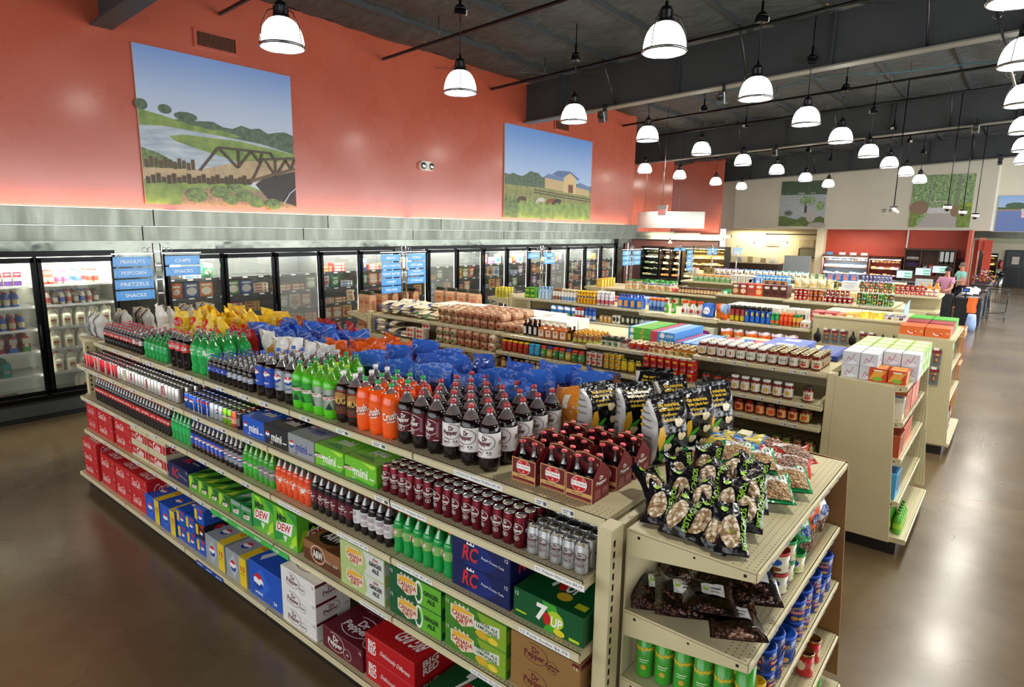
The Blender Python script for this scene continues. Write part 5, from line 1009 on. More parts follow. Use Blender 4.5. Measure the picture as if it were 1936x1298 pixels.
stack('rc', -1.85, 2.05, S3, 2, 'navy soda carton on the third shelf', 'navy cartons, third shelf', .136, 2)
stack('7up', -1.445, 2.05, S3, 1, 'dark green lemon lime carton, third shelf', None, .14)
# cartons, fourth shelf
S4 = .61
for x, q, w in ((-7.3, 'coke_e', 'at the milk cooler end'), (-6.93, 'coke', 'second stack along'), (-6.465, 'coke', 'beside the diet cartons')):
    stack(q, x, 2.05, S4, 2, 'red cola carton %s, fourth shelf' % w, 'red cola cartons, fourth shelf', .141, 2 if q == 'coke' else 1)
for x, w in ((-6.07, 'beside the red cartons'), (-5.68, 'beside the navy carton')): stack('dcoke', x, 2.05, S4, 2, 'tan and red diet carton '+w, 'diet cola cartons', .141)
stack('rc12', -5.27, 2.05, S4, 1, 'navy cola carton between diet and lime cartons', None, .1)
for i in range(4): spawn(XB['dewflat'], (-4.985+.17*i, 2.05, S4), 'lime soda carton end-on, %s from the navy carton' % nth(i+1), 'lime cartons end-on')
for i in range(2): spawn(XB['dewgreen'], (-4.295+.155*i, 2.05, S4), 'green soda carton end-on, %s' % ['beside the lime ones', 'beside the large lime carton'][i], 'green cartons end-on')
for i in range(2): spawn(XB['dew24'], (-3.905+.288*i, 2.05, S4), 'large upright lime carton, %s' % ['nearer the milk cooler', 'beside the brown carton'][i], 'large lime cartons')
stack('aw', -3.2, 2.05, S4, 1, 'brown root beer carton on the fourth shelf', None, .1)
stack('cdiet', -2.775, 2.04, S4, 2, 'pale green diet ginger ale carton', 'diet ginger ale cartons', .143)
stack('cginger', -2.315, 2.04, S4, 2, 'dark and bright green ginger ale carton', 'ginger ale cartons', .143)
stack('clemon', -1.875, 2.04, S4, 2, 'ginger ale and lemonade carton', 'lemonade cartons', .143)
stack('dpgold', -1.455, 2.05, S4, 2, 'gold caffeine free soda carton', 'gold cartons', .139)
# cartons, base deck
S5 = .165
stack('coke3', -7.17, 1.96, S5, 3, 'red cola carton at the cooler end, base deck', 'red cartons stacked three high', .1312)
for x, w, n in ((-6.72, 'base deck, second stack', 2), (-6.33, 'base deck, third stack', 2), (-5.95, 'base deck, beside the blue carton', 2)): stack('coke_b', x, 1.97, S5, n, 'red cola carton, '+w, 'red cartons two high', .163)
for x, w in ((-5.66, 'beside the red cartons'), (-5.345, 'second from the red cartons')): spawn(XB['p15'], (x, 1.965, S5), 'blue and yellow fifteen pack '+w, 'blue fifteen packs')
for i, x in enumerate((-5.1, -4.93)): stack('p12', x, 1.975, S5, 2, 'blue carton end-on, '+['beside the fifteen packs', 'beside the stack with the black carton'][i], 'blue cartons end-on', .136)
for l, q in enumerate(('p12', 'p12k', 'p12')): spawn(XB[q], (-4.755, 1.975, S5+.1312*l), ['bottom blue', 'middle black', 'top blue'][l]+' carton of the three high stack', 'stack of three cartons')
for x, w in ((-4.5, 'beside the three high stack'), (-4.175, 'beside the blue cube')): spawn(XB['g15'], (x, 1.965, S5), 'grey and yellow fifteen pack '+w, 'grey fifteen packs')
spawn(XB['p24'], (-3.77, 1.965, S5), 'large blue cola cube on the base deck')
stack('ddp', -3.33, 1.95, S5, 3, 'white diet soda carton on the base deck', 'white cartons stacked three high', .1312)
stack('dp12', -2.89, 1.965, S5, 1, 'maroon soda carton on the base deck', 'maroon cartons', .144, 2)
stack('bigred', -2.45, 1.965, S5, 2, 'bright red soda carton on the base deck', 'bright red cartons', .146)
stack('7up', -2.02, 1.965, S5, 1, 'dark green carton on the base deck', 'dark green cartons on the base deck', .143)
stack('7up', -1.6, 1.965, S5, 1, 'dark green carton at the end of the base deck', 'dark green cartons on the base deck', .143)
# ================================================================ bags on the nearest run
rc = random.Random(5)
def bagfam(name, cat, n, w, h, t, spec, art=(), specf=None, seed=0, **k):
    return [Proto(name, cat, pillow(w, h, t, spec, seed+i*3+1, art, specf, **k)) for i in range(n)]
def upright(fam, desc, grp, x0, nx, dx, y0, ny, dy, z, tilt=.12, turn=.5, rz=0, jz=0):
    for r_ in range(ny):
        for i in range(nx):
            p = fam[rc.randrange(len(fam))]; lx = i*dx+rc.uniform(-.015, .015); ly = r_*dy+rc.uniform(-.01, .01)
            x = x0+lx*math.cos(rz)-ly*math.sin(rz); y = y0+lx*math.sin(rz)+ly*math.cos(rz)
            spawn(p, (x, y, z+jz), desc+', '+place_words(i, nx, r_, ny), grp, rot=(rc.uniform(-tilt, tilt), rc.uniform(-tilt, tilt)*.6, rz+rc.uniform(-turn, turn)), sc=rc.uniform(.92, 1.06))
YB = bagfam('chip_bag', 'chip bag', 3, .27, .31, .12, 'film_yellow', [('e', .5, .6, .28, .16, '#d8281c/f'), ('t', 'Lays', .5, .6, .4, .14, W_), ('r', .3, .2, .7, .32, '#f4e6a0/f')], seed=1)
RB = bagfam('chip_bag', 'chip bag', 2, .27, .3, .12, 'film_red', [('e', .5, .6, .24, .1, '#d8b8a8/f')], seed=30)
BB = bagfam('chip_bag', 'chip bag', 3, .27, .3, .12, 'film_blue', [('t', 'RUFFLES', .5, .62, .66, .12, W_), ('l', [(.1, .9), (.5, .75), (.9, .92)], .02, '#c8d4ea/f'), ('p', [(.2, .1), (.8, .1), (.6, .4)], '#d8b05a/f')], seed=50)
WB = bagfam('chip_bag', 'chip bag', 3, .24, .32, .1, 'film_white', [('p', [(.35, .0), (1, .0), (1, .75), (.6, .55)], '#c88a34/f'), ('p', [(.0, .5), (.3, .9), (.1, 1), (0, 1)], '#b9a88c/f')], seed=70)
OB = bagfam('chip_bag', 'chip bag', 3, .23, .28, .1, 'film_orange', [('t', 'CHEETOS', .5, .4, .6, .12, '#2a1208/f', {'b': .03}), ('p', [(.0, .7), (.6, .55), (1, .9), (1, .75), (.5, .5), (0, .6)], '#f0e6da/f')], seed=90)
TB = bagfam('tortilla_chip_bag', 'chip bag', 3, .32, .33, .13, 'film_blue', [('p', [(.02, .0), (.98, 0), (.98, .56), (.5, .62), (.02, .56)], 'film_purple'), ('t', 'TOSTITOS', .5, .62, .72, .1, '#15101c/f', {'b': .04}), ('o', .3, .78, .12, .1, .12, '#8fb4e6/f')], seed=110)
SB = bagfam('chip_bag', 'chip bag', 3, .25, .3, .1, 'film_sun', [('r', .35, .6, .5, .85, '#ece6d8/f'), ('t', 'Sun', .6, .35, .3, .1, '#8c3a14/f')], seed=130)
upright(YB, 'yellow chip bag on the nearest run', 'yellow chip bags', -7.1, 5, .27, 2.95, 4, .19, T1, .25)
upright(bagfam('chip_bag', 'chip bag', 1, .2, .36, .1, 'film_white', seed=12), 'pale chip bag by the yellow bags', None, -7.32, 1, .2, 2.82, 1, .2, T1, .1)
upright(RB, 'red chip bag behind the cola bottles', 'red chip bags', -5.72, 2, .27, 2.83, 1, .19, T1, .16)
upright(RB, 'red chip bag at the far shelf edge', 'red chip bags, far edge', -5.75, 4, .27, 3.6, 1, .19, T1, .16)
upright(BB, 'blue chip bag on the nearest run', 'blue chip bags', -5.6, 5, .26, 3.02, 3, .19, T1, .26)
upright(WB, 'white and tan chip bag behind small bottles', 'white and tan chip bags', -4.92, 5, .2, 2.76, 1, .17, T1, .14, .35)
upright(OB, 'orange snack bag behind the soda bottles', 'orange snack bags', -4.38, 3, .24, 3.0, 4, .17, T1, .25)
upright(TB, 'blue and purple tortilla chip bag', 'tortilla chip bags', -3.62, 5, .33, 2.82, 3, .24, T1, .12, .3)
upright(TB, 'blue tortilla chip bag by the walkway end', 'tortilla chip bags by the walkway end', -2.05, 1, .33, 3.3, 2, .22, T1, .12, .3)
upright(SB, 'orange snack bag beside the black popcorn bags', 'orange bags by the popcorn', -1.96, 1, .24, 2.98, 4, .16, T1, .1, .3)
def pcorn(seed):
    kern = []
    for cx, cy in ((.62, .62), (.7, .42), (.3, .28), (.66, .2), (.34, .08)):
        kern += [('e', cx, cy, .09, .05, '#cdbb90/f'), ('e', cx+.07, cy+.025, .06, .04, '#dccba4/f'), ('e', cx-.04, cy+.03, .06, .04, '#dccba4/f')]
    A_ = [('t', 'the notorious', .5, .86, .62, .045, '#d8b02a/f', {'b': .03}), ('t', 'little black bag', .48, .8, .62, .045, '#d8b02a/f', {'b': .03}), ('t', 'of popcorn', .4, .74, .44, .045, '#d8b02a/f', {'b': .03}), ('t', 'deliciousness.', .46, .68, .54, .045, '#d8b02a/f', {'b': .03}),
          ('p', [(.08, .25), (.02, .4), (.08, .58), (.2, .6), (.26, .45), (.18, .28)], '#dba82c/f'), ('p', [(.1, .22), (.3, .3), (.5, .46), (.42, .46), (.22, .38)], '#3f9a2c/f'), ('p', [(.1, .22), (.25, .18), (.3, .02), (.12, .1)], '#2f7a24/f')]+kern
    r = random.Random(seed); ph = [r.uniform(0, 6.3) for _ in range(5)]; w, t, hh_ = .26, .15, .4
    def tt(v): return t/2*((.75+.25*min(1, v/.12)) if v < .66 else max(.03, 1-((v-.66)/.28)**1.5) if v < .94 else .03)
    def body(u, v):
        a = 2*PI*u; c, q = math.cos(a), math.sin(a)
        x = w/2*(1 if c > 0 else -1)*abs(c)**.35*(1-.05*math.sin(PI*v)); y = tt(v)*(1 if q > 0 else -1)*abs(q)**.4
        k = 1+.035*math.sin(9*v+ph[0]+3*a)+.02*math.sin(23*v+ph[1])
        return (x*k, y*k+.012*math.sin(6*v+ph[2])+.02*max(0, v-.75)*math.sin(5*a), v*hh_)
    b = B(); b.gridm(44, 26, body, lambda u, v: '#c6c6c1/f' if .37 < u < .66 and v < .93 else 'film_black')
    b.art(A_, lambda u, v, h: ((u-.5)*w*.92, -tt(v)*1.06-.006-h+.012*math.sin(6*v+ph[2]), v*hh_), cut=.1, cutv=.05, asp=w/hh_)
    b.art([('e', .2, .86-k*.1, .13, .022, '#d8b02a/f') for k in range(4)]+[('r', .4, .85-k*.1, .9, .865-k*.1, '#7a7a78/f') for k in range(4)]+[('r', .1, .1, .9, .34, '#a9a9a6/f'), ('r', .12, .4, .9, .415, '#4a4a4a/f'), ('r', .12, .3, .9, .31, '#4a4a4a/f'), ('r', .12, .22, .9, .23, '#4a4a4a/f')],
          lambda u, v, h: (-w/2*(1-.05*math.sin(PI*v))*1.045-.004-h, (.5-u)*2*tt(v)*.8+.012*math.sin(6*v+ph[2]), v*hh_), cutv=.05, cut=.5)
    return b
PC = [Proto('popcorn_bag', 'popcorn bag', pcorn(q)) for q in (3, 8)]
for i, (x, y, a, t, w) in enumerate(((-1.38, 3.0, 1.1, 0, 'front one at the walkway end'), (-1.33, 3.22, 1.1, .02, 'second one at the walkway end'), (-1.3, 3.46, 1.1, .0, 'third one at the walkway end'), (-1.62, 3.12, 1.0, -.06, 'middle of the group'), (-1.56, 3.42, 1.1, .06, 'behind the middle one'), (-1.77, 2.98, 1.2, -.1, 'leaning beside the orange bags'), (-1.72, 3.56, .3, .05, 'at the back by the orange bags'))):
    spawn(PC[i % 2], (x, y, T1), 'black and white popcorn bag, '+w, 'black popcorn bags', rot=(t, .0, a), sc=.92)
FS = bagfam('popcorn_bag', 'popcorn bag', 2, .21, .3, .13, '#b9b7ae/f', [('r', .44, 0, .6, .97, '#26201c/f'), ('r', 0, 0, .06, .97, '#1d2a3c/f'), ('l', [(.05, .96), (.95, .97)], .03, '#c8a82a/f')]+[('r', .1, .2+.09*k, .4, .22+.09*k, '#8c8a84/f') for k in range(7)], seed=140, wr=.7)
for i in range(6):
    for r_ in range(2): spawn(FS[i % 2], (-7.68-r_*.19, 2.34+i*.235, 1.5), 'silver popcorn bag on the cooler end cap, %s from the camera%s' % (nth(i+1), ', outer row' if r_ else ''), 'silver popcorn bags on the end cap', rot=(rc.uniform(-.05, .05), 0, rc.uniform(-.3, .3)))
for z, w in ((.86, 'third'), (.51, 'fourth'), (.175, 'lowest')):
    for i in range(2): spawn(FS[i], (-7.8, 2.36+i*.25, z), 'silver popcorn bag on the %s shelf of the cooler end cap%s' % (w, ', behind' if i else ''), 'silver popcorn bags on lower shelves', rot=(0, 0, .3))
# ================================================================ nearest end cap
PI_A = [('e', .45, .38, .31, .32, 'pistachio'), ('t', 'PISTACHIOS', .87, .5, 1.45, .1, '#8fc42a/f', {'r': 90, 'b': .02}), ('e', .3, .84, .12, .06, '#8fc42a/f'), ('p', [(.2, .8), (.3, .9), (.4, .8), (.3, .77)], '#8fc42a/f')]
PB_ = bagfam('pistachio_bag', 'pistachio bag', 4, .135, .23, .06, 'film_black', PI_A, seed=160, lift=.004)
spots = [(-1.07, 2.30, 0, .25), (-.98, 2.27, 0, -.05), (-.9, 2.27, 0, -.1), (-.82, 2.26, 0, -.15), (-.73, 2.26, 0, .45), (-1.12, 2.45, .03, .9), (-1.02, 2.43, .05, .3), (-.93, 2.42, .06, .1), (-.84, 2.43, .06, .0), (-.74, 2.44, .05, .3), (-1.08, 2.58, .07, .5), (-.97, 2.57, .1, .1), (-.87, 2.57, .1, -.2), (-.76, 2.58, .08, .4), (-1.04, 2.7, .1, .2), (-.92, 2.7, .12, -.1), (-.8, 2.68, .1, .3)]
for i, (x, y, z, a) in enumerate(spots):
    row = 0 if i < 5 else 1 if i < 10 else 2 if i < 14 else 3
    col = i-(0, 5, 10, 14)[row]
    spawn(PB_[i % 4], (x, y, 1.512+z*.62), 'black pistachio bag, %s of the pile, %s' % (['front row', 'second row', 'third row', 'back row'][row], nth(col+1)+' from left'), 'pistachio bags in the pile', rot=(-.98-rc.uniform(0, .2), rc.uniform(-.1, .1), a))
def flatbag(name, w, h, t, rim, fill, seed, col):
    A_ = [('r', .09, .05, .91, .62, fill), ('r', .12, .58, .88, .92, '#dcdad4/f'), ('o', .32, .76, .11, .09, .14, '#3a5a9c/f'), ('r', .5, .68, .6, .84, '#5a5a5c/f'), ('r', .66, .62, .72, .9, col), ('r', .77, .7, .83, .82, '#3a3a3c/f')]
    return Proto(name, 'nut bag', pillow(w, h, t, rim, seed, A_, None, lift=.004, wr=.7))
GN = [flatbag('nut_bag', .17, .23, .045, 'film_green', 'nuts', 200+i, '#2a8a4c/f') for i in range(2)]
RN = [flatbag('nut_bag', .17, .23, .05, 'film_red2', 'dark_nuts', 210+i, '#c8404a/f') for i in range(2)]
MX = [Proto('trail_mix_bag', 'trail mix bag', pillow(.2, .28, .07, 'film_sky', 220+i, [('p', [(0, .5), (1, .75), (1, .95), (0, .9)], '#d8c45a/f'), ('e', .45, .35, .36, .22, 'dark_nuts'), ('r', .25, .78, .6, .84, '#2a4a9c/f')], None, lift=.004)) for i in range(2)]
FLAT = lambda a, t=1.42: (-t, 0, a)
for i, (x, y, z, a) in enumerate(((-.72, 2.88, .03, .45), (-.7, 3.07, .03, .4), (-.9, 3.0, .03, .5), (-1.07, 3.2, .05, .1), (-.86, 3.13, .06, .5), (-.99, 3.1, .08, .3), (-1.1, 3.02, .05, .7))):
    spawn(GN[i % 2], (x, y-.08, 1.518+z), 'green edged nut bag lying on the end cap, %s' % ['nearest the pistachios', 'at the shelf lip', 'in the middle', 'at the inner corner', 'under the one at the lip', 'on top of the others', 'by the inner edge'][i], 'green edged nut bags', rot=FLAT(a))
for i, (x, y, z, a) in enumerate(((-.76, 3.26, .03, .2), (-.92, 3.24, .03, -.1), (-.74, 3.42, .05, .9), (-.84, 3.4, .03, .1))):
    spawn(RN[i % 2], (x, y-.08, 1.518+z), 'red edged nut bag on the end cap, %s' % ['nearest the lip', 'inner front', 'at the lip corner', 'behind the first'][i], 'red edged nut bags', rot=FLAT(a))
for i, (x, y, z, a) in enumerate(((-1.05, 3.3, .05, .6), (-1.0, 3.44, .06, 1.2), (-.84, 3.54, .04, 1.4), (-1.08, 3.18, .08, .4))):
    spawn(MX[i % 2], (x, y-.08, 1.52+z*.6), 'blue and yellow trail mix bag, %s' % ['inner side', 'middle', 'at the far edge', 'beside the green bags'][i], 'trail mix bags', rot=FLAT(a))
CB_ = [Proto('chocolate_bag', 'chocolate bag', pillow(.2, .24, .05, 'clear_film', 240+i, [('r', .22, .36, .38, .62, '#1a1816/f'), ('r', .36, .34, .8, .62, '#dcdcd6/f'), ('r', .4, .46, .5, .56, '#8fc42a/f'), ('r', .54, .5, .74, .53, '#4a4a48/f'), ('r', .54, .42, .7, .44, '#4a4a48/f')], None, wr=.8, lift=.004), [('contents', pillow(.185, .19, .042, f_, 240+i, (), None, wr=.8))]) for i, f_ in enumerate(('choc_beans', 'choc_beans', 'dark_nuts'))]
for i, (x, y, z, a, q) in enumerate(((-1.0, 2.38, .0, .55, 0), (-.88, 2.36, .03, .5, 0), (-.77, 2.38, .065, .45, 1), (-.64, 2.36, .02, .55, 2), (-1.0, 2.62, .03, .4, 0), (-.82, 2.6, .07, .5, 1), (-.66, 2.62, .05, .5, 0), (-.95, 2.8, .02, .3, 0))):
    spawn(CB_[q], (x-.03, y-.1, 1.148+z), '%s bag on the second end cap shelf, %s' % (['clear chocolate', 'clear chocolate', 'clear pretzel'][q], ['nearest the post', 'second along the front', 'third, on top', 'at the front corner', 'inner back', 'middle, on top', 'by the shelf lip', 'hindmost'][i]), 'clear bags of chocolates', rot=(-1.42, 0, a), sc=1.12)
# tins, jars, standing bags and chip cans
def tin(name, cat, r, h, body, lid, art=(), z0=0, lh=.014):
    b = B().lathe([(r*.98, 0, '#c9c9c6/s'), (r, .004, body), (r, h-lh-.002, body)], 18, caps=True); b.art(list(art), cyl(r, .006, h-lh), .06, asp=2*PI*r/h, lift=.0006)
    return Proto(name, cat, b, [('lid', B().lathe([(r*1.02, h-lh, lid), (r*1.03, h-.003), (r*.98, h), (r*.86, h-.001), (r*.84, h-.004), (0, h-.004)], 18, caps=False))])
rep4 = lambda fn: [q for cx in (.17, .5, .83) for q in fn(cx)]
NT = tin('nut_tin', 'nut tin', .052, .105, '#17357c/p', '#1c4fb4/p', rep4(lambda c: [('t', 'PLANTERS', c, .76, .26, .14, '#d8b040/c', {'b': .02}), ('r', c-.12, .38, c+.12, .6, '#a8242c/c'), ('t', 'PEANUTS', c, .49, .2, .12, '#e8e0d0/c', {'b': .02}), ('e', c-.05, .15, .05, .12, '#c89a50/c'), ('e', c+.05, .12, .05, .1, '#c89a50/c')]))
NTL = tin('nut_tin', 'nut tin', .066, .13, '#17357c/p', '#1c4fb4/p', rep4(lambda c: [('t', 'PLANTERS', c, .74, .26, .16, '#d8b040/c', {'b': .02}), ('e', c-.05, .2, .06, .14, '#c89a50/c'), ('e', c+.05, .16, .05, .12, '#c89a50/c')]))
ATR = tin('nut_tin', 'nut tin', .052, .1, '#d9d2b4/p', '#b8232c/p', rep4(lambda c: [('e', c, .6, .1, .22, '#1f4f9c/c'), ('e', c, .2, .1, .14, '#7a4a24/c')]))
ATG = tin('nut_tin', 'nut tin', .045, .1, '#d9d2a4/p', '#1f9a44/p', rep4(lambda c: [('e', c, .6, .1, .22, '#1f4f9c/c'), ('e', c, .2, .1, .14, '#a8c83a/c')]))
SMG = tin('canister', 'snack canister', .034, .11, '#e0a01c/p', '#e8b41e/p', [('r', .3, .2, .7, .7, '#c87a18/c')], lh=.02)
JRR = tin('peanut_jar', 'nut jar', .04, .13, '#b82a28/p', '#b88a5a/s', rep4(lambda c: [('e', c, .5, .11, .26, '#e0c8a0/c')]))
E3, E2, E4, E5 = .79, 1.12, .46, .165
for i, (x, y, q, l) in enumerate(((-.7, 2.82, ATR, 0), (-.7, 2.82, ATR, 1), (-.7, 2.95, ATG, 0), (-.7, 2.95, ATG, 1), (-.68, 3.06, ATG, 0), (-.82, 2.9, ATG, 0))):
    spawn(q, (x, y, E2+l*.102), '%s lidded nut tin on the second end cap shelf, %s' % ('red' if q is ATR else 'green', ['nearest, lower', 'nearest, upper', 'second, lower', 'second, upper', 'third along', 'inner'][i]), 'red and green lidded nut tins')
for i, (fam, w) in enumerate((('film_green', 'green topped'), ('film_orange', 'orange topped'), ('film_silver', 'silver'))):
    Q = Proto('nut_pouch', 'nut pouch', pillow(.15, .25, .07, fam, 260+i, [('e', .5, .62, .3, .1, '#1f4f9c/f'), ('r', .12, .08, .88, .42, 'dark_nuts'), ('t', 'Diamond', .5, .62, .44, .05, W_)], None))
    for r_ in range(2): spawn(Q, (-.7-r_*.13, 3.2+i*.16, E2), '%s nut pouch standing on the second shelf%s' % (w, ', behind' if r_ else ''), 'standing nut pouches', rz=Q9-.2)
PR = []
for v in range(2):
    art = rep4(lambda c: [('t', 'Pringles', c, .56, .31, .11, '#e8c428/c', {'b': .04, 'r': 8}), ('e', c, .2, .05, .05, '#c8a23a/c'), ('r', c-.09, .34, c+.09, .36, '#c8e0b8/c'), ('r', c-.08, .3, c+.06, .315, '#c8e0b8/c')])
    if v: art += [('r', 0, .84, 1, 1, '#1b2f7c/c')]+rep4(lambda c: [('r', c, .87, c+.16, .95, '#b8242c/c'), wr('WIN', c-.05, .91, .14, .07, W_)])+[('r', 0, .8, 1, .83, '#e6e4da/c')]
    PR.append(tin('chip_canister', 'chip canister', .038, .255, '#3c9a2c/p', '#5c1f24/p', art, lh=.008))
for i, x in enumerate((-1.085, -1.0, -.915, -.83, -.745, -.66)):
    spawn(PR[1 if i < 2 else 0], (x, 2.31+.008*i, E3), 'green chip canister%s, %s from the post' % (' with blue band' if i < 2 else '', nth(i+1)), 'green chip canisters', rz=.3)
for i in range(3): spawn(PR[0], (-.62-.0, 3.3+.11*i, E5), 'chip canister on the lowest end cap shelf, %s from the camera' % nth(i+1), 'chip canisters low on the end cap', rz=Q9)
for i, (y, q, n) in enumerate(((2.56, NT, 2), (2.68, NT, 2), (2.83, NTL, 1), (3.02, NT, 2), (3.14, NT, 2), (3.32, NT, 2), (3.44, NT, 1), (3.57, NT, 2))):
    for l in range(n):
        for r_ in range(2): spawn(q, (-.655-r_*.12, y, E3+l*.107), 'blue nut tin on the third end cap shelf, %s stack from the camera%s%s' % (nth(i+1), ', upper' if l else '', ', inner' if r_ else ''), 'blue nut tins', rz=Q9+.4*i)
for i in range(2):
    for l in range(3 if i == 0 else 0): spawn(SMG, (-.64-.07*l, 2.45, E3), 'yellow snack canister, %s from the shelf lip' % nth(l+1), 'yellow snack canisters')
for i in range(2): spawn(JRR, (-.62, 3.25+.14*i, E4), 'red nut jar on the fourth end cap shelf, %s' % ['nearer', 'farther'][i], 'red nut jars', rz=Q9)

# ================================================================ kinds for the other runs
def jar(body, lid, label=None, r=.036, h=.13, art=(), glass=None, name='jar', cat='jar'):
    b = B().lathe([(r*.9, 0, body), (r, .008), (r, h*.76), (r*.82, h*.84), (r*.8, h*.86)], 12)
    ps = [('lid', B().lathe([(r*.86, h*.855, lid), (r*.88, h*.87), (r*.88, h*.985), (r*.8, h)], 12))]
    if label:
        b.lathe([(r+.0006, h*.14, label), (r+.0006, h*.68)], 14, caps=False).art(list(art), cyl(r+.0006, h*.14, h*.68), .08)
    return Proto(name, cat, b, ps)
def tcan(body, r=.037, h=.11, bands=(), name='food_can', cat='food can', top='#c6c6c2/s'):
    b = B().lathe([(r, 0, top), (r*1.01, .003), (r*.99, .006, body), (r*.99, h-.006, body), (r*1.01, h-.003, top), (r, h)], 12).lathe([(r*.95, h+.0002, top), (0, h-.002)], 12, caps=False)
    b.art(list(bands), cyl(r*.99, .006, h-.006), .08); return Proto(name, cat, b)
def loaf(c1, lab, seed, w=.115, L=.24, h=.11, lc='#a83428/c'):
    r = random.Random(seed); p1, p2 = r.uniform(0, 6), r.uniform(0, 6)
    def fn(u, v):
        a = 2*PI*u; k = 1 if .05 < v < .86 else (max(0, v/.05)**.4 if v < .05 else max(.15, 1-(v-.86)/.14*.85)); k *= 1+.03*math.sin(9*v+p1)
        c_, s_ = math.cos(a), math.sin(a); x = w/2*(1 if c_ > 0 else -1)*abs(c_)**.6; z = h/2+h/2*(1 if s_ > 0 else -1)*abs(s_)**.7
        return (x*k, v*L, h/2+(z-h/2)*k+.004*math.sin(14*v+a*2+p2))
    b = B(); b.grid(14, 12, fn, c1)
    b.art([('e', .5, .5, .36, .34, lab), ('e', .5, .45, .27, .22, lc)], lambda u, v, hh: ((u-.5)*w*.9, .002-hh*2, h*.08+v*h*.84), lift=.001)
    b.art([('r', .1, .25, .9, .6, lab)], lambda u, v, hh: ((u-.5)*w*.8, v*L, h*(.965+.05*math.cos((u-.5)*2.2))+hh+.002), lift=.001)
    return Proto('bread_loaf', 'bread loaf', b)
noisy('bread_bag', '#8c5634', '#dcb088', 18, .3, .6, 24, bd=.008); noisy('bread_bag2', '#9c6a44', '#e6d0b0', 16, .3, .6, 24, bd=.008); noisy('bread_bag3', '#c8a070', '#e8dcc0', 12, .3, .6, 24, bd=.008)
LF = {k: [loaf(m_, l_, 300+i*7+j, lc=c_) for j in range(3)] for i, (k, m_, l_, c_) in enumerate((('red', 'bread_bag', '#b08468/f', '#8c2420/f'), ('green', 'bread_bag2', '#c8b490/f', '#1f6a34/f'), ('brown', 'bread_bag2', '#a87a4c/f', '#6a3a1c/f'), ('white', 'bread_bag3', '#e0dccf/f', '#b8342c/f'), ('blue', 'bread_bag3', '#2a2f6c/f', '#d8c0a0/f'), ('bun', 'bread_bag', '#e0d8c4/f', '#b87a3c/f')))}
def box1(w, d, h, c, F=(), T=(), Sd=(), name='grocery_box', cat='box'): return carton(name, cat, w, d, h, c, F, Sd, T, .002)
TORT = bagfam('tortilla_bag', 'tortilla bag', 3, .24, .26, .045, 'film_cream', [('p', [(0, .0), (.3, .0), (.2, .3), (0, .4)], '#2a3a8c/f'), ('p', [(.7, 1), (1, .7), (1, 1)], '#2a3a8c/f'), ('e', .5, .5, .25, .22, '#e8dcb8/f')], seed=320, nx=8, ny=8)
TORG = bagfam('tortilla_bag', 'tortilla bag', 2, .22, .24, .045, 'film_cream', [('p', [(0, .0), (.3, .0), (.2, .3), (0, .4)], '#2f8a4c/f'), ('e', .5, .5, .25, .2, '#e2b078/f'), ('r', .2, .8, .8, .9, '#b8342c/f')], seed=330, nx=8, ny=8)
PBG = Proto('paper_bag', 'paper bag', B().box(-.095, -.06, 0, .095, .06, .24, 'paper_bag', bev=.006).prism([(-.06, .24), (.06, .24), (.012, .30), (-.012, .30)], 'x', -.095, .095, 'paper_bag').art([('r', .25, .6, .75, .78, '#b8603c/c')], front(-.095, .095, 0, .24, -.06)).art([('r', .2, .1, .8, .8, '#a87650/c')], sidef(-.04, .04, 0, .24, .095)), [('bag_top', B().box(-.098, -.03, .27, .098, .03, .335, '#2d3324/c', bev=.012))])
# ---------------------------------------------------------------- second run
for i in range(5):
    for r_ in range(2): spawn(PBG, (-7.86-r_*.14, 6.1+i*.22, 1.43), 'brown paper bag on the end cap top, %s from the camera%s' % (nth(i+1), ', outer row' if r_ else ''), 'brown paper bags', rz=rc.uniform(-.15, .15))
for i in range(4):
    for r_ in range(2): spawn(PBG, (-7.86-r_*.14, 6.08+i*.22, 1.1), 'brown paper bag on the end cap second shelf, %s%s' % (nth(i+1), ', outer row' if r_ else ''), 'brown paper bags lower down', rz=rc.uniform(-.15, .15), sc=(1, 1, .82))
for i in range(4): spawn(PBG, (-7.5+.26*i, 7.3, 1.45), 'brown paper bag at the far edge of the second run, %s' % nth(i+1), 'brown paper bags at the far edge')
def lying(fam, desc, grp, x0, nx, dx, y, z, nl, dz, t=1.45, dy=0, nr=1):
    for l in range(nl):
        for r_ in range(nr):
            for i in range(nx):
                spawn(fam[rc.randrange(len(fam))], (x0+i*dx+rc.uniform(-.02, .02), y+r_*dy+rc.uniform(-.015, .015), z+.03+l*dz), desc+', '+place_words(i, nx, r_, nr)+(', layer %s' % O1[l+1] if nl > 1 else ''), grp, rot=(-t+rc.uniform(-.06, .06), rc.uniform(-.08, .08), rc.uniform(-.4, .4)))
lying(TORT, 'blue edged tortilla bag on the bread run', 'tortilla bags on top', -7.5, 4, .25, 6.05, 1.455, 4, .035, nr=2, dy=.3)
lying(TORG, 'green and orange tortilla bag on top', 'green tortilla bags on top', -6.85, 3, .22, 6.05, 1.455, 2, .04)
lying(TORT, 'tortilla bag on the second bread shelf', 'tortilla bags, second shelf', -7.48, 2, .26, 5.98, 1.145, 6, .035)
lying(TORT, 'tortilla bag lying by the strawberry boxes', 'tortilla bags by the boxes', -6.95, 1, .26, 5.98, 1.145, 2, .035)
FR = box1(.16, .12, .07, '#d9ccba/c', [('e', .3, .5, .2, .34, '#b83a34/c'), ('e', .7, .5, .18, .3, '#c8605a/c')], cat='berry box', name='berry_box')
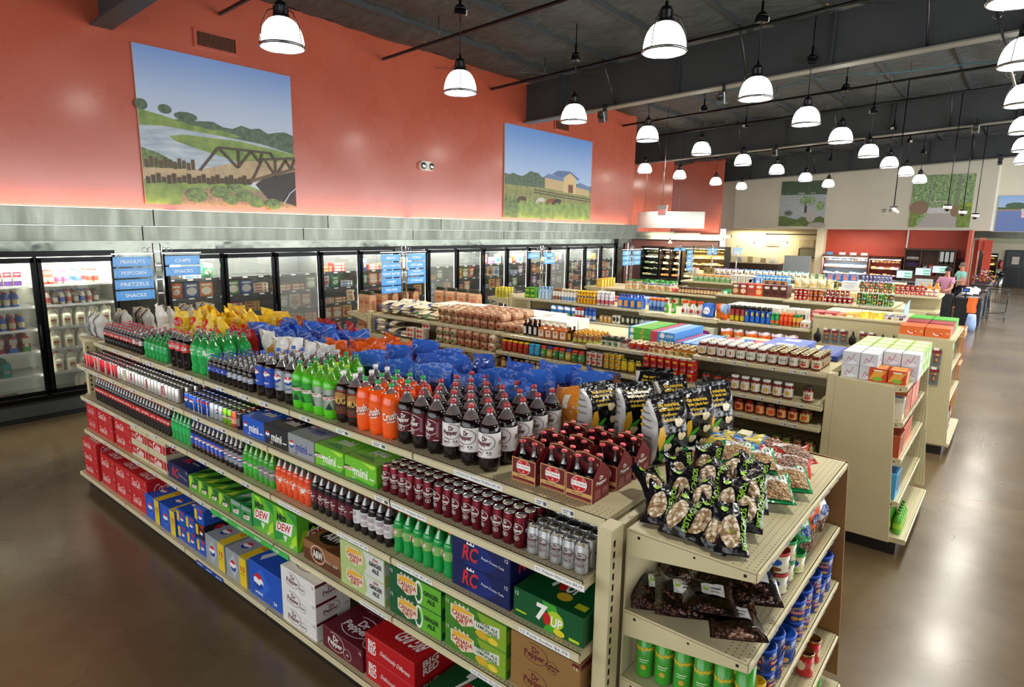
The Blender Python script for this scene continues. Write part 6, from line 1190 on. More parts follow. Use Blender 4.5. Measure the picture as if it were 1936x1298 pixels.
block(FR, 'red and white box on the second bread shelf', 'red and white boxes', -6.75, 5.94, 1.185, 2, .2, 1, .12, layers=2, dz=.072); block(FR, 'red and white box, upper stack', 'red and white boxes, upper stack', -6.5, 6.02, 1.33, 1, .2)
def loaves(k, desc, grp, x0, n, dx, y, z, nl, nr=1, dz=.105): block(LF[k], desc, grp, x0, y, z, n, dx, nr, .25, layers=nl, dz=dz, rnd=.06, jit=.004)
loaves('brown', 'brown seeded loaf on the bread run top', 'seeded loaves', -6.22, 3, .135, 6.03, 1.455, 2, 2)
loaves('red', 'bagged loaf with red label on top', 'red labelled loaves', -5.82, 6, .135, 6.03, 1.455, 2, 3)
loaves('red', 'red labelled loaf beside the syrup', 'red labelled loaves by the syrup', -5.0, 2, .13, 6.05, 1.455, 1, 2)
loaves('green', 'green labelled loaf on the second shelf', 'green labelled loaves', -6.17, 3, .135, 5.95, 1.185, 2)
loaves('red', 'red labelled loaf on the second shelf', 'red labelled loaves, second shelf', -5.76, 4, .137, 5.95, 1.185, 2)
loaves('white', 'white labelled loaf on the second shelf', 'white labelled loaves', -5.2, 1, .14, 5.95, 1.185, 2)
loaves('bun', 'bagged buns on the third shelf', 'bagged buns', -7.56, 7, .165, 5.95, .875, 2)
loaves('bun', 'pale wrapped loaf on the third shelf', 'pale wrapped loaves', -6.33, 4, .14, 5.95, .995, 1)
loaves('blue', 'navy wrapped loaf on the third shelf', 'navy wrapped loaves', -5.72, 5, .14, 5.95, .995, 1)
PT = box1(.3, .26, .13, '#e3e0d6/c', cat='paper towel pack', name='paper_towel_pack')
block(PT, 'white paper pack on the bread run', 'white paper packs', -7.0, 6.75, 1.45, 7, .32, 2, .28)
block(PT, 'white paper pack behind the loaves', 'white paper packs behind the loaves', -4.9, 6.55, 1.45, 2, .32, 2, .28)
def sqb(body, cap, label, h=.15, w=.07, name='syrup_bottle', cat='syrup bottle', art=()):
    b = B().box(-w/2, -w/3, 0, w/2, w/3, h*.72, body, bev=.008).lathe([(w*.42, h*.7, body), (w*.2, h*.8), (w*.18, h*.86)], 10, sy=.7)
    ps = [('cap', B().lathe([(w*.22, h*.85, cap), (w*.22, h)], 10))]
    if label: b.art([('r', .15, .15, .85, .8, label)]+list(art), front(-w/2, w/2, 0, h*.7, -w/3))
    return Proto(name, cat, b, ps)
T2 = 1.445
block(sqb('#1a0e0c/g', '#14100f/p', '#d8d4cc/c', .2, .06), 'dark syrup bottle beside the loaves', 'dark syrup bottles', -4.73, 6.08, T2, 3, .08, 2, .08)
block(sqb('#c8743a/g', '#d8d4c8/p', '#e6ddd0/c', .17, .1, art=[('p', [(.3, .7), (.7, .7), (.5, .3)], '#b8703a/c')]), 'amber syrup jug on the top shelf', 'amber syrup jugs', -4.47, 6.08, T2, 4, .108, 2, .09)
block(sqb('#3a1c10/g', '#14100f/p', '#c8a83a/c', .17, .06), 'brown syrup bottle beside the honey bears', 'brown syrup bottles', -4.06, 6.08, T2, 1, .08, 2, .09)
hb = B().lathe([(.022, 0, 'honey'), (.03, .01), (.03, .05), (.022, .065), (.027, .085), (.024, .105), (.012, .112)], 12)
HB = Proto('honey_bottle', 'honey bottle', hb, [('cap', B().lathe([(.016, .11, '#e0a024/p'), (.016, .122), (.005, .13), (.004, .142)], 10)), ('label', B().lathe([(.0306, .02, '#b8c04a/c'), (.0306, .046)], 12, caps=False))])
block(HB, 'small honey bottle with yellow cap', 'honey bottles', -3.97, 6.06, T2, 5, .07, 5, .066)
DJ = jar('#241c14/g', '#1a1816/p', '#3a3a30/c', .034, .085)
P3 = jar('#b87a34/p', '#b8a050/p', '#d8b46a/c')
def jb(j, desc, x, z, n, dx=.082, nr=1, y=5.96, dy=.085, rnd=.4, grp=None): block(j, desc, grp or desc+'s', x, y, z, n, dx, nr, dy, rnd=rnd)
jb(jar('#1f3a24/g', '#1e2f22/p', '#c8c8b4/c', .038, .12, [('e', .5, .5, .08, .3, '#1f5a34/c')]), 'green labelled jam jar on top', -3.57, T2, 3, .088, 2, 6.06)
jb(jar('#6a2420/g', '#3a1c18/p', '#c8b8a4/c', .036, .11), 'dark red jam jar on top', -3.31, T2, 1, .09, 2, 6.06)
jb(jar('#b8341c/g', '#d8c8a0/s', '#a8281c/c', .036, .1, [('e', .5, .4, .08, .3, '#3a6a9c/c')]), 'red jam jar with gold lid', -3.22, T2, 3, .085, 3, 6.06)
jb(jar('#8c2c1c/g', '#d0bc84/s', '#d8c090/c', .036, .105, [('e', .5, .5, .08, .3, '#a85a3a/c')]), 'jam jar with cream label', -2.98, T2, 3, .088, 4, 6.06)
jb(jar('#a8601c/g', '#d0bc84/s', '#cfa85a/c', .036, .105, [('e', .5, .5, .08, .3, '#4a6a3a/c')]), 'jam jar with yellow label', -2.7, T2, 3, .088, 4, 6.06)
SL = lambda lab, lid, art=(): jar('#6a1c10/g', lid, lab, .042, .145, art)
Z3_, Z4_ = 1.472, 1.517
jb(SL('#d9d4c6/c', '#dcdad2/p', rep4(lambda c: [('e', c, .45, .06, .3, '#c8a02a/c')])), 'salsa jar with white lid', -2.42, T2+.07, 2, .098, 4, 6.06)
jb(SL('#dedacd/c', '#dcdad2/p', rep4(lambda c: [('r', c-.03, .3, c+.03, .7, '#a83a34/c')])), 'salsa jar, white lid, red mark', -2.225, T2+.07, 2, .098, 4, 6.06)
jb(SL('#dedacd/c', '#dcdad2/p', rep4(lambda c: [('r', c-.09, .42, c+.09, .56, '#2f8a3c/c')])), 'salsa jar, white lid, green script', -2.03, T2+.07, 3, .1, 4, 6.06)
jb(SL('#d8d0bc/c', '#c8b888/s', rep4(lambda c: [('e', c, .5, .12, .3, '#b8b4a8/c'), ('r', c-.09, .5-.07, c+.09, .5+.07, '#4a463c/c')])), 'salsa jar with gold lid', -1.73, T2+.07, 3, .098, 5, 6.06)
jb(SL('#d8c8a8/c', '#c8b888/s', rep4(lambda c: [('r', c-.09, .6-.07, c+.09, .6+.07, '#4a463c/c'), ('e', c, .3, .1, .16, '#b83424/c')])), 'salsa jar nearest the end post', -1.44, T2+.07, 2, .1, 5, 6.06)
def gbox(w, d, h, c, F, nm, x, nx, dx, y, ny, dy, nl=1, z=1.455, T=()): block(box1(w, d, h, c, F, T or F), nm, nm+' group', x, y, z, nx, dx, ny, dy, layers=nl, dz=h+.002)
gbox(.32, .07, .08, '#4fa83a/c', [('r', 0, 0, .2, 1, '#3f8ac8/c'), ('e', .15, .5, .08, .4, '#e0e8e0/c'), ('p', [(.5, .0), (.6, 1), (.66, 1), (.58, 0)], '#c89a60/c')], 'green and blue storage bag box', -3.42, 1, .34, 6.62, 9, .075, 2)
gbox(.3, .07, .08, '#3f86c8/c', [('r', 0, 0, .3, 1, '#b8384a/c'), ('e', .5, .5, .1, .4, '#e0e8f0/c'), ('r', .65, .3, .95, .7, '#9cc4e8/c')], 'blue storage bag box', -3.08, 1, .34, 6.5, 11, .075, 2)
gbox(.3, .07, .08, '#3f7fd0/c', [('r', 0, 0, .2, 1, '#b8384a/c'), ('e', .4, .5, .1, .4, '#e0e8f0/c'), ('r', .6, .2, .95, .6, '#bcd4ee/c')], 'bright blue storage bag box', -2.76, 1, .34, 6.48, 10, .075, 1)
gbox(.3, .3, .08, '#c8404a/c', [('r', .5, 0, 1, 1, '#2f5fb8/c'), ('e', .55, .5, .12, .4, '#e0e8f0/c')], 'red and blue wrap box', -2.4, 2, .32, 6.6, 2, .31)
gbox(.4, .3, .04, '#5a6cb8/c', [('r', .3, .3, .7, .7, '#c8d0e8/c')], 'pale blue flat box by the salsa', -1.82, 1, .42, 6.62, 2, .31, 2, 1.52)
gbox(.25, .05, .05, '#22368c/c', [('r', .2, .3, .8, .7, '#9cacd8/c')], 'navy and white foil box', -1.4, 1, .27, 6.6, 12, .055, 1, 1.52)
# second shelf of the second run
jb(jar('#a8281c/p', '#d8a81c/p', '#b82a20/c', .038, .135, rep4(lambda c: [('p', [(c-.05, .2), (c, .8), (c+.05, .2)], '#2f8a3c/c')])), 'peanut butter jar, red with yellow lid', -4.97, 1.235, 5, .088)
jb(jar('#2f86b8/p', '#2f9ac8/p', '#4aa8d0/c', .038, .135), 'peanut butter jar, light blue', -4.53, 1.235, 2, .084)
jb([jar('#8c5a2c/p', '#b8281e/p', '#3f9a4c/c', .04, .135, rep4(lambda c: [('t', 'Jif', c, .5, .2, .5, W_)])), jar('#8c5a2c/p', '#22368c/p', '#c8b83a/c', .04, .135, rep4(lambda c: [('t', 'Jif', c, .5, .2, .5, W_)])), jar('#8c5a2c/p', '#b8281e/p', '#1f7a3c/c', .04, .135, rep4(lambda c: [('t', 'Jif', c, .5, .2, .5, W_)]))], 'peanut butter jar with bright label', -4.35, 1.235, 7, .09)
block(tcan('#c8b8a8/c', .033, .075, rep4(lambda c: [('e', c, .5, .1, .3, '#b83a2c/c')])), 'small red and white can', 'small red and white cans', -3.7, 5.95, 1.235, 3, .073, 2, .08, layers=2, dz=.077)
block(tcan('#c8a82c/c', .033, .055, rep4(lambda c: [('r', c-.08, .3, c+.08, .6, '#b8402c/c')])), 'small yellow can', 'small yellow cans', -3.47, 5.95, 1.235, 3, .073, 2, .08, layers=3, dz=.057)
jb(jar('#b89a2c/g', '#8c9a4c/s', '#d8bc2c/c', .038, .135), 'yellow pepper jar', -3.25, 1.235, 3, .088)
block(tcan('#b8201c/c', .037, .11, rep4(lambda c: [('r', c-.1, .55, c+.1, .75, '#d8a83a/c'), ('e', c, .3, .08, .14, '#5a2414/c')])), 'red chilli can, stacked', 'red chilli cans', -2.98, 5.95, 1.235, 7, .083, 2, .083, layers=2, dz=.112)
jb(jar('#8c2a18/g', '#1a1614/p', '#23201c/c', .043, .13, rep4(lambda c: [('e', c, .5, .12, .36, '#8c8c84/c'), ('e', c, .5, .1, .28, '#1c1a18/c')])), 'salsa jar with black label', -2.32, 1.235, 3, .12, 1)
jb(SL('#dedacd/c', '#c8c6be/p', rep4(lambda c: [('e', c, .45, .06, .3, '#c8a02a/c')])), 'white labelled salsa jar, second shelf', -2.03, 1.235, 6, .1, 1)
jb(SL('#d8c8a8/c', '#2a2420/p', rep4(lambda c: [('r', c-.09, .6-.07, c+.09, .6+.07, '#4a463c/c'), ('e', c, .3, .1, .16, '#b83424/c')])), 'dark lidded salsa jar, last on the second shelf', -1.36, 1.235, 1, .1, 1)
# third shelf
jb(jar('#8c5428/p', '#c8a050/s', '#d8b070/c', .037, .13), 'brown nut butter jar', -4.98, 1.015, 4, .1)
jb(jar('#8c5a34/p', '#e0dccf/p', '#e0dccf/c', .038, .14, rep4(lambda c: [('e', c, .4, .07, .2, '#a86a3c/c')])), 'white labelled nut butter jar', -4.6, 1.015, 5, .088)
jb(jar('#9c7a4c/p', '#7a8a4c/s', '#8ca86a/c', .038, .13, rep4(lambda c: [('e', c, .4, .1, .3, '#4a8a9c/c')])), 'green labelled nut butter jar', -4.16, 1.015, 5, .095)
block(tcan('#a8901c/c', .037, .11, rep4(lambda c: [('r', c-.1, .5, c+.1, .7, '#c8301c/c')])), 'yellow bean can, third shelf', 'yellow bean cans', -3.35, 5.95, .935, 10, .09, 2, .085)
block(tcan('#3a5a34/c', .037, .11, rep4(lambda c: [('e', c, .4, .1, .3, '#c83a24/c')])), 'green tomato can, third shelf', 'green tomato cans', -3.62, 5.95, .935, 3, .085, 2, .085)
RJ = lambda lab, ar, lid='#4a3a24/p': jar('#7a2410/g', lid, lab, .043, .125, rep4(lambda c: [('e', c, .5, .1, .3, ar)]))
jb(RJ('#d8ccb0/c', '#a8342c/c', '#5a5238/s'), 'red banded salsa jar, third shelf', -2.28, 1.035, 3, .105, 1)
jb(RJ('#d88a4c/c', '#8c2418/c', '#a02420/s'), 'orange labelled salsa jar, third shelf', -1.97, 1.035, 2, .1, 1)
jb(RJ('#dca060/c', '#c8502c/c'), 'salsa jar with orange disc, third shelf', -1.77, 1.035, 2, .1, 1)
jb(RJ('#dca060/c', '#8c3020/c'), 'salsa jar with brown flame, third shelf', -1.57, 1.035, 2, .1, 1)
jb(RJ('#b8b05a/c', '#c8502c/c'), 'salsa jar with green label, third shelf', -1.37, 1.035, 1, .1, 2)
jb(jar('#3a2410/g', '#23201c/p', '#a83a24/c', .038, .12), 'dark jelly jar with red label', -4.45, .76, 4, .12, 1)
jb(jar('#8c5a24/g', '#8c6a2c/s', '#b88a3a/c', .04, .12), 'amber jar on the fourth shelf', -3.97, .76, 2, .12, 1)
jb(jar('#c8703a/g', '#b8343c/p', '#d89a6a/c', .043, .13), 'orange sauce jar with red lid', -2.24, .75, 2, .11, 2)
jb(jar('#5a6a3a/g', '#3a3a24/p', '#8ca878/c', .038, .11, rep4(lambda c: [('e', c, .5, .1, .3, '#b83424/c')])), 'green pepper jar, fourth shelf', -1.98, .75, 4, .088, 1)
jb(jar('#4a5a1c/g', '#5a5a2c/p', '#b8bc3a/c', .038, .11, rep4(lambda c: [('e', c, .5, .1, .3, '#2a4a7c/c')])), 'lime labelled pepper jar, fourth shelf', -1.6, .75, 2, .09, 2)
jb(jar('#7a2410/g', '#6a5a2c/p', '#a8a46a/c', .04, .11, rep4(lambda c: [('e', c, .5, .1, .3, '#b83424/c')])), 'olive labelled salsa jar, fourth shelf', -1.41, .75, 2, .1, 2)
# end cap of the second run: cartons of sparkling water
def spark(base, F, w=.135, d=.21, h=.115): return box1(w, d, h, base, F, [('r', .1, .1, .9, .9, F[0][-1]), ('r', .2, .4, .8, .6, base)], F, name='sparkling_water_carton', cat='water carton')
SO = spark('#c8481c/c', [('p', [(0, .1), (.6, .2), (1, .9), (.3, .8)], '#e0a03c/c'), ('e', .5, .2, .3, .16, '#7fae3a/c'), ('r', .25, .8, .75, .9, W_)])
SW = spark('#c9ccd0/c', [('p', [(.1, .0), (.5, .6), (.9, .2), (.7, 0)], '#dfe2e6/c'), ('l', [(.2, .1), (.35, .6), (.5, .3), (.7, .9)], .04, '#b8404c/c'), ('l', [(.3, .1), (.5, .5), (.8, .3)], .03, '#3a5aa8/c')])
SG = spark('#a8c46a/c', [('p', [(.1, .0), (.5, .6), (.9, .2), (.7, 0)], '#dfe6c0/c'), ('r', .7, .1, 1, .9, '#5fae3a/c')])
for i in range(2):
    for l in range(1): spawn(SO, (-.84+.145*i, 6.02, 1.5), 'orange citrus water carton, %s' % ['inner', 'at the lip'][i], 'orange citrus cartons')
for r_, q in enumerate((SW, SW, SG, SG, SG)):
    for i in range(4):
        for l in range(2):
            if r_ == 0 and i > 1: continue
            spawn(q, (-1.06+.14*i, 6.04+.225*r_ if r_ else 6.04, 1.5+.117*l), '%s water carton, %s row back, %s from the post%s' % ('white' if q is SW else 'green', nth(r_+1), nth(i+1), ', upper' if l else ', lower'), 'stacked water cartons on the end cap')
def eb(c, c2, w, d, h, y, z, n, lab, x=-.625, l=1):
    q = box1(w, d, h, c, [('e', .5, .5, .36, .3, c2), ('r', .1, .8, .9, .9, c2)], [('r', .1, .1, .9, .9, c2)], [('r', .1, .1, .9, .9, c2)])
    block(q, lab, lab+' group', x, y, z, n, w+.012, 1, d, rz=Q9, layers=l, dz=h+.002)
eb('#d8cfb8/c', '#6a7480/c', .12, .14, .19, 6.1, 1.19, 1, 'cream carton on the end cap second shelf')
eb('#c86a2c/c', '#a8401c/c', .3, .2, .2, 6.36, 1.19, 1, 'orange carton on the end cap second shelf'); eb('#c8604c/c', '#d88a6c/c', .24, .2, .2, 6.68, 1.19, 2, 'pink carton on the end cap second shelf')
eb('#a84a24/c', '#7a2c18/c', .28, .2, .19, 6.13, .87, 1, 'dark orange carton on the third shelf', x=-.61); eb('#c8581c/c', '#a8401c/c', .26, .2, .19, 6.44, .87, 2, 'orange carton on the third shelf, farther')
eb('#4a9cc0/c', '#1c4a7c/c', .24, .2, .23, 6.12, .49, 1, 'light blue carton on the fourth shelf', x=-.6)
GBP = Proto('green_bottle_pack', 'bottle pack', B().lathe([(.03, 0, '#5aa82c/g'), (.034, .02), (.034, .13), (.014, .17), (.014, .19)], 12), [('cap', B().lathe([(.016, .185, '#3f7a1c/p'), (.016, .2)], 10)), ('label', B().lathe([(.0346, .05, '#9ac83a/c'), (.0346, .1)], 12, caps=False))])
block(GBP, 'green juice bottle low on the end cap', 'green juice bottles', -.56, 6.08, .166, 5, .075, 4, .078, rz=Q9)
# ---------------------------------------------------------------- third run
def spray(body, cap, band=None, r=.029, h=.235, art=()):
    b = B().lathe([(r*.95, 0, '#c6c6c2/s'), (r, .005, body), (r, h*.76), (r*.7, h*.8, '#c6c6c2/s'), (r*.68, h*.82)], 12)
    if band: b.art([('r', 0, .1, 1, .5, band)]+list(art), cyl(r, .01, h*.74), .08)
    return Proto('aerosol_can', 'aerosol can', b, [('cap', B().lathe([(r*.9, h*.8, cap), (r*.88, h*.97), (r*.6, h)], 12))])
T3 = 1.435; Y3 = 9.6
def ab(p, desc, x, z, n, dx, nr=2, y=Y3, dy=.07, rnd=.3, layers=1, dz=.1): block(p, desc, desc+'s', x, y, z, n, dx, nr, dy, rnd=rnd, layers=layers, dz=dz)
ab(jar('#c8c44a/g', '#d8c02a/p', '#b8a83a/c', .032, .2, name='soap_bottle', cat='soap bottle'), 'yellow capped soap bottle on the cooler end', -8.2, 1.40, 4, .085, 3, 9.55, .09)
endcap('end cap shelving with yellow capped soap near the freezers', -7.85, 9.45, 10.8, -1, [1.40, 1.0, .5, .165], 1.42, [.5]*4)
ab(box1(.12, .08, .1, '#3f8a2c/c', [('r', .1, .3, .9, .7, '#a8c83a/c')]), 'green box at the cooler end', -7.45, T3, 2, .13, 2, 9.6, .1, 0, 2, .102)
ab(sqb('#a8c8e4/p', '#8cb4dc/p', '#c8dcee/c', .25, .06, 'spray_bottle', 'cleaner bottle'), 'pale blue cleaner bottle', -7.13, T3, 4, .078)
ab(spray('#d9d2c2/p', '#8c5a34/p', '#7a4024/c'), 'brown and white aerosol can', -6.8, T3, 3, .064)
ab(spray('#dcdad2/p', '#c8b890/p', '#5a8cc0/c'), 'cream and blue aerosol can', -6.6, T3, 5, .066)
ab(spray('#dca81c/p', '#e0b42a/p', '#c88a1c/c', art=rep4(lambda c: [('e', c, .7, .1, .12, '#2a3a6c/c')])), 'yellow aerosol can', -6.24, T3, 6, .066)
ab(spray('#dcd8dc/p', '#e6e4e0/p', '#b8343c/c', .033, .25, art=rep4(lambda c: [('t', 'lysol', c, .75, .22, .2, '#5a3a8c/c')])), 'white and red disinfectant can', -5.82, T3, 4, .085)
ab(sqb('#2f6fc8/p', '#1c3f9c/p', '#d8a050/c', .23, .1, 'cleaner_bottle', 'cleaner bottle'), 'blue cleaner bottle with tan label', -5.38, T3, 4, .125, 2, 9.62, .1)
ab(spray('#7a9cc8/p', '#e0742c/p', '#2a4a8c/c', .031, .225), 'blue disinfectant can, orange cap', -4.79, 1.425, 4, .072)
def trig(body, head, label):
    b = B().lathe([(.042, 0, body), (.045, .01), (.045, .09), (.025, .14), (.014, .165), (.014, .18)], 12, sy=.65)
    b.art([('e', .5, .5, .42, .4, label)], front(-.035, .035, .02, .1, -.031))
    h = B().box(-.02, -.012, .178, .022, .012, .2, head, bev=.004).box(-.05, -.01, .2, .028, .01, .225, head, bev=.005).prism([(-.045, .2), (-.03, .2), (-.022, .16), (-.03, .155)], 'y', -.005, .005, head)
    return Proto('spray_bottle', 'spray bottle', b, [('trigger_head', h)])
ab(trig('#4fae2c/g', '#b8281e/p', '#d8c8c0/c'), 'green spray bottle with red trigger', -4.5, 1.42, 2, .13, 1)
ab(trig('#dcdcd8/p', '#d8501c/p', '#b83a34/c'), 'white spray bottle with orange trigger', -4.2, 1.42, 3, .13, 2, 9.62, .09)
PCH = Proto('detergent_pouch', 'detergent pouch', pillow(.2, .22, .08, 'film_blue', 400, [('e', .45, .5, .3, .24, '#dcdce0/f'), ('t', 'OXI', .45, .5, .3, .14, '#b8281e/f')], None, nx=8, ny=8)); PCO = Proto('detergent_pouch', 'detergent pouch', pillow(.2, .23, .08, 'film_orange', 404, [('p', [(.4, 1), (1, 1), (1, .3), (.6, .5)], '#8cb4dc/f'), ('o', .3, .25, .18, .14, .3, '#e0c020/f')], None, nx=8, ny=8))
ab(PCH, 'blue detergent pouch', -3.78, 1.41, 1, .2, 2, 9.58, .12); ab(PCO, 'orange detergent pouch', -3.56, 1.41, 1, .2, 2, 9.58, .12)
ab(spray('#8c2420/p', '#15140f/p', '#c8b81c/c', .031, .26), 'black capped red and yellow insect spray', -3.4, 1.385, 3, .08)
ab(spray('#1c4a9c/p', '#15140f/p', '#2a6ac8/c', .031, .26, art=rep4(lambda c: [('r', c-.06, .62, c+.06, .9, '#d8c82a/c')])), 'black capped blue insect spray', -3.17, 1.385, 5, .08)
ab(spray('#1c8a4c/p', '#179048/p', '#d8601c/c', .03, .17), 'green and orange repellent can', -2.79, 1.405, 2, .068)
ab(spray('#d8501c/p', '#e0601c/p', '#c83a14/c', .028, .18), 'orange repellent can', -2.66, 1.405, 3, .06, 3)
ab(spray('#c89a2c/p', '#1c7a44/p', '#b84a1c/c', .022, .17), 'slim green capped repellent can', -2.48, 1.405, 2, .05, 3)
ab(box1(.06, .06, .085, '#dcd8ce/c', [('r', .2, .1, .8, .6, '#b8502c/c'), ('r', .2, .6, .8, .75, '#c8b03a/c')]), 'small white box at the shelf end', -2.36, 1.405, 2, .065, 4, 9.58, .07)
WBX = box1(.15, .13, .22, '#d8d3c4/c', [('e', .5, .4, .3, .2, '#c8b49c/c')]); WN = box1(.13, .13, .2, '#d5cfbf/c', [('r', 0, .3, 1, .65, '#2a3550/c'), ('r', .2, .36, .8, .56, '#c8a070/c')])
ab(WBX, 'cream box behind the insect sprays', -3.55, 1.385, 5, .165, 3, 10.0, .2, 0)
ab(WN, 'cream and navy box behind the repellents', -2.66, 1.405, 2, .15, 2, 10.05, .15, 0)
ab(box1(.2, .2, .09, '#b04a4c/c', [('r', .1, .4, .9, .6, '#d8b8b0/c')]), 'red and white box row on the third run', -6.7, T3, 5, .22, 1, 10.3, .2)
ab(box1(.24, .2, .12, '#b4bcd4/c', [('r', .5, .2, .9, .8, '#3a6ac8/c')]), 'lilac box row on the third run', -5.5, T3, 3, .26, 1, 10.35, .2)
ab(spray('#22306c/p', '#1a1a20/p', None, .035, .12), 'navy tub on the second shelf', -7.1, 1.155, 5, .08, 1, 9.5)
ab(bagfam('pouch', 'pouch', 1, .15, .2, .07, 'film_sky', [('p', [(0, 0), (1, 0), (.7, .5), (.2, .4)], '#9ab45a/f'), ('r', .1, .7, .9, .95, '#d8dce0/f')], seed=410)[0], 'blue and green pouch on the second shelf', -6.72, 1.155, 4, .155, 1, 9.5, .1)
ab(spray('#c8c8cc/p', '#b8281e/p', '#b8281e/c', .028, .21), 'red capped air freshener', -6.2, 1.155, 3, .068, 1, 9.47); ab(spray('#2a5ab8/p', '#1c4ab0/p', '#dcdce0/c', .032, .22), 'blue capped air freshener', -5.98, 1.155, 3, .08, 1, 9.47)
ab(tcan('#c89a50/c', .038, .12, rep4(lambda c: [('r', c-.1, .5, c+.1, .8, '#dcd6c4/c')])), 'tan can on the second shelf', -5.68, 1.155, 3, .085, 1, 9.5, .085); ab(tcan('#dad6cc/c', .038, .15, rep4(lambda c: [('e', c, .5, .1, .3, '#23231f/c')])), 'white canister on the second shelf', -5.42, 1.155, 2, .085, 1, 9.5, .085)
ab(tcan('#1c2a20/c', .038, .16, rep4(lambda c: [('e', c, .5, .12, .3, '#b8bca8/c')])), 'dark canister on the second shelf', -5.24, 1.155, 5, .09, 1, 9.5, .085)
TP = box1(.24, .2, .17, '#cfd2b8/c', [('e', .5, .6, .4, .2, '#8c2a7c/c'), ('e', .6, .25, .3, .1, '#6a9a4c/c')]); ab(TP, 'tissue box with purple oval', -4.02, 1.085, 2, .26, 1, 9.45)
ab(box1(.26, .2, .17, '#a8b8cc/c', [('e', .4, .5, .3, .3, '#c8608c/c')]), 'lilac tissue box, second shelf', -4.8, 1.085, 1, .28, 1, 9.45)
ab(bagfam('pouch', 'pouch', 1, .19, .2, .08, 'film_orange', [('p', [(0, .75), (1, .85), (1, 1), (0, 1)], '#c8bcc4/f'), ('e', .5, .4, .3, .2, '#e0c890/f'), ('l', [(.2, .3), (.5, .5), (.8, .35)], .06, '#dcdce4/f')], seed=414)[0], 'orange detergent pouch on the second shelf', -3.42, 1.085, 6, .19, 1, 9.5)
# hanging tools on the pegboard
TL = B().box(-.045, -.012, -.2, .045, -.008, 0, '#6a6e70/c').box(-.045, -.013, -.05, .045, -.007, -.015, '#7c2424/c').lathe([(.02, -.08, '#c8742c/p'), (.028, -.072), (.01, -.055)], 10, (0, -.02, 0)).lathe([(.01, -.15, '#a8602c/p'), (.02, -.14), (.012, -.12), (.004, -.09)], 10, (0, -.02, 0))
TLP = Proto('hanging_gadget', 'kitchen gadget', TL, [('hook', B().tube([(0, .0, .012), (0, -.12, .012), (0, -.125, .03)], .003, '#b8babc/s', 5)), ('price_card', B().box(-.025, -.127, .0, .025, -.126, .03, '#e6e6e0/c'))])
for i, x in enumerate((-2.03, -1.92, -1.81, -1.57, -1.46)): spawn(TLP, (x, 9.618, 1.42), 'grey carded kitchen gadget on a peg, %s from left' % nth(i+1), 'carded kitchen gadgets')
TLB = Proto('hanging_tool', 'kitchen tool', B().lathe([(.008, -.2, '#15151a/p'), (.045, -.17), (.05, -.1), (.02, -.05), (.01, 0)], 12, (0, -.05, 0), sy=.3), [('hook', B().tube([(0, .0, .012), (0, -.12, .012), (0, -.125, .03)], .003, '#b8babc/s', 5))])
for i, x in enumerate((-2.14, -1.69, -1.33, -1.2)): spawn(TLB, (x, 9.618, 1.42), ['black oven mitt at the end of the pegboard', 'brown brush hanging between the carded gadgets', 'black and white tool hanging near the end cap', 'black tool hanging beside the carton end cap'][i], 'hanging tools')
TLC = TLP
for i, (z, y) in enumerate(((1.36, 9.244), (1.12, 9.24))): spawn(TLP, (-.68, 9.243, z), 'grey carded gadget on the end cap side, %s' % ['upper', 'lower'][i], 'gadgets on the end cap side', sc=1.1)
# goods on top of the pegboard section
T4 = 1.505
g3top = [o for o in pg.children if o.name.startswith('top_ledge')]
ab(box1(.16, .14, .07, '#a8343a/c', [('r', .1, .2, .7, .8, '#d8a8a0/c')]), 'red carton above the pegboard', -2.2, T4, 2, .17, 2, 9.66, .15, 0, 2, .072)
ab(box1(.11, .07, .13, '#c06a4c/c', [('r', .1, .3, .9, .9, '#d8c0a8/c')]), 'pink and tan box above the pegboard', -1.9, T4, 1, .12, 4, 9.68, .08, 0)
ab(box1(.12, .07, .15, '#dca02c/c', [('r', .15, .3, .85, .9, '#e6dcc0/c'), ('e', .7, .15, .1, .1, '#8c3a1c/c')]), 'yellow box above the pegboard', -1.77, T4, 1, .12, 4, 9.66, .08, 0)
ab(bagfam('snack_pouch', 'snack pouch', 1, .15, .18, .06, 'film_yellow', [('r', .35, .1, .85, .35, '#3a3424/f'), ('e', .5, .6, .24, .14, '#e8d870/f')], seed=420)[0], 'yellow pouch above the pegboard', -1.6, T4, 2, .16, 2, 9.7, .1)
ab(bagfam('snack_pouch', 'snack pouch', 1, .13, .19, .06, 'film_white', [('e', .5, .72, .2, .1, '#5a3420/f'), ('r', .1, .85, .9, .92, '#2a4a9c/f'), ('r', .15, .1, .85, .5, '#a8b4c4/f')], seed=422)[0], 'white and blue pouch above the pegboard', -1.3, T4, 2, .14, 2, 9.7, .1)
sg = B(); sg.prism([(0, 0), (.02, 0), (.02, .1), (.42, .16), (.42, 0), (.45, 0), (.45, .36), (0, .3)], 'x', -.004, .004, '#a9c6d8/p'); tag(obj('display_sign', sg, None, (-1.14, 9.7, 1.5005)), 'pale blue sign panel standing beside the pegboard end cap', 'sign')
BX = box1(.265, .4, .12, '#d0642c/c', [('o', .5, .62, .2, .44, .2, '#e6e2da/c', (200, 340)), ('e', .62, .3, .05, .12, '#b8301c/c'), ('e', .9, .5, .06, .14, '#dca060/c')], [('r', .1, .1, .9, .9, '#c85a28/c')], [('r', .1, .2, .9, .8, '#c85a28/c')], 'sparkling_water_carton', 'water carton')
for i in range(2): spawn(BX, (-.985+.275*i, 9.3, 1.49), 'orange water carton with a curved stripe, %s' % ['inner', 'at the walkway lip'][i], 'orange striped cartons')
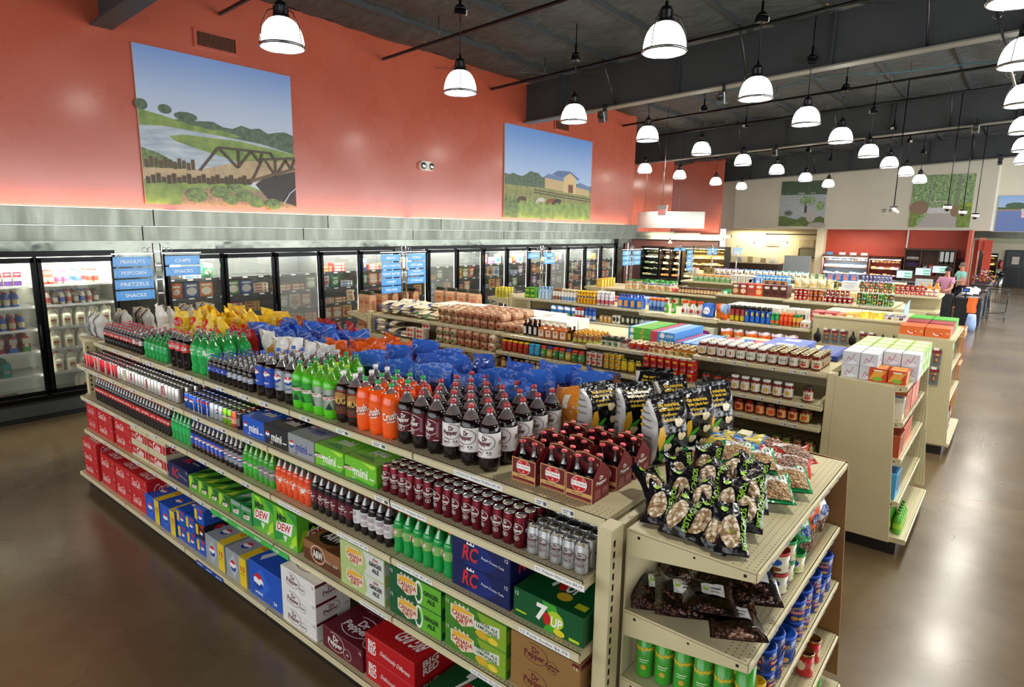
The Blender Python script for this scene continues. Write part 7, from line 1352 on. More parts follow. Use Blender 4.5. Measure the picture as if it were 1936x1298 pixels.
for i in range(2): spawn(box1(.265, .4, .13, '#8c2a34/c', [('r', .1, .2, .9, .8, '#a84a50/c')], (), (), 'sparkling_water_carton', 'water carton'), (-.985+.275*i, 9.71, 1.49), 'dark red water carton behind the orange one, %s' % ['inner', 'at the lip'][i], 'dark red cartons')
for i in range(2): spawn(box1(.265, .4, .14, '#4aa83a/c', [('r', .1, .2, .9, .8, '#7fc46a/c')], (), (), 'sparkling_water_carton', 'water carton'), (-.985+.275*i, 10.12, 1.49), 'green water carton behind the dark red one, %s' % ['inner', 'at the lip'][i], 'green cartons at the back')
for z, rows in ((1.12, ((('#d0562c/c', '#e6b090/c'), 9.32), (('#2f9a54/c', '#9cd0a8/c'), 9.6))), (.72, ((('#b8401c/c', '#e0905c/c'), 9.32), (('#c8502c/c', '#e0b090/c'), 9.6), (('#8c2420/c', '#c86a60/c'), 9.88))), (.166, ((('#b01c2c/c', '#e06a70/c'), 9.32), (('#1c8a6a/c', '#8cd0b8/c'), 9.62), (('#7a1440/c', '#e0b0c0/c'), 9.95)))):
    for k, ((a, c), y) in enumerate(rows):
        q = box1(.26, .2, .14, a, [('r', .1, .3, .9, .7, c)], [('r', .1, .3, .9, .7, c)], [('r', .2, .3, .8, .7, c)], 'sparkling_water_carton', 'water carton')
        for l in range(1 if k < 1 else 2): spawn(q, (-.55 if z > .2 else -.5, y+.14, z+.142*l), 'water carton on the pegboard end cap, shelf %s, %s%s' % (('two', 'three', 'four')[0 if z > 1 else 1 if z > .5 else 2], nth(k+1)+' from the camera', ', upper' if l else ''), 'water cartons on the pegboard end cap', rz=Q9)
cr = B().box(0, 0, 0, .34, .5, .015, 'pine')
for k in range(2): cr.box(0, 0, .02+k*.05, .34, .012, .06+k*.05, 'pine').box(0, .488, .02+k*.05, .34, .5, .06+k*.05, 'pine').box(0, 0, .02+k*.05, .012, .5, .06+k*.05, 'pine').box(.328, 0, .02+k*.05, .34, .5, .06+k*.05, 'pine')
for i, z in enumerate((1.336, .946)):
    o = tag(obj('wooden_crate', cr.mesh('wooden_crate') if i == 0 else bpy.data.meshes['wooden_crate'], None, (-.84+.045*i, 10.73+.05*i, z)), 'pine crate on the wooden stand by the walkway, '+['upper', 'lower'][i], 'crate', 'pine crates')
    if i: o.scale = (.73, .8, 1)
st = empty('wooden_stand', (-.84, 10.73, 0)); tag(st, 'slim wooden stand behind the pegboard end cap', 'stand')
for x in (.02, .3):
    for y in (.02, .46): obj('leg', B().box(x-.015, y, 0, x+.015, y+.02, 1.33, 'pine'), st)
for z in (.93, 1.32): obj('shelf_board', B().box(0, 0, z, .34, .5, z+.012, 'pine'), st)
# ================================================================ goods on the farther runs
F4 = 13.4
def fb(p, desc, x, z, n, dx, y, nr=1, dy=.12, rnd=0, layers=1, dz=.1, grp=None): block(p, desc, grp or desc+'s', x, y, z, n, dx, nr, dy, rnd=rnd, layers=layers, dz=dz)
def bx(w, d, h, c, c2, nm='grocery_box'): return box1(w, d, h, c, [('e', .5, .45, .36, .26, c2), ('r', .12, .76, .88, .92, c2)], [('r', .1, .2, .9, .8, c2)], [('r', .1, .1, .9, .9, c2)], name=nm)
YP = bx(.16, .1, .2, '#d8a82c/c', '#e6c860/c')
endcap('end cap shelving with yellow boxes near the last freezer', -7.93, 13.2, 14.7, -1, [1.38, 1.0, .5, .165], 1.4, [.5]*4)
for i in range(5): spawn(YP, (-8.1-.0, 13.35+.14*i, 1.38), 'yellow box on the end cap of the fourth run, %s from the camera' % nth(i+1), 'yellow boxes')
CH = bagfam('chip_bag', 'chip bag', 2, .18, .22, .07, 'film_cream', [('e', .5, .3, .34, .16, '#c8904a/f'), ('r', .1, .7, .9, .8, '#b8342c/f'), ('r', 0, .88, 1, 1, '#2f8a3c/f')], seed=500, nx=8, ny=8)
CHG = bagfam('chip_bag', 'chip bag', 2, .2, .24, .08, 'film_cream', [('r', 0, .75, 1, 1, '#2f8a3c/f'), ('r', .1, .6, .9, .7, '#3a5aa8/f'), ('e', .5, .3, .34, .16, '#c88a3a/f')], seed=510, nx=8, ny=8)
fb(CH, 'cream chip bag on the fourth run', -7.3, 1.385, 2, .19, F4, 3, .12, .3); fb(CHG, 'green topped chip bag on the fourth run', -6.86, 1.385, 4, .2, F4, 3, .13, .3)
fb(bx(.18, .1, .08, '#b8343c/c', '#d87070/c'), 'flat red box by the chip bags', -6.15, 1.385, 1, .2, F4)
fb(jar('#7a4020/g', '#2a1c14/p', '#cdb88c/c', .035, .13, name='spice_jar'), 'brown spice jar on the fourth run', -5.98, 1.385, 13, .075, F4, 3, .075)
fb(bagfam('herb_bag', 'herb bag', 1, .14, .14, .08, 'film_green', [('e', .5, .5, .3, .3, '#dce6dc/f')], seed=516, nx=8, ny=8), 'green and clear bag on the fourth run', -4.93, 1.385, 1, .14, F4, 3, .12, .3)
for i, (c, c2, w) in enumerate((('#7a4a2c', '#d8a870', 'brown box with pie picture'), ('#8c2a24', '#d8c0a0', 'dark red box with pale picture'), ('#b83a30', '#8c4a2c', 'red box with white top'), ('#c8501c', '#d8b080', 'orange box'), ('#5a2a20', '#3a1a14', 'first dark brown box'), ('#5a2a20', '#3a1a14', 'second dark brown box'), ('#5a2a20', '#3a1a14', 'third dark brown box'))):
    q = box1(.155, .16, .245, c+'/c', [('e', .5, .35, .38, .22, c2+'/c'), ('e', .5, .78, .36, .12, '#d8d4c8/c')])
    for r_ in range(2): spawn(q, (-4.71+.163*i, F4+.17*r_, 1.442), '%s on the fourth run%s' % (w, ', behind' if r_ else ''), 'baking mix boxes')
fb(tcan('#a8281c/c', .036, .11, rep4(lambda c: [('r', c-.1, .35, c+.1, .65, '#d8ccb4/c')])), 'stacked red can on the fourth run', -3.48, 1.43, 3, .085, F4+.02, 2, .08, layers=2, dz=.112)
fb(tcan('#9c4420/c', .036, .11, rep4(lambda c: [('r', c-.1, .35, c+.1, .6, '#c89a50/c')])), 'stacked rust can on the fourth run', -3.22+.02, 1.43, 3, .085, F4+.02, 2, .08, layers=2, dz=.112)
fb(tcan('#8c1c20/c', .036, .11, rep4(lambda c: [('r', c-.1, .35, c+.1, .65, '#d8ccb4/c')])), 'dark red can on the fourth run', -2.93, 1.43, 6, .088, F4+.02, 3, .08, layers=1)
fb(tcan('#8c1c20/c', .036, .11, rep4(lambda c: [('r', c-.1, .35, c+.1, .65, '#d8ccb4/c')])), 'dark red can of the rear stack, fourth run', -2.95, 1.43, 5, .088, F4+.3, 1, .08, layers=2, dz=.112)
fb([tcan('#3a6a2c/c', .036, .11, rep4(lambda c: [('r', c-.1, .35, c+.1, .65, '#c8b03a/c')])), tcan('#2a3a24/c', .036, .11, rep4(lambda c: [('e', c, .5, .1, .25, '#c87a2c/c')])), tcan('#4a9a3c/c', .036, .11, rep4(lambda c: [('r', c-.1, .35, c+.1, .65, '#2a2a24/c')]))], 'green vegetable can on the fourth run', -2.34, 1.43, 7, .09, F4+.02, 2, .08, layers=2, dz=.112)
fb(bx(.09, .1, .16, '#d8cfa8/c', '#e0b050/c'), 'cream and yellow box behind the cans', -2.75, 1.43, 7, .1, F4+.55, 2, .12)
fb(bx(.14, .12, .12, '#d2cec4/c', '#b8444c/c'), 'white and red box behind the brown boxes', -3.5, 1.43, 2, .16, F4+.5, 2, .14)
fb(bx(.2, .2, .16, '#3a5aa8/c', '#c8d0e0/c'), 'blue carton on the second shelf, fourth run', -7.0, 1.102, 3, .24, 13.3); fb(bx(.16, .2, .17, '#5a8a4c/c', '#d8d0a8/c'), 'green box on the second shelf, fourth run', -6.2, 1.102, 3, .19, 13.3); fb(bx(.17, .2, .17, '#8c3428/c', '#d8b090/c'), 'red box on the second shelf, fourth run', -4.6, 1.102, 6, .2, 13.3)
fb(bx(.15, .15, .09, '#6a8a4c/c', '#d8d4c0/c'), 'green and white box on the small end cap', -1.53, 1.161, 2, .17, 13.1, 1) ; fb(bx(.15, .15, .09, '#d8d0c4/c', '#b8444c/c'), 'red and white box on the small end cap', -1.53, 1.253, 2, .17, 13.1, 1)
noisy('salad', '#2f6a24', '#9ac48a', 40, .4, .6, 60)
Y5 = 17.12
fb(bx(.22, .2, .16, '#c87838/c', '#e0b080/c'), 'orange box on the fifth run', -7.2, 1.385, 4, .25, Y5+.35)
fb(box1(.14, .14, .13, 'salad', [('r', .1, .7, .9, .9, '#c8d4c0/c')]), 'clear green salad box on the fifth run', -7.2, 1.385, 7, .16, Y5, 1, .16)
fb(bx(.2, .18, .22, '#d6d1c4/c', '#b8b4a4/c'), 'white box on the fifth run', -6.1, 1.385, 3, .22, Y5, 2, .2)
WBt = jar('#a8c8d8/g', '#3a86c8/p', '#4a86c8/c', .045, .26, name='water_bottle', cat='water bottle'); 
fb(bx(.16, .14, .19, '#2a62b8/c', '#c8d8e8/c'), 'blue carton on the fifth run', -5.62, 1.385, 2, .18, Y5); fb(bx(.18, .14, .13, '#c88a3a/c', '#22304c/c'), 'amber case on the fifth run', -5.2, 1.385, 3, .2, Y5)
fb(jar('#b4d0e0/g', '#4a96d0/p', '#5a9ad0/c', .045, .25, name='water_bottle', cat='water bottle'), 'blue water bottle on the fifth run', -5.6, 1.385, 9, .105, Y5+.3, 2, .11)
fb(bagfam('tortilla_chip_bag', 'chip bag', 2, .19, .24, .1, 'film_cream', [('e', .5, .35, .36, .2, '#d8b468/f')], seed=520, nx=8, ny=8), 'cream tortilla chip bag on the fifth run', -4.42, 1.385, 5, .19, Y5, 2, .13, .3)
fb(bx(.12, .12, .22, '#b8ac6a/c', '#3a3424/c'), 'olive box on the fifth run', -3.7, 1.385, 2, .15, Y5)
fb(bx(.34, .25, .22, '#d4d6d8/c', '#c0c4c8/c'), 'large white carton on the fifth run', -3.25, 1.385, 1, .3, Y5+.1)
fb([tcan('#4a3a24/c', .04, .12, rep4(lambda c: [('r', c-.1, .3, c+.1, .7, '#c8a060/c')])), tcan('#2a5a2c/c', .04, .12, rep4(lambda c: [('r', c-.1, .3, c+.1, .7, '#b8342c/c')])), tcan('#a83424/c', .04, .12, rep4(lambda c: [('r', c-.1, .3, c+.1, .7, '#d8c8a0/c')]))], 'stacked mixed can on the fifth run', -2.95, 1.385, 7, .1, Y5, 1, .1, layers=2, dz=.123)
fb(tcan('#a82a2c/c', .045, .11, rep4(lambda c: [('r', c-.1, .3, c+.1, .6, '#d8c0a0/c')])), 'stacked red sauce can on the fifth run', -2.2, 1.385, 6, .1, Y5, 1, .1, layers=2, dz=.113)
fb(jar('#a8342c/g', '#d8d4c8/p', '#d8ccb8/c', .04, .12, name='pasta_jar'), 'white labelled jar on the fifth run', -1.62, 1.385, 3, .092, Y5, 2, .1)
OJ = sqb('#d8862c/p', '#e0a030/p', '#d8ccb0/c', .27, .1, 'juice_jug', 'juice jug'); fb(OJ, 'orange juice jug at the end of the fifth run', -1.75, 1.385, 3, .15, Y5+.3, 2, .12)
fb(bx(.2, .16, .2, '#8c9a4c/c', '#3f8a2c/c'), 'green and yellow pack on the fifth run', -2.5, 1.385, 2, .24, Y5+.5)
Y6 = 20.95
SP = [bagfam('snack_pouch', 'snack pouch', 1, .19, .22, .08, 'film_white', [('r', 0, 0, 1, .14, c), ('e', .5, .35, .24, .14, '#8c6a4c/f'), ('r', .1, .86, .9, 1, c)], seed=530+i, nx=8, ny=8)[0] for i, c in enumerate(('#6a4a9c/f', '#3a8ac8/f', '#2f9a9c/f'))]
endcap('small end cap shelving with red capped bottles near the back', -8.66, 20.7, 22.0, -1, [1.35, .9, .165], 1.36, [.5]*3)
fb(jar('#d4d0c8/p', '#b82a28/p', '#c8c4b8/c', .045, .2, name='sauce_bottle', cat='sauce bottle'), 'red capped bottle on the farthest end cap', -9.05, 1.352, 3, .12, 21.0, 2, .12)
fb(bx(.16, .12, .2, '#a88a4c/c', '#5a5a3c/c'), 'tan box at the cooler end of the sixth run', -8.45, 1.352, 2, .2, Y6)
for i, q in enumerate(SP): fb(q, '%s trimmed white snack pouch on the sixth run' % ('purple', 'blue', 'teal')[i], -8.05+1.02*i, 1.352, 5, .2, Y6, 1, .14, .2)
fb(bx(.2, .14, .18, '#5a8a5c/c', '#d8d0b0/c'), 'green box on the sixth run', -5.0, 1.352, 2, .23, Y6); fb(bx(.2, .14, .2, '#2a72c0/c', '#c87a6a/c'), 'bright blue bag box on the sixth run', -4.5, 1.352, 4, .215, Y6)
fb(tcan('#3a3a7c/c', .045, .12, rep4(lambda c: [('r', c-.1, .3, c+.1, .7, '#c8c8d8/c')])), 'navy and white can on the sixth run', -3.6, 1.352, 8, .1, Y6, 1, .1, layers=2, dz=.123)
# ================================================================ deli, bakery and checkouts
def fbox(name, label, cat, x0, y0, z0, x1, y1, z1, spec, parts=(), grp=None):
    t = empty(name, (x0, y0, z0)); tag(t, label, cat, grp); obj('body', B().box(0, 0, 0, x1-x0, y1-y0, z1-z0, spec, bev=.01), t)
    for n, b in parts: obj(n, b, t)
    return t
noisy('pastry', '#8c4a20', '#e0b070', 30, .5, .8, 60, bd=.02); noisy('cake_tray', '#c8b8a4', '#f0ece4', 8, .4); noisy('deli_mix', '#c8882c', '#f0d890', 14, .5)
def case(name, label, cat, x0, x1, y, z1, frame, back, rows, goods, signs=False, grp=None, glowy=None):
    t = empty(name, (x0, y, 0)); tag(t, label, cat, grp); w = x1-x0
    b = B().box(0, 0, 0, w, .8, .35, frame).box(0, .74, .3, w, .8, z1, back).box(-.03, 0, .3, 0, .8, z1, frame).box(w, 0, .3, w+.03, .8, z1, frame).box(0, .28, z1-.12, w, .8, z1, frame); obj('cabinet', b, t)
    obj('light_strip', B().box(.02, .31, z1-.15, w-.02, .36, z1-.122, glowy or 'tube_glow'), t)
    area('case_fill', ((x0+x1)/2, y+.12, z1-.16), (x1-x0)*.95, 45*(x1-x0), (math.radians(-14), 0, 0), (1, .84, .55) if glowy else (.95, .98, 1), .06)  # extra area light added to brighten the goods, besides the strip
    for k in range(rows):
        z = .42+(z1-.62)*k/max(1, rows-1)*.92; d = .1+.1*k
        s = B().box(0, d, z-.02, w, .74, z, frame); 
        so = obj('shelf', s, t); r = random.Random(k); x = .04; g = B()
        while x < w-.12:
            q = r.uniform(.1, .2); g.box(x, d+.03, z+.002, x+q, d+.36, z+r.uniform(.05, .13), goods[r.randrange(len(goods))], bev=.02); x += q+.02
        go = obj('stocked_goods', g, t); go['kind'] = 'stuff'
    return t
case('bakery_case', 'open bakery case with blue-white trays of cakes below the red wall', 'bakery case', -8.05, -5.98, 35.3, 1.74, '#6a4a40/c', '#c4dcea/c', 4, ['cake_tray', '#a8cce8/c', 'pastry', '#dce6ee/c', '#a8cce8/c'])
case('pastry_case', 'open pastry case with bread loaves, dark brown frame', 'bakery case', -5.9, -4.55, 35.3, 1.7, '#4a2418/c', '#8c3a28/c', 4, ['pastry', 'pastry', 'cake_tray', 'bread_crust'])
hut = empty('coffee_hutch', (-4.45, 35.4, 0)); tag(hut, 'dark wooden coffee hutch with shelves and clear dispensers', 'hutch')
b = B().box(0, .0, 0, 2.05, .6, .9, 'wood').box(0, .55, .9, 2.05, .6, 2.12, 'wood').box(-.03, -.05, 2.08, 2.08, .62, 2.16, 'wood')
for x in (0, .66, 1.37, 2.0): b.box(x, 0, .9, x+.05, .56, 2.1, 'wood')
obj('cabinet', b, hut)
for z in (1.3, 1.6): obj('shelf', B().box(.05, .05, z, .66, .55, z+.03, 'wood'), hut)
for i in range(7):
    for l in range(2): tag(obj('coffee_cup_stack', B().lathe([(.028, 0, '#d8d6d4/p' if l else '#5a4a8c/p'), (.034, .11), (.034, .12)], 8), None, (-4.34+.075*i, 35.6, 1.631 if l else 1.331)), 'small %s container on the coffee hutch, %s from left' % ('white' if l else 'purple', nth(i+1)), 'container', 'containers on the coffee hutch')
for i in range(3):
    t = empty('bean_dispenser', (-2.95+.2*i, 35.5, 1.45)); tag(t, 'clear bean dispenser on the coffee hutch, %s from left' % nth(i+1), 'dispenser', 'bean dispensers')
    obj('hopper', B().box(-.075, -.06, .12, .075, .06, .58, '#b8c0bc/g', bev=.01), t); obj('spout', B().prism([(-.06, .12), (.06, .12), (.02, .0), (-.02, .0)], 'y', -.05, .05, '#1a1a1a/p'), t)
tag(obj('dispenser_ledge', B().box(-3.02, 35.4, 1.42, -2.46, 35.9, 1.45, 'wood')), 'dark wooden ledge under the bean dispensers', 'ledge')
for i, (c, x) in enumerate((('#1c1a1c/f', -3.585), ('#a81c28/f', -3.3))): tag(obj('coffee_bag', pillow(.26, .5, .14, c, 600+i, [('r', .2, .5, .8, .8, '#d8d0c8/f')], nx=8, ny=8), None, (x, 35.62, .902)), ['black', 'red'][i]+' coffee bag on the hutch counter', 'coffee bag')
for i, x in enumerate((-7.95, -7.35, -6.85, -6.35)): tag(obj('case_sign', B().box(0, 0, 0, .3 if i else .3, .01, .12, '#4a9cd0/c' if not i else '#c8ccc8/c'), None, (x, 35.6, 1.7405)), ('blue sign on top of the bakery case' if not i else 'white sign on top of the bakery case, %s' % nth(i)), 'sign', 'signs above the bakery case')
# deli alcove
for i, x in enumerate((-12.1, -10.2)):
    bd = B().box(0, -.02, 0, .78, 0, .42, '#ddcfa6/c').art([('l', [(.3-.1*(k > 0)+.03*(k % 2), .84-.17*k), (.7+.1*(k > 0)-.03*(k % 2), .84-.17*k)], .06, '#a89a76/c') for k in range(5)]+[('l', [(.03, .04), (.97, .04), (.97, .96), (.03, .96), (.03, .04)], .02, '#b8a880/c')], front(0, .78, 0, .42, -.02))
    tag(obj('menu_board', bd, None, (x+.0, 38.97, 2.02)), ['cream menu board left of the hanging bulb', 'cream menu board above the serving window'][i], 'menu board', 'menu boards on the deli wall')
struct('window_3', B().box(-10.2, 38.9, 1.4, -9.2, 38.98, 1.95, '#5a4a34/c').box(-10.1, 38.88, 1.46, -9.3, 38.9, 1.9, '#8c8c74/c'))
slab('wall_partition', -9.9, 35.2, 0, -8.6, 35.35, 1.62, '#8c9296/c'); slab('wall_partition.001', -11.6, 37.2, 2.7, -8.7, 37.3, 2.76, '#5a4630/c')
cnt = empty('deli_counter', (-14.0, 34.6, 0)); tag(cnt, 'long dark deli counter with glass front before the cream wall', 'counter')
obj('body', B().box(0, 0, 0, 4.0, .9, 1.15, '#3a2c22/c', bev=.01), cnt); obj('worktop', B().box(-.03, -.03, 1.15, 4.03, .93, 1.2, '#c8b48c/c'), cnt); obj('glass_front', B().box(.02, .02, 1.2, 3.98, .03, 1.5, 'door_glass'), cnt)
for i, (x, c, h) in enumerate(((-13.5, '#c8a878', .35), (-12.9, '#9aa08c', .4), (-12.3, '#d8dcdc', .25), (-11.7, '#d8c07a', .3), (-11.0, '#c8b08c', .22), (-10.5, '#e0dcd0', .2))): tag(obj('deli_container', B().box(-.12, -.1, 0, .12, .1, h, c+'/c', bev=.02), None, (x, 35.2, 1.201)), '%s container on the deli counter, %s from left' % (['tan', 'grey green', 'white', 'yellow', 'brown', 'pale'][i], nth(i+1)), 'container')
hs = B().prism([(0, .1), (.05, .16), (.12, .18), (.3, .17), (.34, .24), (.4, .26), (.38, .2), (.34, .14), (.33, .0), (.3, 0), (.3, .09), (.12, .1), (.1, 0), (.07, 0), (.07, .1)], 'y', 0, .02, '#1a1614/m'); tag(obj('horse_figure', hs, None, (-13.2, 34.75, 1.501+.0)), 'black horse silhouette above the deli counter', 'figure')
for i, (x, y, z) in enumerate(((-12.35, 37.6, 2.0), (-10.5, 37.6, 2.05), (-13.85, 29.5, 2.2))):
    t = empty('bulb_pendant', (x, y, z)); tag(t, ['small bulb pendant left of the first menu board', 'small bulb pendant beside the serving window', 'small bulb lamp before the left cold cases'][i], 'pendant lamp')
    obj('shade', B().lathe([(.09, 0, 'warm_glow'), (.08, .06), (.035, .12), (.03, .15, '#2a2420/p'), (.03, .24), (.01, .26)], 14), t); obj('cord', B().tube([(0, 0, .25), (0, 0, 3.0-z if i < 2 else 4.0)], .006, '#2a2420/p', 4), t)
for n_, x, y, pw in (('deli_light', -11.6, 38.2, 90), ('deli_light.001', -13.2, 38.4, 50), ('bakery_light', -6.5, 34.6, 60)):
    area(n_, (x, y, 2.95), 1.6, pw*1.1, (0, 0, 0), (1, .86, .62) if 'deli' in n_ else (1, .95, .9), .5)
area('alcove_fill', (-14, 30.0, 2.5), 4.5, 260, (math.radians(35), 0, 0), (1, .85, .6), .2)  # unseen warm area light added to lift the dark left alcove
# cold cases of the left alcove
case('dairy_case', 'open dairy case with warm lit shelves in the left alcove', 'cold case', -13.8, -11.6, 31.0, 2.05, '#2a221a/c', '#8c7444/c', 5, ['deli_mix', 'deli_mix', '#d8b060/c', '#e0d4b0/c', '#b8702c/c'], glowy='warm_glow')
case('wine_cooler', 'tall black glass cooler in the left alcove', 'cold case', -16.2, -15.2, 31.0, 1.98, '#121212/m', '#5a5a4c/c', 5, ['#4a5a3a/c', '#8c8c6a/c', '#c8c8b8/c'])
for i in range(2): case('glass_cooler', 'white lit glass cooler beside the dairy case, %s' % ['left door', 'right door'][i], 'cold case', -15.1+.62*i, -14.55+.62*i, 31.0, 1.95, '#2a2420/m', '#d8d0b8/c', 5, ['#e0c8a0/c', '#c88a50/c', '#e8e0d0/c'], grp='glass coolers of the left alcove')
cc = B(); N = 20; P1 = [(-12.28+2.8*i/N, -.8*math.sin(PI*i/N)) for i in range(N+1)]
cc.add([(x, 23+y, z) for x, y in P1 for z in (2.9, 3.52)]+[(x, 23.06+y, z) for x, y in P1 for z in (2.9, 3.52)], [(2*i, 2*i+2, 2*i+3, 2*i+1) for i in range(N)]+[(2*(N+1)+2*i+1, 2*(N+1)+2*i+3, 2*(N+1)+2*i+2, 2*(N+1)+2*i) for i in range(N)]+[(2*i+1, 2*i+3, 2*(N+1)+2*i+3, 2*(N+1)+2*i+1) for i in range(N)], '#dfe2dc/c', True)
ct = empty('curved_banner', (0, 0, 0)); tag(ct, 'curved white banner hung from the roof on thin wires', 'banner'); obj('panel', cc, ct)
for x in (-11.6, -10.9, -10.2): obj('wire', B().tube([(x, 22.3, 3.5), (x+.1, 22.2, roofz(x)-.02)], .008, '#a9acac/s', 4), ct)
def exits(x, y, z, label, zt):
    t = empty('exit_sign', (x, y, z)); tag(t, label, 'exit sign'); obj('box', B().box(-.14, -.04, -.0, .14, .04, .2, '#e6e2da/p', bev=.005).box(-.16, -.05, .2, .16, .05, .32, '#c8c8c4/p'), t)
    obj('face', B().box(-.12, -.045, .02, .12, -.041, .18, '#f0dcdc/c').art([('t', 'EXIT', .5, .5, .86, .7, 'exit_red', {'b': .03})], front(-.12, .12, .02, .18, -.045)), t); obj('rod', B().tube([(0, 0, .32), (0, 0, zt-z)], .008, '#c8cacc/s', 5), t)
exits(-9.2, 18.9, 3.28, 'EXIT sign on a rod at the end of the long orange wall', 6.62)
exits(-.1, 29.5, 3.45, 'EXIT sign over the far end of the walkway', 7.05)
# ceiling hung cameras, speakers, work lights
for i, (x, y, z, w) in enumerate(((-1.9, 22.5, 3.6, 'first'), (-1.62, 24.0, 3.5, 'second'), (-1.38, 25.6, 3.44, 'third'))):
    t = empty('dome_camera', (x, y, z)); tag(t, 'white dome camera on a long rod, %s of three by the path mural' % w, 'camera', 'dome cameras')
    obj('housing', B().lathe([(.1, .06, '#1e1e20/p'), (.1, .02), (.11, .02, '#e6e4de/p'), (.11, -.06), (.07, -.07)], 16), t); obj('lens_dome', B().lathe([(.065, -.07, '#16181c/g'), (.05, -.12), (.0, -.14)], 14, caps=False), t); obj('rod', B().tube([(0, 0, .06), (0, 0, roofz(x)-z+.01)], .012, '#1a1b1c/m', 6), t)
t = empty('bullet_camera', (-2.9, 20.0, 3.5)); tag(t, 'white bullet camera on a rod left of the path mural', 'camera'); obj('mount', B().box(-.09, -.05, .0, .09, .05, .03, '#1e1e20/p').tube([(0, 0, .03), (0, 0, roofz(-2.9)-3.5)], .014, '#1a1b1c/m', 6), t); obj('body', B().tube([(.0, -.02, -.04), (.12, -.14, -.14)], .045, '#e4e2dc/p', 10), t)
for i, (x, y, z) in enumerate(((-5.2, 13.25, 5.6), (-8.0, 13.2, 5.5), (-4.2, 22.8, 5.75), (-7.0, 22.8, 5.6), (-1.5, 22.8, 5.9), (-1.2, 33, 5.9))):
    t = empty('speaker_box', (x, y, z)); tag(t, 'grey speaker fixed under a roof beam, %s' % ['middle of the second beam', 'left part of the second beam', 'middle of the third beam', 'left part of the third beam', 'right part of the third beam', 'beside the white bulkhead'][i], 'speaker', 'roof speakers')
    obj('cabinet', B().box(-.09, -.26, -.2, .09, -.08, .05, '#6a6c6c/m', bev=.015), t, (0, 0, 0), (.3, 0, 0)); obj('grille', B().lathe([(.075, 0, '#1c1d1e/p'), (.06, .006), (.0, .008)], 14, caps=False), t, (0, -.26, -.13), (PI/2+.3, 0, 0)); obj('bracket', B().box(-.015, -.12, .0, .015, .0, .16, '#2a2c2e/m'), t)
hk = empty('hanging_hook_rod', (-.75, 12.0, 5.0)); tag(hk, 'steel rod with wire rings hung under the roof near the walkway', 'hook rod'); obj('rod', B().tube([(0, 0, 1.0), (.35, 0, -.1)], .018, '#b9bbbc/s', 8).tube([(0, 0, 1.0), (-.05, 0, 1.8)], .006, '#5a5c5e/m', 4), hk)
for k in range(3): obj('ring', B().tube([(.02+.13*k+.06*math.cos(a*PI/6), 0, .95-.42*k+.08*math.sin(a*PI/6)) for a in range(13)], .005, '#8c8e90/s', 4), hk)
for i, (x0, y0, x1, y1) in enumerate(((-10.4, 10.0, -8.2, 13.2), (-6.5, 13.5, -3.0, 20), (-10, 14, -4.0, 16.2))): tag(obj('bracing_cable', B().tube([(x0, y0, roofz(x0)-.24+.03*i), (x1, y1, roofz(x1)-.22+.03*i)], .007, '#5a5e60/m', 4)), 'thin bracing cable under the roof, %s bay' % ['near the farm mural', 'central', 'crossing'][i], 'cable', 'roof bracing cables')
# ---- checkouts
for i, y in enumerate((23.0, 26.2, 29.4)):
    t = empty('checkout_counter', (-1.42, y, 0)); tag(t, 'black checkout counter, %s from the camera' % nth(i+1), 'checkout counter', 'checkout counters')
    obj('body', B().box(0, 0, .0, .62, 2.3, .88, '#17191c/c', bev=.01), t); obj('worktop', B().box(-.02, -.02, .88, .64, 2.32, .95, '#2b2c30/p', bev=.006), t); obj('belt', B().box(.08, .7, .95, .54, 2.2, .957, '#0e0e10/d'), t)
    p_ = B().box(.622, .1, .1, .64, 1.1, .82, '#2a2d32/m')
    for k in range(2): p_.box(.641, .15+.5*k, .16, .648, .55+.5*k, .44, '#8c96a8/m').box(.649, .19+.5*k, .2, .651, .51+.5*k, .4, '#0e0f12/c').box(.641, .15+.5*k, .5, .648, .55+.5*k, .78, '#8c96a8/m').box(.649, .19+.5*k, .54, .651, .51+.5*k, .74, '#0e0f12/c')
    obj('front_panel', p_, t)
for i, (x, y, z) in enumerate(((-2.75, 22.4, 1.45), (-2.4, 23.6, 1.5), (-2.1, 25.2, 1.52), (-2.2, 22.2, 1.22), (-3.35, 22.45, 1.26))):
    t = empty('monitor', (x, y, 0)); tag(t, ['till screen nearest the shelves, lit pale blue', 'till screen in the middle of three, lit pale green', 'till screen farthest of three, lit pale blue', 'back of a grey screen by the till', 'back of a white screen over the cans'][i], 'monitor', 'till screens')
    s = B().box(-.22, -.02, z, .22, .02, z+.26, '#16181c/p' if i < 3 else '#a9aeb2/p', bev=.006); obj('casing', s, t)
    if i < 3: obj('screen', B().box(-.2, -.024, z+.02, .2, -.021, z+.24, 'screen_glow').art([('r', .5, .1, .95, .35, 'screen_green'), ('r', .5, .5, .95, .75, 'screen_green'), ('r', .05, .1, .45, .9, '#c8d8e0/c')], front(-.2, .2, z+.02, z+.24, -.024)), t)
    obj('stand', B().tube([(0, .03, 0 if i != 9 else 0), (0, .03, z+.1)], .025, '#1a1c20/p', 8), t)
tag(obj('till_desk', B().box(-3.8, 26.4, 0, -2.3, 27.2, 1.1, '#22242a/c', bev=.01)), 'dark service desk behind the tills', 'desk')
cd = empty('card_reader', (-1.2, 23.2, .951)); tag(cd, 'small blue lit card reader on the first checkout', 'card reader'); obj('stand', B().tube([(0, 0, 0), (0, 0, .16)], .018, '#16181c/p', 8), cd); obj('screen', B().box(-.09, -.02, .14, .09, .02, .26, '#101218/p', bev=.006).box(-.06, -.023, .17, .06, -.021, .23, '#2a6ae0/p'), cd)
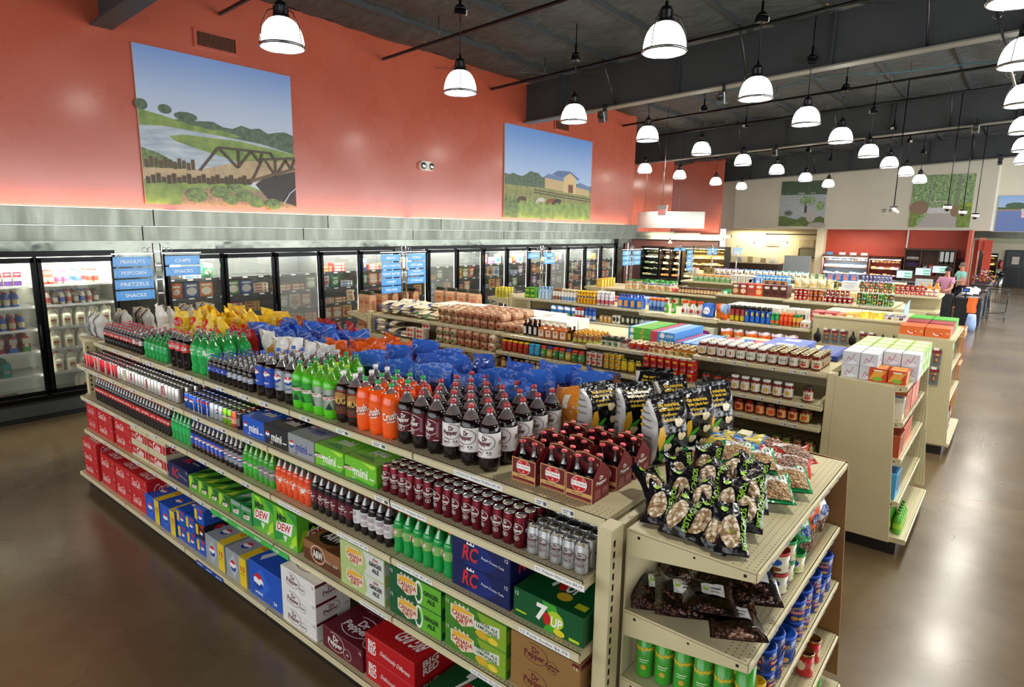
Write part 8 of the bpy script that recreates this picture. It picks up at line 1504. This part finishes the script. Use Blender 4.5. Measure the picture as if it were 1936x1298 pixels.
for i in range(4): tag(obj('grocery_bag', pillow(.3, .2, .22, 'film_white', 620+i, nx=8, ny=8), None, (-1.2+.15*(i % 2), 23.9+.35*i, .958), (0, 0, i*.6)), 'white item lying on the checkout belt, %s from the camera' % nth(i+1), 'bag', 'white bags on the belt')
ap = B(); ap.grid(8, 10, lambda u, v: (-.12+.24*u+.01*math.sin(9*v), -.03*math.sin(PI*u)-.01*math.sin(14*u), -.45*v), '#d86a34/d'); tag(obj('orange_vest', ap, None, (-1.0, 22.965, .95)), 'orange safety vest hung at the end of the first checkout', 'vest')
bb = B(); bb.lathe([(.16, 0, '#8ca4d0/p'), (.17, .2), (.14, .42), (.12, .5)], 14, sx=.8); tag(obj('plastic_bag', bb, None, (-.95, 22.6, .001)), 'blue plastic bag on the floor below the orange vest', 'bag')
tag(obj('till_stand', B().box(-2.45, 22.95, 0, -1.5, 23.4, 1.02, '#1c1e24/c', bev=.01)), 'dark till stand in front of the person in mauve', 'till stand')
# people behind the tills
def person(label, x, y, rz, shirt, hair, pose, skin='#a8745a/c'):
    t = empty('person', (x, y, 0), (0, 0, rz)); tag(t, label, 'person')
    def sk(name, V, E_, R_, spec, root=0, sub=2):
        me = bpy.data.meshes.new(name); me.from_pydata(V, E_, []); me.materials.append(G(spec)); o = obj(name, me, t)
        m_ = o.modifiers.new('skin', 'SKIN'); m_.use_smooth_shade = True; o.modifiers.new('smooth', 'SUBSURF').levels = sub; o.modifiers['smooth'].render_levels = sub
        for i, q in enumerate(me.skin_vertices[0].data): q.radius = (R_[i] if isinstance(R_[i], tuple) else (R_[i],)*2); q.use_root = i == root
        return o
    V = [(0, 0, .95), (0, .01, 1.12), (0, 0, 1.35), (0, 0, 1.48), (0, -.01, 1.6), (0, -.01, 1.72), (.09, 0, .88), (.1, -.01, .48), (.1, .02, .08), (.1, -.12, .04), (-.09, 0, .88), (-.1, -.01, .48), (-.1, .02, .08), (-.1, -.12, .04)]
    E_ = [(0, 1), (1, 2), (2, 3), (3, 4), (4, 5), (0, 6), (6, 7), (7, 8), (8, 9), (0, 10), (10, 11), (11, 12), (12, 13)]
    R_ = [(.14, .11), (.13, .1), (.15, .1), .05, (.075, .09), (.06, .075), .085, .06, .045, .04, .085, .06, .045, .04]
    for s in (-1, 1):
        n = len(V); el, ha = pose; V += [(.17*s, 0, 1.4), (.24*s, el[0], el[1]), (.2*s, ha[0], ha[1]), (.19*s, ha[0]-.07, ha[1]-.01)]; E_ += [(2, n), (n, n+1), (n+1, n+2), (n+2, n+3)]; R_ += [.055, .042, .03, .032]
        for k in range(5):
            a = (k-2)*.02; b0 = n+3; V += [(.19*s+a, ha[0]-.11-(0 if k in (1, 2, 3) else -.015), ha[1]-.015), (.19*s+a*1.25, ha[0]-.14-(.005 if k == 2 else -.01*abs(k-2)), ha[1]-.03)]; m0 = len(V)-2; E_ += [(b0, m0), (m0, m0+1)]; R_ += [.009, .008]
    sk('body', V, E_, R_, skin)
    sk('shirt', [(0, 0, .92), (0, .01, 1.12), (0, 0, 1.36), (0, 0, 1.45), (.18, 0, 1.41), (.23, pose[0][0]*.6, 1.41+(pose[0][1]-1.41)*.6), (-.18, 0, 1.41), (-.23, pose[0][0]*.6, 1.41+(pose[0][1]-1.41)*.6)], [(0, 1), (1, 2), (2, 3), (2, 4), (4, 5), (2, 6), (6, 7)], [(.165, .13), (.155, .12), (.17, .12), .07, .07, .062, .07, .062], shirt)
    sk('trousers', [(0, 0, .97), (.09, 0, .86), (.1, -.01, .48), (.1, .02, .1), (-.09, 0, .86), (-.1, -.01, .48), (-.1, .02, .1)], [(0, 1), (1, 2), (2, 3), (0, 4), (4, 5), (5, 6)], [(.155, .125), .1, .078, .065, .1, .078, .065], '#1c2230/d')
    b = B(); b.grid(16, 8, lambda u, v: (.1*math.cos(2*PI*u)*math.sin(PI*(.02+.5*v)), .02+.115*math.sin(2*PI*u)*math.sin(PI*(.02+.5*v)), 1.66+.14*math.cos(PI*(.02+.5*v))), hair); obj('hair', b, t)
    f = B().lathe([(.012, 0, '#1a1210/g'), (.0, .006)], 8, (.032, -.1, 1.655), caps=False).lathe([(.012, 0, '#1a1210/g'), (.0, .006)], 8, (-.032, -.1, 1.655), caps=False).box(-.012, -.125, 1.6, .012, -.09, 1.64, skin, bev=.005).box(-.028, -.105, 1.565, .028, -.095, 1.577, '#8c3a34/c', bev=.003); obj('face', f, t)
person('person in a mauve shirt bending over the till', -1.8, 24.3, -.4, '#b07c94/d', '#231c1e/d', ((-.14, 1.12), (-.34, 1.06)))
person('person in a teal shirt standing beyond the first checkout', -1.72, 28.95, -1.0, '#7fb8b0/d', '#6a5a50/d', ((-.12, 1.1), (-.36, 1.1)))
# flowers, bin, extinguisher, door, cart at the far end
fl = empty('flower_stand', (-1.15, 32.2, 0)); tag(fl, 'stand of purple and yellow flowers at the end of the checkouts', 'flower stand'); obj('stand', B().box(-.3, -.25, 0, .3, .25, .75, '#4a3a34/c', bev=.01), fl)
rr = random.Random(9); b = B()
for k in range(150):
    a, q = rr.uniform(0, 6.3), rr.uniform(0, .36)**.8; c = rr.choice(['#6a2a5a/c', '#8c3a6a/c', '#d8a83a/c', '#c8c0b8/c', '#7a1c2c/c', '#3a5a34/c', '#d88a3a/c']); b.lathe([(.0, 0, c), (.045, .02), (.03, .05), (0, .05)], 6, (q*math.cos(a), q*math.sin(a), .78+rr.uniform(0, .62)*(1-q)), caps=False)
bo = obj('blooms', b, fl); bo['kind'] = 'stuff'
tn = empty('round_bin', (-.85, 43.9, 0)); tag(tn, 'black topped steel bin beside the swing door', 'bin'); obj('body', B().lathe([(.16, 0, '#8c8c88/s'), (.17, .05), (.17, .68)], 16), tn); obj('top', B().lathe([(.19, .68, '#151516/p'), (.2, .74), (.14, .84), (.0, .87)], 16), tn)
ex = empty('fire_extinguisher', (-.93, 44.918, .98)); tag(ex, 'red fire extinguisher on the wall left of the swing door', 'fire extinguisher'); obj('cylinder', B().lathe([(.07, 0, '#a81c1c/p'), (.08, .03), (.08, .36), (.04, .43), (.025, .45)], 14), ex); obj('valve', B().box(-.03, -.03, .45, .07, .03, .5, '#1a1a1a/p').box(-.02, -.02, .5, .04, .02, .53, '#c8c8c4/s'), ex)
struct('door_1', B().box(-.78, 44.93, 0, .75, 44.99, 2.05, '#22262a/c').box(-.72, 44.9, .02, -.02, 44.94, 1.99, '#3a4044/c').box(.0, 44.9, .02, .7, 44.94, 1.99, '#3a4044/c').box(-.5, 44.885, 1.22, -.1, 44.9, 1.72, '#1c1e20/p').box(-.46, 44.88, 1.26, -.14, 44.885, 1.68, '#b8aca0/p').box(-.68, 44.88, .05, -.06, 44.9, 1.1, '#17191c/p').box(.06, 44.88, .05, .66, 44.9, 1.1, '#17191c/p'))
case('small_deli_case', 'small warm lit upright food case beside the far door', 'cold case', -1.75, -1.12, 44.1, 1.84, '#1a1614/c', '#5a3a1c/c', 4, ['deli_mix', '#e0c060/c', '#c8903a/c'], glowy='warm_glow')
tag(obj('notice_panel', B().box(-2.15, 41.9, 0, -1.85, 41.95, 2.1, '#dcc8a4/c').art([('r', .1, .3, .9, .7, '#d8dcdc/c')], front(-2.15, -1.85, .5, 2.1, 41.9))), 'tan upright notice panel behind the checkouts', 'panel')
ca = empty('shopping_cart', (-.46, 26.9, 0)); tag(ca, 'dark shopping cart with low wire deck beside the checkouts', 'shopping cart')
b = B()
for k in range(7): b.tube([(-.25+.08*k, -.4, .55), (-.25+.08*k, .4, .6)], .005, '#2a2d30/m', 4).tube([(-.25+.08*k, -.45, .95), (-.25+.08*k, -.4, .55)], .005, '#2a2d30/m', 4)
for k in range(6): b.tube([(-.27, -.4+.16*k, .56+.01*k), (.25, -.4+.16*k, .56+.01*k)], .005, '#2a2d30/m', 4)
for x in (-.27, .25): b.tube([(x, -.45, .97), (x, .42, .95), (x, .4, .6), (x, -.4, .55), (x, -.45, .97)], .01, '#3a3d40/m', 6)
obj('basket', b, ca); obj('chassis', B().tube([(-.24, -.45, .2), (-.24, .5, .16), (.22, .5, .16), (.22, -.45, .2), (-.24, -.45, .2)], .012, '#3a3d40/m', 6).tube([(-.24, .48, .16), (-.26, .4, .6)], .012, '#3a3d40/m', 6).tube([(.22, .48, .16), (.25, .4, .6)], .012, '#3a3d40/m', 6), ca)
obj('handle', B().tube([(-.29, -.5, 1.02), (.27, -.5, 1.02)], .015, '#17191c/p', 8).tube([(-.27, -.45, .95), (-.27, -.5, 1.02)], .01, '#3a3d40/m', 5).tube([(.25, -.45, .95), (.25, -.5, 1.02)], .01, '#3a3d40/m', 5), ca)
for x in (-.24, .22):
    for y in (-.43, .47): obj('wheel', B().lathe([(.055, -.014, '#2a2c2e/p'), (.06, -.008), (.06, .008), (.055, .014)], 14), ca, (x, y, .061), (0, PI/2, 0)); obj('caster', B().tube([(x, y, .06), (x, y, .17)], .008, '#8c8e90/s', 5), ca)
